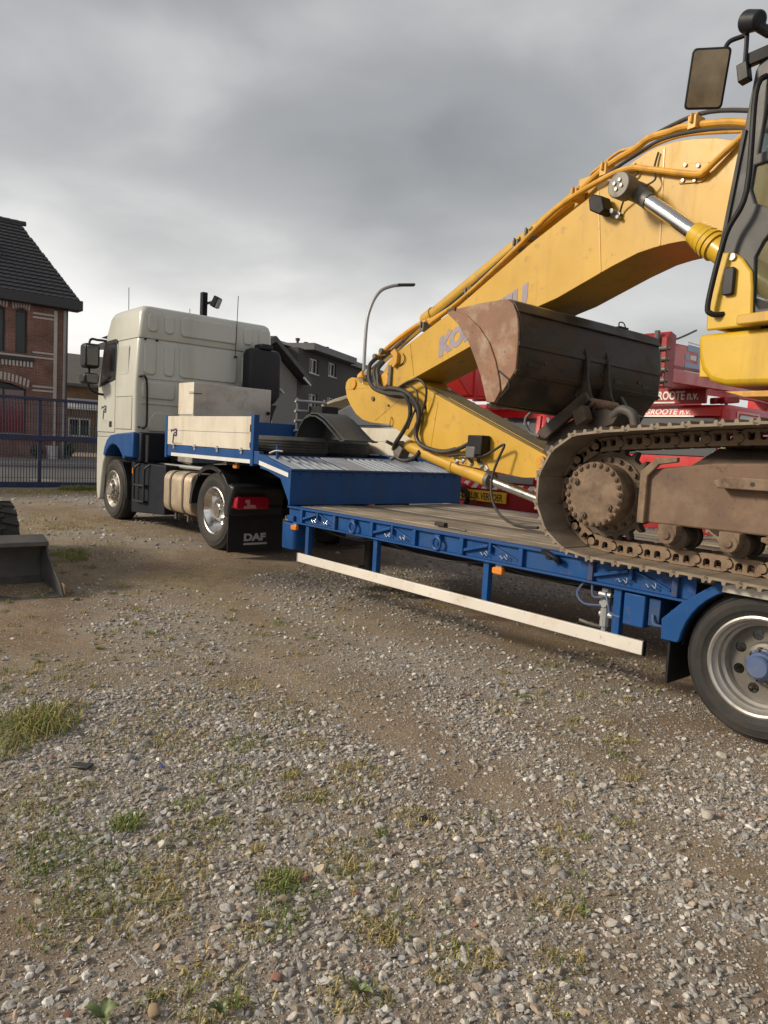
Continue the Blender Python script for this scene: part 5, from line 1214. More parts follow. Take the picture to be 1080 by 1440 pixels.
# ---- bucket: wide ditching bucket
bn = [(3.709, 2.84), (3.60, 2.862), (3.30, 2.875), (3.05, 2.87), (2.93, 2.862), (2.865, 2.82), (2.815, 2.735), (2.785, 2.62), (2.776, 2.50), (2.782, 2.265), (2.994, 1.998), (3.092, 2.0), (3.186, 2.225), (3.275, 2.38), (3.385, 2.551), (3.53, 2.71)]
def bF(F, z, d):                          # the bucket hangs slightly skewed on its pins
    t_ = (.95 - d) / 1.9
    return ew(F - .07 * t_, d, z - .07 * t_)
bu = node('bucket', ex, ew(3, 0, 1.98))
seam_o = [(3.62, 2.85), (3.42, 2.78), (3.25, 2.66), (3.112, 2.52), (3.02, 2.36), (2.957, 2.20), (2.93, 2.09), (2.994, 1.998), (3.092, 2.0), (3.186, 2.225), (3.275, 2.38), (3.385, 2.551), (3.53, 2.71), (3.709, 2.84)]
for s in (1, -1):
    MB().prism(bn, bF, .95 * s, .925 * s).build('side_plate', 'rust_plate', bu, .006, 25)
    MB().prism(seam_o, bF, .953 * s, .968 * s).build('side_cutter', 'rust_plate', bu, .006, 25)
MB().tube([bF(3.03, 2.30, .953), bF(2.85, 2.19, .955), bF(2.84, 2.12, .955), bF(2.93, 2.04, .955)], .008, 6, 3, False).build('plate_mark', 'ink', bu)
MB().box(-.05, .06, -.02, .02, -.02, .012).xf(lambda x, y, z: bF(3.66 - x, 2.86 + z, .945 + y)).build('lip_corner', 'bucket_black', bu, .006)
# curved shell: from the lip round the back to the heel
shell = [(3.70, 2.845), (3.60, 2.868), (3.30, 2.881), (3.05, 2.876), (2.93, 2.868), (2.86, 2.826), (2.808, 2.738), (2.778, 2.62), (2.769, 2.50), (2.775, 2.263), (2.99, 1.99), (3.10, 1.985)]
inn = [(3.70, 2.825), (3.60, 2.848), (3.30, 2.861), (3.06, 2.856), (2.94, 2.846), (2.88, 2.812), (2.828, 2.732), (2.798, 2.62), (2.789, 2.50), (2.795, 2.272), (3.0, 2.012), (3.10, 2.005)]
MB().prism(shell + inn[::-1], bF, -.924, .924).build('shell', 'bucket_black', bu, .003, 55)
MB().prism([(2.862, 2.83), (2.80, 2.745), (2.793, 2.755), (2.853, 2.838)], bF, -.95, .95).build('wear_strip', 'bucket_black', bu, .003)
MB().prism([(2.772, 2.46), (2.772, 2.50), (2.757, 2.50), (2.757, 2.46)], bF, -.95, .95).build('wear_strip', 'bucket_black', bu, .003)
MB().prism([(2.778, 2.27), (2.80, 2.235), (2.788, 2.225), (2.765, 2.265)], bF, -.95, .95).build('wear_strip', 'bucket_black', bu, .003)
MB().box(-.06, .06, -.92, .92, -.012, .012).xf(lambda x, y, z: bF(3.08 + x, 1.985 + z, y)).build('cutting_edge', 'bucket_black', bu, .004)
for d_ in (.35, -.35, .75, -.75):
    MB().box(-.003, .004, -.07, .07, -.018, .018).xf(lambda x, y, z: bF(2.772 + x, 2.33 + z, d_ + y)).build('drain_slot', 'ink', bu)
b_ = MB()
for d_ in (.62, -.1, -.62): b_.cyl(bF(2.776, 2.36, d_), bF(2.76, 2.36, d_), .016, n=8)
b_.build('bucket_bolts', 'bucket_black', bu)
for d_ in (.13, -.15):
    MB().prism([(2.79, 2.60), (2.755, 2.54), (2.735, 2.45), (2.72, 2.30), (2.68, 2.16), (2.62, 2.08), (2.64, 2.0), (2.72, 1.98), (2.86, 2.16), (2.80, 2.3)], bF, d_ - .013, d_ + .013).build('lifting_ear', 'bucket_black', bu, .006)
MB().cyl(bF(2.67, 2.08, .18), bF(2.67, 2.08, -.20), .045, n=16).build('bucket_pin', 'rust_plate', bu, .006)
MB().box(-.025, .025, -.06, .06, 0, .014).xf(lambda x, y, z: bF(2.95 + x, 2.87 + z, -.55 + y)).build('top_bracket', 'bucket_black', bu)
MB().tube([bF(2.95, 2.88, -.5), bF(2.95, 2.92, -.5), bF(2.95, 2.925, -.56), bF(2.95, 2.88, -.6)], .006, 6).build('top_hook', 'bucket_black', bu)
# linkage between arm end and bucket
for d_ in (.24, -.26): MB().prism([(2.62, 2.14), (2.56, 2.06), (3.05, 1.70), (3.16, 1.72), (3.12, 1.80)], FZ, d_ - .025, d_ + .025).build('link_plate', 'bucket_black', ex, .008)
MB().prism([(3.15, 1.55), (3.05, 1.78), (2.70, 1.95), (2.45, 2.00), (2.30, 1.95), (2.35, 1.86), (2.75, 1.72), (2.9, 1.45)], FZ, -.18, .18).build('quick_coupler', 'bucket_black', ex, .012)
MB().box(-.07, .07, -.05, .05, -.08, .08).xf(lambda x, y, z: ew(2.62 + x * .8 + z * .4, .26 + y, 1.93 - x * .4 + z * .8)).build('coupler_block', 'mud_dark', ex, .01)
MB().tube([ew(2.38, .15, 1.93), ew(2.28, .17, 1.985), ew(2.17, .17, 1.94), ew(2.14, .16, 1.82), ew(2.16, .15, 1.74)], .04, 12).build('hook', 'bucket_grey', ex)
MB().cyl(ew(3.1, -.3, 1.50), ew(3.1, .24, 1.50), .06, n=16).build('arm_end_pin', 'yellow_pipe', ex, .006)
pipe([(3.12, .30, 2.0), (3.2, .36, 1.9), (3.16, .34, 1.78), (3.05, .32, 1.74)], .014, 'hydraulic_hose', 'zinc')
# ---- tracks
SP = (3.70, 1.325); ID = (7.15, 1.345); RS = .40; RI = .40
def track_path():
    P_ = []
    P_ += [(x, .925) for x in np.linspace(6.9, 3.72, 60)]
    P_ += [(SP[0] + RS * math.cos(t), SP[1] + RS * math.sin(t)) for t in np.linspace(R(268), R(96), 50)]
    P_ += [(3.72 + (x - 3.72), 1.724 + .07 * math.sin((x - 3.72) / 3.4 * math.pi) + .035 * (x - 3.72) / 3.4 - .0) for x in np.linspace(3.75, 7.1, 60)]
    P_ += [(ID[0] + RI * math.cos(t), ID[1] + RI * math.sin(t)) for t in np.linspace(R(85), R(-85), 40)]
    return np.array(P_ + [P_[0]])
tp = track_path(); seg_ = np.hypot(*np.diff(tp, axis=0).T); cum = np.concatenate([[0], np.cumsum(seg_)])
NSH = int(round(cum[-1] / .196)); pitch = cum[-1] / NSH
at = lambda s: (np.interp(s % cum[-1], cum, tp[:, 0]), np.interp(s % cum[-1], cum, tp[:, 1]))
hp = pitch / 2
# shoe: x along travel, z outward (outward = away from chain)
sp_ = [(-hp - .012, .004), (-hp - .012, .022), (-hp + .004, .026), (-hp + .012, .040), (-hp + .024, .040), (-hp + .030, .018), (-.018, .016), (-.010, .036), (.006, .036), (.012, .016), (hp - .034, .016), (hp - .026, .036), (hp - .012, .036), (hp - .006, .016), (hp + .014, .010), (hp + .014, .0), (hp - .02, .0), (-hp + .03, .002), (-hp + .01, -.004)]
shoe_me = MB().prism(sp_, XZ, -.315, .315).mesh('track_shoe', 'shoe_steel', 20)
lk = MB()
for y0, y1 in ((-.105, -.065), (.065, .105)):
    lk.prism([(-hp - .015, -.025), (-hp - .03, -.055), (-hp - .015, -.085), (-hp + .02, -.098), (hp - .02, -.098), (hp + .012, -.08), (hp + .02, -.05), (hp + .005, -.02), (hp - .03, -.003), (-hp + .03, -.003)], XZ, y0, y1,
             [[(-.055, -.02), (-.012, -.02), (-.012, -.055), (-.022, -.068), (-.045, -.068), (-.055, -.055)], [(.015, -.02), (.058, -.02), (.058, -.055), (.048, -.068), (.025, -.068), (.015, -.055)]])
lk.cyl((-hp, -.118, -.055), (-hp, .118, -.055), .027, n=12)
for x in (-.034, .036):
    for y in (-.085, .085): lk.cyl((x, y, -.002), (x, y, -.028), .014, n=6)
link_me = lk.mesh('track_link', 'mud_steel', 30)
for ty_, lbl in ((.20, 'near'), (2.38, 'far')):
    tk_ = node('track', ex, (5.3, ty_, .9))
    for k in range(NSH):
        a = Vector(at(k * pitch)); b_ = Vector(at((k + 1) * pitch)); c_ = (a + b_) / 2; d_ = (b_ - a).normalized()
        # travel direction d_, outward normal: path runs clockwise seen from the near side
        nrm_ = Vector((-d_.y, d_.x)) * -1
        ctr = Vector((5.3, 1.34)); 
        if nrm_.dot(c_ - Vector((min(max(c_.x, SP[0]), ID[0]), 1.325))) < 0: nrm_ = -nrm_
        xa = d_ if True else d_
        M_ = Matrix(((xa.x, 0, nrm_.x, c_.x - 5.3), (0, 1, 0, 0), (xa.y, 0, nrm_.y, c_.y - .9), (0, 0, 0, 1)))
        for nm, me in (('track_shoe', shoe_me), ('track_link', link_me)):
            if ty_ > 1 and nm == 'track_link' and k % 1: continue
            o = bpy.data.objects.new(nm, me); COL.objects.link(o); o.parent = tk_; o.matrix_basis = M_
            if nm == 'track_link': o.location.y = .055 if ty_ < 1 else -.055
    s = -1 if ty_ < 1 else 1
    Yf = lambda d: ty_ + s * d           # d = distance outwards from the track centre
    # final drive and sprocket
    def lat(prof): return MB().lathe([(r_, -h_ * (1 if s < 0 else -1)) for r_, h_ in prof], (SP[0], ty_, SP[1]), 'y', 40)
    fd = lat([(.0, .235), (.185, .235), (.212, .228), (.216, .222), (.216, .205), (.205, .20), (.205, .06), (.225, .05), (.255, .045), (.255, .015), (.10, .01), (0, .01)]).build('final_drive', 'mud_steel', ex, 0, 25)
    bolt_me = MB().cyl((0, 0, 0), (0, .024 * s, 0), .0165, n=8).cyl((0, .024 * s, 0), (0, .03 * s, 0), .010, n=8).mesh('bolt', 'mud_steel', 25)
    for k in range(24):
        t = 2 * math.pi * k / 24 + .06
        o = place('bolt', bolt_me, fd); o.location = (SP[0] + .196 * math.cos(t), Yf(.222), SP[1] + .196 * math.sin(t))
    for t in (R(-30), R(-112), R(150)):
        o = place('plug', MB().cyl((0, 0, 0), (0, .02 * s, 0), .022, n=12).cyl((0, .02 * s, 0), (0, .03 * s, 0), .012, n=8).mesh('plug', 'mud_dark', 25), fd); o.location = (SP[0] + .155 * math.cos(t), Yf(.233), SP[1] + .155 * math.sin(t))
    b_ = MB()
    for k in range(20): t = 2 * math.pi * k / 20; b_.cyl((SP[0] + .235 * math.cos(t), Yf(.04), SP[1] + .235 * math.sin(t)), (SP[0] + .235 * math.cos(t), Yf(.075), SP[1] + .235 * math.sin(t)), .016, n=6)
    b_.build('flange_bolts', 'mud_dark', fd)
    teeth = []
    for k in range(21):
        for q, r_ in ((0, .285), (.3, .29), (.42, .335), (.58, .335), (.7, .29)): t = 2 * math.pi * (k + q) / 21; teeth.append((SP[0] + r_ * math.cos(t), SP[1] + r_ * math.sin(t)))
    MB().prism(teeth, XZ, ty_ - .03, ty_ + .03).build('sprocket', 'mud_dark', ex)
    MB().cyl((SP[0], ty_ - s * .02, SP[1]), (SP[0], ty_ - s * .32, SP[1]), .22, n=24).build('travel_motor', 'mud_dark', ex)
    MB().lathe([(0, -.09), (.28, -.09), (.30, -.05), (.30, .05), (.28, .09), (0, .09)], (ID[0], ty_, ID[1]), 'y', 36).build('idler', 'mud_dark', ex)
    # track frame
    yo, yi = Yf(.15), Yf(-.22)
    fr_ = MB().prism([(4.03, 1.175), (6.75, 1.185), (6.75, 1.56), (4.75, 1.585), (4.45, 1.57), (4.12, 1.525), (4.02, 1.50)], XZ, min(yo, yi), max(yo, yi)).build('track_frame', 'rust_mud', ex, .012)
    ya_, yb_ = Yf(.14), Yf(-.21)
    MB().add([(4.3, ya_, 1.55), (6.8, ya_, 1.55), (6.8, yb_, 1.67), (4.3, yb_, 1.67), (4.3, ya_, 1.5), (6.8, ya_, 1.5), (6.8, yb_, 1.5), (4.3, yb_, 1.5)], [(0, 1, 2, 3), (4, 5, 1, 0), (5, 6, 2, 1), (6, 7, 3, 2), (7, 4, 0, 3), (4, 7, 6, 5)]).build('mud_shelf', 'mud_dark', fr_, .01)
    a0, a1 = sorted((Yf(.15), Yf(.185)))
    MB().prism([(4.0, 1.17), (4.05, 1.17), (4.05, 1.47), (4.12, 1.545), (4.24, 1.565), (4.24, 1.595), (4.10, 1.585), (4.0, 1.50)], XZ, a0, a1).build('end_flange', 'mud_steel', fr_, .006)
    MB().prism([(4.52, 1.43), (6.0, 1.44), (6.0, 1.49), (4.56, 1.50), (4.50, 1.47)], XZ, a0, sorted((Yf(.15), Yf(.24)))[1] if s > 0 else a1).build('step_bar', 'mud_steel', fr_, .006) if s > 0 else MB().prism([(4.52, 1.43), (6.0, 1.44), (6.0, 1.49), (4.56, 1.50), (4.50, 1.47)], XZ, Yf(.24), Yf(.15)).build('step_bar', 'mud_steel', fr_, .006)
    MB().cyl((4.72, Yf(.24), 1.465), (4.72, Yf(.243), 1.465), .012, n=10).build('bar_hole', 'ink', fr_)
    fc = MB().prism([(3.78, 1.40), (4.05, 1.50), (4.05, 1.25), (3.80, 1.2)], XZ, min(Yf(.03), Yf(-.2)), max(Yf(.03), Yf(-.2))).build('motor_bracket', 'mud_dark', ex, .01)
    for x in (4.22, 4.60, 4.98, 5.36, 5.74, 6.12, 6.5):
        r0 = MB().lathe([(0, -.13), (.065, -.13), (.07, -.125), (.085, -.105), (.085, -.06), (.072, -.055), (.072, .055), (.085, .06), (.085, .105), (.07, .125), (0, .13)], (x, ty_, 1.105), 'y', 20).build('track_roller', 'mud_dark', ex)
        MB().cyl((x, Yf(.12), 1.115), (x, Yf(.205), 1.115), .055, n=18).cyl((x, Yf(.205), 1.115), (x, Yf(.215), 1.115), .026, n=10).box(x - .06, x + .06, min(Yf(.12), Yf(.2)), max(Yf(.12), Yf(.2)), 1.115, 1.18).build('roller_collar', 'mud_steel', r0, .006)
    gd = MB().prism([(4.78, 1.175), (4.90, 1.175), (4.92, 1.03), (5.02, 1.0), (5.02, .98), (4.88, 1.0), (4.86, 1.13), (4.78, 1.15)], XZ, min(Yf(.16), Yf(.21)), max(Yf(.16), Yf(.21))).build('track_guide', 'mud_steel', ex, .005)
    for x in (4.9, 6.0): MB().cyl((x, Yf(-.1), 1.62), (x, Yf(.12), 1.62), .07, n=16).build('carrier_roller', 'mud_dark', ex)
MB().prism([(4.1, 1.2), (6.3, 1.2), (6.1, 1.75), (4.35, 1.75)], XZ, .45, 2.12).build('centre_frame', 'mud_dark', ex, .02)
MB().cyl((5.3, 1.29, 1.6), (5.3, 1.29, 1.95), .55, n=32).build('swing_bearing', 'mud_dark', ex)
# ---- upper structure
base = [(.90, 2.33), (.885, 2.20), (.86, 2.12), (.80, 2.05), (.70, 2.02), (-2.2, 1.97), (-2.2, 2.32)]
MB().prism(base, FZ, .50, 1.34).build('cab_base', 'yellow_bright', ex, .035, 40, seg=3)
MB().prism([(.86, 2.28), (.80, 1.99), (-2.2, 1.95), (-2.2, 2.28)], FZ, -1.34, .44).build('deck_frame', 'yellow_bright', ex, .02)
MB().prism([(.95, 2.24), (.94, 2.09), (.80, 2.08), (.80, 2.24)], FZ, .9, 1.22).build('front_plate', 'yellow_bright', ex, .008)
MB().prism([(.62, 2.345), (.30, 2.345), (-.5, 2.345), (-.5, 2.43), (.62, 2.40)], FZ, 1.30, 1.42).build('sill_step', 'yellow', ex, .008)
MB().prism([(.72, 1.99), (.60, 1.955), (-.2, 1.95), (-.2, 1.985)], FZ, .8, 1.3).build('under_lip', 'yellow_pipe', ex, .004)
# cab: dark frame, window openings with clear panes, yellow corner panel
side = [(.83, 2.36), (.845, 2.45), (.79, 3.0), (.735, 3.47), (.70, 3.76), (.62, 3.90), (-.9, 3.92), (-1.0, 3.8), (-1.0, 2.36)]
w1 = [(.655, 3.27), (.60, 3.20 + .06), (.60, 3.60), (.52, 3.74), (-.05, 3.76), (-.05, 3.27)]
w1 = [(.64, 3.30), (.61, 3.60), (.56, 3.74), (-.05, 3.76), (-.05, 3.32)]
w2 = [(.655, 3.24), (.665, 3.12), (.63, 3.03), (.56, 2.995), (-.05, 2.98), (-.05, 3.27)]
w3 = [(.57, 2.80), (.60, 2.74), (.585, 2.48), (.55, 2.44), (-.05, 2.44), (-.05, 2.90), (.50, 2.88)]
cabs = MB().prism(side, FZ, 1.28, 1.32, [w1, w2, w3]).build('cab_side', 'cab_grey', ex, .008)
for w_i, nm in ((w1, 'upper_pane'), (w2, 'sliding_pane'), (w3, 'door_pane')): MB().prism(w_i, FZ, 1.296, 1.302).build(nm, 'glass_clear', cabs, smooth=0)
MB().prism(side, FZ, .34, .38, [w1, w2]).build('cab_side', 'cab_grey', ex, .008)
MB().prism([(.62, 3.90), (.60, 3.97), (-.85, 3.99), (-.95, 3.9)], FZ, .36, 1.30).build('cab_roof', 'cab_grey', ex, .03)
MB().prism([(-.96, 2.36), (-1.0, 2.36), (-1.0, 3.85), (-.96, 3.85)], FZ, .38, 1.28).build('cab_back', 'cab_grey', ex)
MB().prism([(.80, 2.36), (.84, 2.36), (.855, 2.45), (.84, 2.60), (.80, 2.60)], FZ, .38, 1.28).build('cab_front', 'yellow_bright', ex, .006)
MB().prism([(.83, 2.62), (.74, 3.4), (.70, 3.72), (.69, 3.72), (.73, 3.4), (.82, 2.62)], FZ, .40, 1.27).build('windscreen', 'glass_clear', ex, smooth=0)
yc = MB().prism([(.845, 2.345), (.85, 2.45), (.815, 2.76), (.80, 2.785), (.72, 2.775), (.66, 2.73), (.60, 2.65), (.585, 2.56), (.57, 2.345)], FZ, 1.322, 1.345).build('corner_panel', 'yellow_bright', ex, .012)
MB().prism(rrect(.685, .75, 2.53, 2.685, .015), FZ, 1.346, 1.375).build('door_latch', 'black_plastic', yc, .006)
MB().cyl(ew(.715, 1.345, 2.745), ew(.715, 1.36, 2.745), .02, n=12).build('lock', 'steel', yc)
pipe([(.62, 1.34, 3.70), (.645, 1.39, 3.60), (.64, 1.40, 3.08), (.74, 1.40, 2.86), (.81, 1.40, 2.50), (.79, 1.39, 2.43), (.745, 1.34, 2.43)], .016, 'grab_rail', 'black')
MB().bar(ew(.725, 1.33, 3.45), ew(.805, 1.33, 2.80), .012, .02).build('door_seal', 'ink', ex)
MR = Vector((.177, .103, -.015)).normalized(); MU = Vector((.05, -.10, .285)); MU = (MU - MR * MU.dot(MR)).normalized(); MN = MR.cross(MU)
def mq(px, pz, d_): return Vector((4.21, .035, 3.81)) + MR * px + MU * pz + MN * d_
mh = MB().loft([[mq(p[0], p[1], d_) for p in rrect(-.106 + e_, .106 - e_, -.158 + e_, .158 - e_, .025)] for d_, e_ in ((-.05, .03), (-.03, .0), (.0, 0))]).build('mirror', 'black_plastic', ex, .006)
MB().loft([[mq(p[0], p[1], d_) for p in rrect(-.094, .094, -.146, .146, .018)] for d_ in (.001, .004)]).build('mirror_glass', 'mirror_glass', mh, 0, 0)
MB().tube([mq(.07, .15, -.02), mq(.09, .185, -.02), mq(.17, .215, -.01), Vector(ew(.76, 1.36, 4.02)), Vector(ew(.745, 1.36, 3.95)), Vector(ew(.735, 1.37, 3.74))], .013, 8).build('mirror_arm', 'black_plastic', mh)
MB().bar(ew(.75, 1.36, 3.80), ew(.73, 1.36, 3.70), .06, .06).bar(ew(.74, 1.34, 3.82), ew(.62, 1.31, 3.84), .04, .07).build('mirror_bracket', 'black', mh, .006)
MB().cyl(ew(.75, 1.38, 4.02), ew(.65, 1.40, 3.98), .06, .05, n=18).cyl(ew(.70, 1.39, 3.99), ew(.62, 1.33, 3.92), .03, n=8).build('cab_lamp', 'black_plastic', ex, .012)
MB().prism([(.2, 2.42), (.25, 2.80), (-.35, 2.82), (-.45, 3.5), (-.62, 3.5), (-.6, 2.42)], FZ, .62, 1.12).build('operator_seat', 'seat_beige', ex, .04)
MB().box(-.1, .1, -.25, .25, 0, .03).xf(lambda x, y, z: ew(.55 + x, .85 + y, 2.37 + z)).build('floor_mat', 'black', ex)
# engine house and counterweight, out of the picture on the right
MB().prism([(-1.06, 2.33), (-2.2, 2.33), (-2.2, 3.1), (-1.06, 3.1)], FZ, -1.34, 1.34).build('engine_house', 'yellow_bright', ex, .04)
MB().prism([(-2.21, 1.95), (-2.7, 2.0), (-2.75, 2.9), (-2.21, 3.05)], FZ, -1.34, 1.34).build('counterweight', 'yellow_bright', ex, .06)
MB().prism([(.7, 2.29), (-1.04, 2.29), (-1.04, 2.95), (.5, 2.95)], FZ, -1.34, -.62).build('tank_housing', 'yellow_bright', ex, .04)
# ================================================================== RED CRANES
def crane(name, lb, U0, U1, V0, grp=None):
    c = thing(name, lb, 'crane', ((U0 + U1) / 2, V0 + 3, .1), grp)
    MB().box(U0 + .1, U1 - .1, V0 + 2.2, V0 + 10, .75, 1.55).build('carrier', 'red', c, .03)
    MB().box(U0 + .02, U1 - .02, V0 - .06, V0 + .25, .45, .95).build('bumper', 'red_dark', c, .03)
    for k, v in enumerate((1.15, 3.2, 6.0, 7.6)):
        wheel(c, (U1 + .0, V0 + v, .62), .52, .3, .29, 'red_dark').rotation_euler = (0, 0, math.pi / 2)
        wheel(c, (U0 + .0, V0 + v, .62), .52, .3, .29, 'red_dark').rotation_euler = (0, 0, -math.pi / 2)
    return c
# crane with the yellow sign
V1 = 7.0
c1 = crane('mobile_crane', 'red mobile crane with a yellow VERVOER sign on its front bumper', -4.75, -2.15, V1)
cb = MB().loft([[(p[0], p[1], z) for p in rrect(-4.75 + i_, -2.15 - i_, V1 + f_, V1 + 2.0, .1)] for z, i_, f_ in ((.96, 0, 0), (1.66, 0, 0), (2.36, .06, .12), (2.46, .14, .22))]).build('cab', 'red', c1, .01, 40)
ws = MB().prism([(-4.55, 1.72), (-2.35, 1.72), (-2.42, 2.28), (-4.48, 2.28)], lambda p, q, d: (p, V1 + (q - 1.66) / .7 * .12 + d, q), -.02, .02).build('windscreen', 'glass', c1, .01)
MB().box(-2.72, -2.58, V1 + .055, V1 + .068, 2.14, 2.2).build('sticker', 'decal_white', ws)
MB().prism([(-2.36, 1.70), (-2.27, 1.70), (-2.32, 2.32), (-2.42, 2.32)], lambda p, q, d: (p, V1 + (q - 1.66) / .7 * .12 + d, q), -.04, .02).build('pillar', 'red', c1, .01)
o = MB().prism([(V1 + .35, 1.75), (V1 + 1.2, 1.75), (V1 + 1.2, 2.26), (V1 + .45, 2.26)], lambda p, q, d: (-2.15 - (q - 1.66) / .7 * .06 + d, p, q), -.02, .012).build('side_window', 'glass', c1, .008)
MB().box(-4.6, -2.3, V1 + .2, V1 + .5, 2.47, 2.56).build('light_bar', 'red', c1, .02)
for x in (-4.4, -2.5): MB().cyl((x, V1 + .35, 2.46), (x, V1 + .35, 2.62), .07, n=12).build('beacon', 'red_dark', c1)
MB().tube([(-2.2, V1 + .1, 2.2), (-2.02, V1 - .1, 2.25), (-1.95, V1 - .15, 2.1), (-1.95, V1 - .15, 1.8)], .03, 8).build('mirror_arm', 'galv', c1)
MB().box(-2.05, -1.85, V1 - .2, V1 - .12, 1.6, 2.0).build('mirror', 'black', c1, .02)
sg = MB().box(-4.62, -2.88, V1 - .13, V1 - .10, .585, .80).build('sign', 'sign_yellow', c1)
text('lettering', 'UITZONDERLIJK VERVOER', frame4((-4.58, V1 - .1315, .625), (1, 0, 0), (0, 0, 1)), .19, 'ink', sg, .003, .72)
for k in range(9): MB().prism([(-4.7 + k * .28, .84), (-4.56 + k * .28, .84), (-4.44 + k * .28, .97), (-4.58 + k * .28, .97)], XZ, V1 - .085, V1 - .064).build('warning_stripe', 'decal_white', c1)
for k in range(9): MB().prism([(-4.56 + k * .28, .84), (-4.42 + k * .28, .84), (-4.30 + k * .28, .97), (-4.44 + k * .28, .97)], XZ, V1 - .085, V1 - .064).build('warning_stripe', 'red_orange', c1)
MB().box(-3.2, -2.3, V1 - .08, V1 - .03, 1.0, 1.15).build('bumper_step', 'galv', c1, .01)
MB().tube([(-3.95 + .17 * math.cos(t), V1 - .25, .62 + .19 * math.sin(t)) for t in [2 * math.pi * i / 14 for i in range(15)]], .05, 8, 1, False).build('tow_ring', 'black', c1)
MB().cyl((-4.05, V1 - .3, .82), (-4.05, V1 - .05, .82), .1, n=14).build('coupling', 'red_dark', c1, .01)
# boom and turret of that crane
MB().prism([(V1 - 1.2, 3.30), (V1 + 8, 3.55), (V1 + 8, 2.75), (V1 - 1.0, 2.62), (V1 - 1.35, 2.95)], lambda p, q, d: (d, p, q), -3.95, -3.20).build('boom', 'red_orange', c1, .02)
for v in (-.9, -.1, 1.4): MB().prism([(V1 + v, 2.6), (V1 + v + .1, 2.6), (V1 + v + .1, 3.42), (V1 + v, 3.38)], lambda p, q, d: (d, p, q), -3.97, -3.17).build('boom_collar', 'red', c1, .01)
MB().box(-3.15, -2.5, V1 + .3, V1 + 1.6, 2.5, 2.85).build('deck_box', 'red_dark', c1, .02)
for k in range(4): MB().tube([(-3.1 + k * .25, V1 - .1, 2.5), (-3.0 + k * .25, V1 + .1, 2.62), (-2.8 + k * .25, V1 + .3, 2.58)], .04, 8).build('hose', 'red_dark', c1)
MB().box(-4.4, -2.4, V1 + 5, V1 + 8, 1.6, 2.7).build('turret', 'red', c1, .04)
# crane with the company name
V2 = 7.0
c2 = crane('mobile_crane', 'red mobile crane lettered ROOTE n.v. with its boom stowed over the cab', -1.33, 1.27, V2)
MB().loft([[(p[0], p[1], z) for p in rrect(-1.33 + i_, 1.27 - i_, V2 + f_, V2 + 2.2, .1)] for z, i_, f_ in ((.96, 0, 0), (1.6, 0, 0), (2.42, .04, .08), (2.50, .10, .16))]).build('cab', 'red', c2, .01, 40)
fc = lambda p, q, d: (p, V2 + max(0, (q - 1.6)) / .82 * .08 + d, q)
ws = MB().prism([(-1.2, 1.68), (1.14, 1.68), (1.12, 2.29), (-1.18, 2.29)], fc, -.02, .02).build('windscreen', 'glass', c2, .01)
vs = MB().prism([(-1.2, 2.315), (1.12, 2.315), (1.12, 2.45), (-1.2, 2.45)], fc, -.05, .01).build('visor', 'red_orange', c2, .006)
MB().prism([(-1.2, 2.30), (.72, 2.30), (.72, 2.325), (-1.2, 2.325)], fc, -.054, -.045).build('visor_stripe', 'decal_white', vs)
text('lettering', 'DE GROOTE n.v.', frame4((-.36, V2 + .018, 2.34), (1, 0, 0), (0, 0.1, 1)), .125, 'decal_white', vs, .004, 1.12, .2)
sb = MB().box(-1.2, .95, V2 - .12, V2 - .06, 2.50, 2.74).build('name_board', 'red_dark', c2, .006)
text('lettering', 'DE GROOTE n.v.', frame4((-.16, V2 - .1225, 2.565), (1, 0, 0), (0, 0, 1)), .185, 'decal_white', sb, .005, .74)
MB().box(-1.2, .45, V2 - .124, V2 - .121, 2.505, 2.53).build('board_stripe', 'decal_white', sb)
sw = MB().prism(rrect(V2 + .42, V2 + 1.1, 2.02, 2.36, .06), lambda p, q, d: (1.27 - max(0, q - 1.6) / .82 * .04 + d, p, q), -.02, .015).build('side_window', 'glass', c2, .008)
MB().prism(rrect(V2 + .34, V2 + 1.2, 1.5, 2.42, .06), lambda p, q, d: (1.272 - max(0, q - 1.6) / .82 * .04 + d, p, q), -.02, .008, [rrect(V2 + .40, V2 + 1.13, 2.0, 2.38, .05)]).build('side_door', 'red', c2, .008)
for v in (.3, 2.0): MB().tube([(1.1, V2 + v, 2.48), (1.1, V2 + v, 2.62), (1.1, V2 + v + 1.4, 2.64), (1.1, V2 + v + 1.4, 2.5)], .02, 8).build('roof_rail', 'red', c2)
for x in (.9, 1.05): MB().bar((x, V2 + .2, 2.56), (x + .1, V2 + .5, 2.60), .12, .1).build('roof_lamp', 'red_dark', c2, .02)
bm2 = MB().prism([(5.65, 3.26), (13, 3.48), (13, 2.92), (9, 2.76), (5.65, 2.70)], lambda p, q, d: (d, p, q), .30, 1.0).build('boom', 'red', c2, .015)
MB().prism([(5.65, 2.95), (13, 3.1), (13, 3.06), (5.65, 2.91)], lambda p, q, d: (d, p, q), 1.0, 1.01).build('boom_fold', 'red_dark', bm2)
MB().prism([(5.45, 2.62), (5.70, 2.62), (5.70, 3.36), (5.55, 3.40), (5.45, 3.30)], lambda p, q, d: (d, p, q), .62, 1.04).build('boom_head', 'red_dark', c2, .01)
MB().prism([(5.25, 2.7), (5.6, 2.62), (5.6, 3.34), (5.4, 3.40), (5.25, 3.2)], lambda p, q, d: (d, p, q), .30, .58).build('boom_head', 'red_orange', c2, .03)
b_ = MB()
for z in (2.7, 2.85, 3.0, 3.15): b_.cyl((.95, 5.43, z), (1.06, 5.43, z), .03, n=8).cyl((1.0, 5.5, z), (1.07, 5.5, z), .02, n=8)
b_.tube([(1.0, 5.6, 3.28), (1.03, 5.8, 3.34), (1.06, 6.2, 3.5)], .015, 6).cyl((.9, 5.42, 2.6), (.9, 5.42, 3.4), .04, n=8)
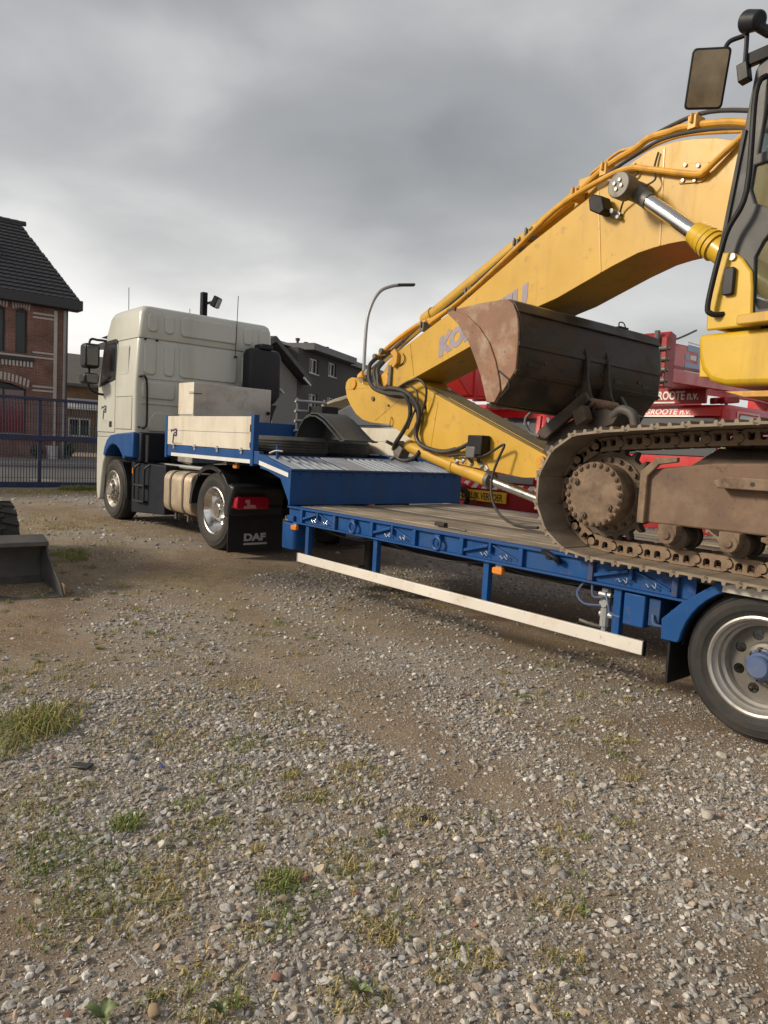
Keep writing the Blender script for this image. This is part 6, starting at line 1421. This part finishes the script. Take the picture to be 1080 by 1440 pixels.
b_.build('boom_sheaves', 'rim_dark', c2)
# stencil logo on the boom
lg_ = MB(); LG = lambda p, q, d: (1.0 + d, 6.06 + p, 2.93 + q)
lg_.prism([(0, 0), (.46, 0), (.46, .10), (0, .10)], LG, .0, .004); lg_.prism([(.05, .27), (.46, .27), (.46, .36), (.05, .36)], LG, .0, .004); lg_.prism([(.36, .10), (.46, .10), (.46, .27), (.36, .27)], LG, .0, .0035); lg_.prism([(0, .14), (.12, .14), (.12, .22), (0, .22)], LG, 0, .004)
lg_.build('boom_logo', 'decal_sky', bm2, smooth=0)
MB().prism([(.15, .15), (.32, .15), (.32, .22), (.15, .22)], LG, .0, .004).prism([(-.02, -.03), (.48, -.03), (.48, -.015), (-.02, -.015)], LG, .0, .004).prism([(.03, .38), (.48, .38), (.48, .40), (.03, .40)], LG, .0, .004).build('boom_logo', 'decal_white', bm2, smooth=0)
MB().box(.2, 1.15, 10, 13, 1.6, 3.0).build('turret', 'red', c2, .04)
MB().box(1.0, 1.26, V2 + 2.4, V2 + 6, 1.6, 2.3).build('side_locker', 'red', c2, .02)

# ================================================================== WHITE VAN behind the gooseneck
vn = thing('white_van', 'white van with a beige tarp bundled on its sloping roof, parked behind the gooseneck', 'van', (-3.7, 5, .1))
MB().loft([[(p[0], p[1], z) for p in rrect(-5.3 + a, -2.75 - c, 4.0 + d, 5.1, .12)] for z, a, c, d in ((.45, .05, .05, .05), (.8, 0, 0, 0), (1.55, 0, .0, .02), (1.74, .03, .02, .06))]).build('body', 'white_paint', vn, .01, 45)
MB().prism([(-5.25, 1.745), (-2.77, 1.745), (-2.79, 2.20), (-3.1, 2.55), (-3.9, 2.48), (-5.05, 2.12)], XZ, 4.08, 5.05).build('roof', 'white_grime', vn, .04)
MB().box(-5.2, -2.78, 4.066, 4.08, 1.93, 1.945).build('roof_seam', 'zinc', vn)
MB().prism([(-4.0, 1.78), (-2.82, 1.78), (-2.86, 1.90), (-3.8, 1.90)], XZ, 4.06, 4.085).build('windscreen', 'pvc_grey', vn)
tp_ = MB()
rr = random.Random(5)
tp_.loft([[(-5.6 + 1.5 * t_, 4.3 + yy, 2.30 + .28 * t_ + zz * (.35 + .65 * math.sin(math.pi * min(1, t_ * .8 + .2))) + rr.uniform(-.02, .02)) for yy, zz in ((0, 0), (.0, .09), (.3, .16), (.7, .12), (.9, 0))] for t_ in np.linspace(0, 1, 8)])
tp_.build('tarp', 'canvas', vn, 0, 60)
MB().lathe([(0, .0), (.1, .02), (.12, .1), (.07, .2), (0, .23)], (-4.12, 4.3, 2.50), 'z', 10).build('tarp_knot', 'canvas', vn)
for x in (-4.7, -3.3): wheel(vn, (x, 4.02, .45), .34, .22, .2, 'pvc_grey'); wheel(vn, (x, 5.08, .45), .34, .22, .2, 'pvc_grey', 1)

# ================================================================== WHEEL LOADER at the left edge
ldr = thing('wheel_loader', 'small wheel loader with a worn steel bucket resting on the gravel', 'loader', (-2.2, -2.9, .0))
bp_ = [(-.50, .005), (-1.10, .02), (-1.22, .10), (-1.26, .25), (-1.22, .40), (-1.15, .485)]
bi_ = [(-1.14, .45), (-1.19, .39), (-1.225, .25), (-1.19, .12), (-1.09, .05), (-.50, .03)]
bk_ = node('bucket', ldr, (-.9, -2.9, 0))
MB().prism(bp_ + bi_, XZ, -3.9, -2.125).build('shell', 'bucket_grey', bk_, .004, 30)
for y in (-2.125, -3.915): MB().prism([(-.47, .005), (-1.10, .02), (-1.22, .10), (-1.26, .25), (-1.22, .40), (-1.15, .49), (-1.08, .49), (-.95, .33), (-.60, .14)], XZ, y, y + .018).build('side_plate', 'bucket_grey', bk_, .003)
MB().prism([(-.42, .0), (-.55, .0), (-.55, .02), (-.42, .008)], XZ, -3.92, -2.10).build('cutting_edge', 'rust_plate', bk_, .002)
MB().prism([(-1.17, .49), (-1.19, .53), (-1.0, .475), (-.99, .435)], XZ, -3.915, -2.107).build('top_beam', 'bucket_grey', bk_, .006)
MB().prism([(-.56, .02), (-.50, .02), (-.52, .13), (-.60, .14)], XZ, -2.104, -2.09).build('tooth', 'rust_plate', bk_, .003)
for y in (-2.62, -3.3): MB().prism([(-1.2, .38), (-1.28, .15), (-1.7, .5), (-2.4, 1.15), (-2.3, 1.3), (-1.5, .7)], XZ, y, y + .08).build('lift_arm', 'yellow', ldr, .01)
def lug_wheel(c):
    r_, wd = .385, .30; w_ = node('wheel', ldr, c)
    if 'lug' not in _wc:
        t_ = MB().lathe([(.20, .02), (.24, 0), (.31, -.005), (.345, .02), (.36, .05), (.36, wd - .05), (.345, wd - .02), (.31, wd + .005), (.24, wd), (.20, wd - .02)], (0, 0, 0), 'y', 40).mesh('tyre', 'rubber_dusty', 30)
        lg = MB()
        for k in range(18):
            for s in (0, 1):
                a = 2 * math.pi * (k + .5 * s) / 18; da = .11
                y0, y1 = (.0, wd * .55) if s == 0 else (wd, wd * .45)
                q_ = []
                for rr_ in (.35, r_):
                    sh = .0 if rr_ < .36 else .02
                    for (yy, aa) in ((y0, a - da * .8), (y0, a + da * .55), (y1, a + da * 1.1), (y1, a + da * .1)):
                        aa2 = aa + (0 if rr_ < .36 else .0); yy2 = yy + (sh if yy in (0.0,) else (-sh if yy == wd else 0))
                        q_.append((rr_ * math.cos(aa2), yy2, rr_ * math.sin(aa2)))
                lg.loft([q_[:4], q_[4:]])
        _wc['lug'] = [('tyre', t_), ('tread_lugs', lg.mesh('tread_lugs', 'rubber_dusty', 20)), ('rim', MB().lathe([(.21, .02), (.20, .0), (.17, .06), (.08, .08), (0, .08)], (0, 0, 0), 'y', 24).mesh('rim', 'yellow', 30))]
    for nm, me in _wc['lug']:
        o = bpy.data.objects.new(nm, me); COL.objects.link(o); o.parent = w_
for x in (-1.93, -3.3):
    lug_wheel((x, -2.52, .41)); lug_wheel((x, -3.55, .41))
MB().box(-3.7, -1.9, -3.2, -2.65, .35, .75).build('chassis', 'yellow', ldr, .03)
MB().prism([(-3.9, .75), (-2.7, .75), (-2.7, 1.25), (-3.8, 1.2)], XZ, -3.25, -2.6).build('engine_hood', 'yellow', ldr, .04)
for x, y in ((-2.68, -2.62), (-2.68, -3.22), (-1.95, -2.62), (-1.95, -3.22)): MB().cyl((x, y, .75), (x, y, 2.1), .03, n=8).build('cab_post', 'black', ldr)
MB().box(-2.75, -1.88, -3.3, -2.55, 2.1, 2.16).build('cab_roof', 'yellow', ldr, .02)
MB().box(-2.6, -2.2, -3.1, -2.75, .75, 1.0).box(-2.65, -2.55, -3.1, -2.75, 1.0, 1.45).build('seat', 'black', ldr, .03)
# ================================================================== GRAVEL AND PLANTS
rng_ = np.random.default_rng(11)
def icos(sub):
    bm = bmesh.new(); bmesh.ops.create_icosphere(bm, subdivisions=sub, radius=1)
    v = np.array([x.co[:] for x in bm.verts]); f = np.array([[q.index for q in p.verts] for p in bm.faces]); bm.free(); return v, f
def variants(sub, k):
    v, f = icos(sub); out = []
    for i in range(k):
        w_ = v.copy()
        for c in range(13):                      # plane cuts make broken faces
            n_ = rng_.normal(size=3); n_ /= np.linalg.norm(n_); d_ = rng_.uniform(.38, .78)
            s_ = w_ @ n_; w_ = w_ - np.outer(np.maximum(s_ - d_, 0), n_)
        w_ *= 1.3; out.append(w_)
    return out, f
palette = np.array([(.40, .385, .36), (.33, .32, .305), (.25, .245, .24), (.20, .20, .205), (.46, .435, .40), (.34, .285, .22), (.29, .225, .175), (.55, .535, .51), (.27, .275, .29), (.36, .335, .30)])
V_all = []; F_all = []; C_all = []; nv = 0
def scatter(n_try, r0, r1, s0, s1, sub, spow, dens_pow=1.0, half=46, sink=.3, power=1.0):
    global nv
    u_ = rng_.random(n_try); r_ = np.sqrt(r0 ** 2 + u_ ** power * (r1 ** 2 - r0 ** 2)); a_ = np.radians(rng_.uniform(-half, half, n_try)) + YAW
    x = CAM.x + r_ * np.sin(a_); y = CAM.y + r_ * np.cos(a_)
    keep = rng_.random(n_try) < density(x, y) ** dens_pow
    x, y, r_ = x[keep], y[keep], r_[keep]; n_ = len(x)
    size = s0 + (s1 - s0) * rng_.random(n_) ** spow
    vs, f = variants(sub, 10)
    which = rng_.integers(0, 10, n_)
    rot = rng_.uniform(0, 6.283, n_); sx = rng_.uniform(.85, 1.25, n_); sy = rng_.uniform(.6, .95, n_); sz = rng_.uniform(.4, .72, n_)
    tl = rng_.normal(0, .22, (n_, 2))
    z = gz(x, y) + size * sz * (1 - sink - .5 * rng_.random(n_))
    base = palette[rng_.integers(0, len(palette), n_)] * rng_.uniform(.85, 1.55, (n_, 1))
    dusty = rng_.random((n_, 1)) * .4
    base = base * (1 - dusty) + np.array((.32, .27, .215)) * dusty
    red = rng_.random(n_) < .003; base[red] = (.30, .16, .12)
    for k in range(10):
        m_ = which == k; c_ = m_.sum()
        if not c_: continue
        p = vs[k][None] * np.stack([size[m_] * sx[m_], size[m_] * sy[m_], size[m_] * sz[m_]], -1)[:, None]
        p[..., 2] += p[..., 0] * tl[m_, 0][:, None] + p[..., 1] * tl[m_, 1][:, None]
        ca, sa = np.cos(rot[m_])[:, None], np.sin(rot[m_])[:, None]
        q_ = np.stack([p[..., 0] * ca - p[..., 1] * sa + x[m_][:, None], p[..., 0] * sa + p[..., 1] * ca + y[m_][:, None], p[..., 2] + z[m_][:, None]], -1)
        nk = len(vs[k])
        V_all.append(q_.reshape(-1, 3)); F_all.append((f[None] + (np.arange(c_) * nk)[:, None, None] + nv).reshape(-1, 3)); C_all.append(np.repeat(base[m_], nk, 0)); nv += c_ * nk
scatter(46000, 1.2, 4.6, .005, .0185, 2, 2.0, 1.15, 48, .5)            # near: stones of two to five centimetres
scatter(1000, 1.2, 5.0, .0185, .028, 2, 2.6, 1.2, 48, .5)
scatter(90000, 1.2, 5.2, .0024, .0065, 1, 1.1, .4, 46, .25)        # grit
scatter(46000, 4.4, 9.5, .006, .023, 1, 2.3, 1.1, 44, .4)
scatter(9000, 9.2, 20, .012, .04, 1, 1.8, 1.4, 42)
def raw_mesh(name, V, F, C, m_):
    me = bpy.data.meshes.new(name); V = np.concatenate(V); F = np.concatenate(F); C = np.concatenate(C)
    me.vertices.add(len(V)); me.vertices.foreach_set('co', V.astype(np.float32).ravel())
    k = F.shape[1]
    me.loops.add(F.size); me.loops.foreach_set('vertex_index', F.astype(np.int32).ravel())
    me.polygons.add(len(F)); me.polygons.foreach_set('loop_start', np.arange(0, F.size, k, dtype=np.int32)); me.polygons.foreach_set('loop_total', np.full(len(F), k, dtype=np.int32))
    me.polygons.foreach_set('use_smooth', np.zeros(len(F), dtype=bool)); me.update()
    at_ = me.attributes.new('tint', 'FLOAT_COLOR', 'POINT'); at_.data.foreach_set('color', np.concatenate([C, np.ones((len(C), 1))], 1).astype(np.float32).ravel())
    me.materials.append(MATS[m_]); return me
stuff(tag(place('gravel', raw_mesh('gravel', V_all, F_all, C_all, 'stones')), 'loose grey and tan gravel strewn over the yard', 'gravel'))

# ---- grass: blades gathered in tufts
def blades(tufts, seed):
    rr = np.random.default_rng(seed); V = []; F = []; C = []; n0 = 0
    for (x, y, rad, n_, h0, h1, green) in tufts:
        a = rr.uniform(0, 6.283, n_); q = rad * np.sqrt(rr.random(n_)); px = x + q * np.cos(a); py = y + q * np.sin(a); pz = gz(px, py) - .004
        hh = rr.uniform(h0, h1, n_); yaw = rr.uniform(0, 6.283, n_); lean = rr.uniform(.1, 1.6, n_); wd = rr.uniform(.0012, .003, n_) * (1 + hh * 4)
        dx, dy = np.cos(yaw), np.sin(yaw); ox, oy = -dy * wd, dx * wd
        b0 = np.stack([px - ox, py - oy, pz], -1); b1 = np.stack([px + ox, py + oy, pz], -1)
        mx_ = px + dx * hh * .35 * lean; my_ = py + dy * hh * .35 * lean; mz = pz + hh * .6
        m0 = np.stack([mx_ - ox * .8, my_ - oy * .8, mz], -1); m1 = np.stack([mx_ + ox * .8, my_ + oy * .8, mz], -1)
        tp__ = np.stack([px + dx * hh * lean, py + dy * hh * lean, pz + hh * np.maximum(.15, 1.05 - .5 * lean)], -1)
        V.append(np.stack([b0, b1, m1, m0, tp__], 1).reshape(-1, 3))
        k = np.arange(n_) * 5 + n0
        F.append(np.concatenate([np.stack([k, k + 1, k + 2], -1), np.stack([k, k + 2, k + 3], -1), np.stack([k + 3, k + 2, k + 4], -1)]))
        g_ = np.clip(green + rr.normal(0, .32, (n_, 1)), 0, 1)
        c_ = (np.array((.44, .34, .15)) * (1 - g_) + np.array((.15, .215, .05)) * g_) * rr.uniform(.65, 1.25, (n_, 1))
        C.append(np.repeat(c_, 5, 0)); n0 += n_ * 5
    return V, F, C
tf = []
tr_ = random.Random(3)
spots = [(3.77, -3.43, .14, 1.0), (4.10, -3.35, .16, .8), (4.42, -2.85, .09, .9), (4.20, -3.50, .16, .6), (3.72, -2.87, .08, .7), (2.46, -1.95, .2, .1), (3.0, -1.96, .25, .25), (3.45, -2.08, .12, .2), (3.9, -3.4, .2, .9), (4.3, -3.3, .15, .3), (3.3, -3.3, .2, .4), (3.5, -3.5, .2, .5), (2.9, -2.8, .25, .4), (3.15, -2.6, .2, .3), (4.6, -2.95, .08, .8), (4.5, -2.6, .1, .5), (4.8, -2.75, .08, .3), (5.1, -2.6, .07, .3), (4.75, -3.3, .12, .4), (4.9, -3.4, .1, .2), (5.0, -3.0, .08, .1), (4.35, -2.15, .1, .15), (3.9, -2.1, .15, .1), (4.9, -1.9, .08, .2), (3.6, -2.6, .15, .6), (3.95, -2.95, .15, .5), (4.15, -3.1, .12, .2), (3.3, -2.35, .12, .7), (2.6, -2.4, .3, .2)]
for x, y, r_, g_ in spots: tf.append((x, y, r_, int(1400 * r_), .014, .045, g_))
for k in range(620):                                   # thin tufts spread over the left of the yard
    d_ = tr_.uniform(1.6, 9); a_ = YAW + R(tr_.uniform(-40, 22)); x = CAM.x + d_ * math.sin(a_); y = CAM.y + d_ * math.cos(a_)
    if fbm(np.array(x * .8), np.array(y * .8), 31, 3) < .40: continue
    tf.append((x, y, tr_.uniform(.02, .09), tr_.randint(14, 60), .012, .045, tr_.choice((.0, .1, .3, .6, .9))))
for k in range(260):                                   # yellowed verge along the gate and patches by the loader
    tf.append((-11.6 + tr_.gauss(0, .45), tr_.uniform(-4, 4.5), .25, 50, .03, .10, tr_.choice((.0, .05, .15, .3))))
for k in range(30): tf.append((-2.2 + tr_.gauss(0, .32), -1.5 + tr_.gauss(0, .13), .12, 60, .02, .065, tr_.choice((.3, .6, .9))))
for k in range(60): tf.append((-4.5 + tr_.gauss(0, 1.6), -.6 + tr_.gauss(0, .6), .2, 40, .02, .06, tr_.choice((.0, .1, .2))))
for k in range(25): tf.append((-11.9, 1.75 + tr_.gauss(0, .25), .2, 60, .08, .22, .9))
for k in range(420): tf.append((tr_.uniform(-7, 3), 4.6 + tr_.random() * 2.2, .25, 60, .05, .22, tr_.choice((.5, .8, .3))))
stuff(tag(place('grass', raw_mesh('grass', *blades(tf, 4), 'grass')), 'thin dry and green grass growing through the gravel', 'grass'))
def tuft(lb, spec, seed):
    o = place('grass_tuft', raw_mesh('grass_tuft', *blades(spec, seed), 'grass')); return tag(o, lb, 'grass tuft')
tuft('tall pale green grass tuft at the edge of the gravel near the loader bucket', [(2.50 + dx_, -3.16 + dy_, .12, 110, .03, h_, .5) for dx_, dy_, h_ in ((0, 0, .16), (.1, -.07, .13), (-.1, .08, .14), (.18, -.12, .1), (.05, .1, .1), (-.12, .2, .08), (.12, .03, .15), (.25, -.2, .08), (-.05, -.08, .12))], 8)
tuft('small bright green grass tuft alone among the stones', [(3.746, -3.135, .06, 110, .03, .08, .95)], 9)
tuft('small green grass tuft beside a bare patch of dirt', [(4.424, -2.849, .055, 170, .02, .06, .8)], 10)
# ---- broad-leaved weeds
def weed(x, y, n_, ln, lb, seed):
    rr = random.Random(seed); t_ = thing('broadleaf_weed', lb, 'weed', (x, y, gzf(x, y)))
    for k in range(n_):
        a = 6.283 * k / n_ + rr.uniform(-.3, .3); l_ = ln * rr.uniform(.7, 1.1); w0 = l_ * .27; b_ = MB(); z0 = gzf(x, y) + .006
        ctr = []; 
        for q in range(6):
            t = q / 5; hh = z0 + .022 * math.sin(t * 2.2) + l_ * .25 * t * (1 - t * .6); wv = w0 * math.sin(math.pi * (t * .86 + .1)) ** .8 if q < 5 else .002
            cx_, cy_ = x + math.cos(a) * l_ * t, y + math.sin(a) * l_ * t
            for s in (-1, 0, 1): ctr.append((cx_ - math.sin(a) * wv * s, cy_ + math.cos(a) * wv * s, hh + abs(s) * .006))
        fs = [(q * 3 + s, q * 3 + s + 1, (q + 1) * 3 + s + 1, (q + 1) * 3 + s) for q in range(5) for s in (0, 1)]
        b_.add(ctr, fs).build('leaf', 'leaf_weed', t_, 0, 60)
weed(4.673, -3.561, 5, .052, 'broad-leaved weed flat on the gravel next to a tan stone', 1)
weed(5.018, -2.962, 4, .042, 'broad-leaved weed with upright leaves between grey stones', 2)
weed(4.845, -3.306, 4, .034, 'small broad-leaved weed between pebbles', 3)
# ---- single stones and scraps one can pick out
def rock(x, y, sx, sy, sz, m_, lb, seed, cat='stone', nm='stone'):
    rr = np.random.default_rng(seed); v, f = icos(3); 
    for c in range(10):
        n_ = rr.normal(size=3); n_ /= np.linalg.norm(n_); s_ = v @ n_; v = v - np.outer(np.maximum(s_ - rr.uniform(.5, .8), 0), n_)
    b_ = MB(); b_.add([(x + p[0] * sx, y + p[1] * sy, gzf(x, y) + sz * .55 + p[2] * sz) for p in v], [tuple(int(i_) for i_ in q) for q in f])
    return tag(b_.build(nm, m_, None, 0, 40), lb, cat)
rock(5.10, -1.075, .035, .03, .03, 'stone_pale', 'pale block-shaped stone lying clear on the bare dirt', 1)
rock(4.60, -1.30, .018, .016, .016, 'stone_pale', 'small round pale stone on the bare dirt', 2)
rock(4.82, -.325, .032, .026, .02, 'stone_pale', 'flat pale stone near the trailer wheel', 3)
rock(4.821, -3.116, .024, .018, .011, 'brick_bit', 'reddish brick fragment among the pebbles', 4, 'brick fragment', 'brick_fragment')
rock(4.736, -3.446, .028, .024, .02, 'render_tan', 'tan egg-shaped stone near a broad-leaved weed', 5)
rock(4.735, -1.097, .02, .012, .010, 'scrap', 'dark flat stone on the bare dirt', 6)
b_ = MB().prism(rrect(-.022, .022, -.011, .011, .004), XY, 0, .011, [rrect(-.016, .016, -.006, .006, .003)]); b_.xf(lambda x, y, z: (4.40 + x * .75 - y * .65, -2.121 + x * .65 + y * .75, gzf(4.4, -2.121) + .004 + z))
tag(b_.build('plastic_clip', 'scrap', None, .002), 'small dark plastic clip lying on the dirt', 'clip')
b_ = MB().box(-.05, .05, -.025, .025, 0, .012); b_.xf(lambda x, y, z: (3.128 + x * .8 - y * .6, -3.118 + x * .6 + y * .8, gzf(3.128, -3.118) + .008 + z + x * .08))
tag(b_.build('rubber_scrap', 'scrap', None, .004), 'flat strip of black rubber lying on the gravel', 'scrap')
b_ = MB().prism([(-.014, -.008), (.012, -.01), (.016, .006), (-.01, .01)], XY, 0, .006); b_.xf(lambda x, y, z: (3.35 + x, -2.824 + y, gzf(3.35, -2.824) + .018 + z))
tag(b_.build('plastic_scrap', 'scrap_blue', None, .002), 'tiny blue plastic scrap among the stones', 'scrap')
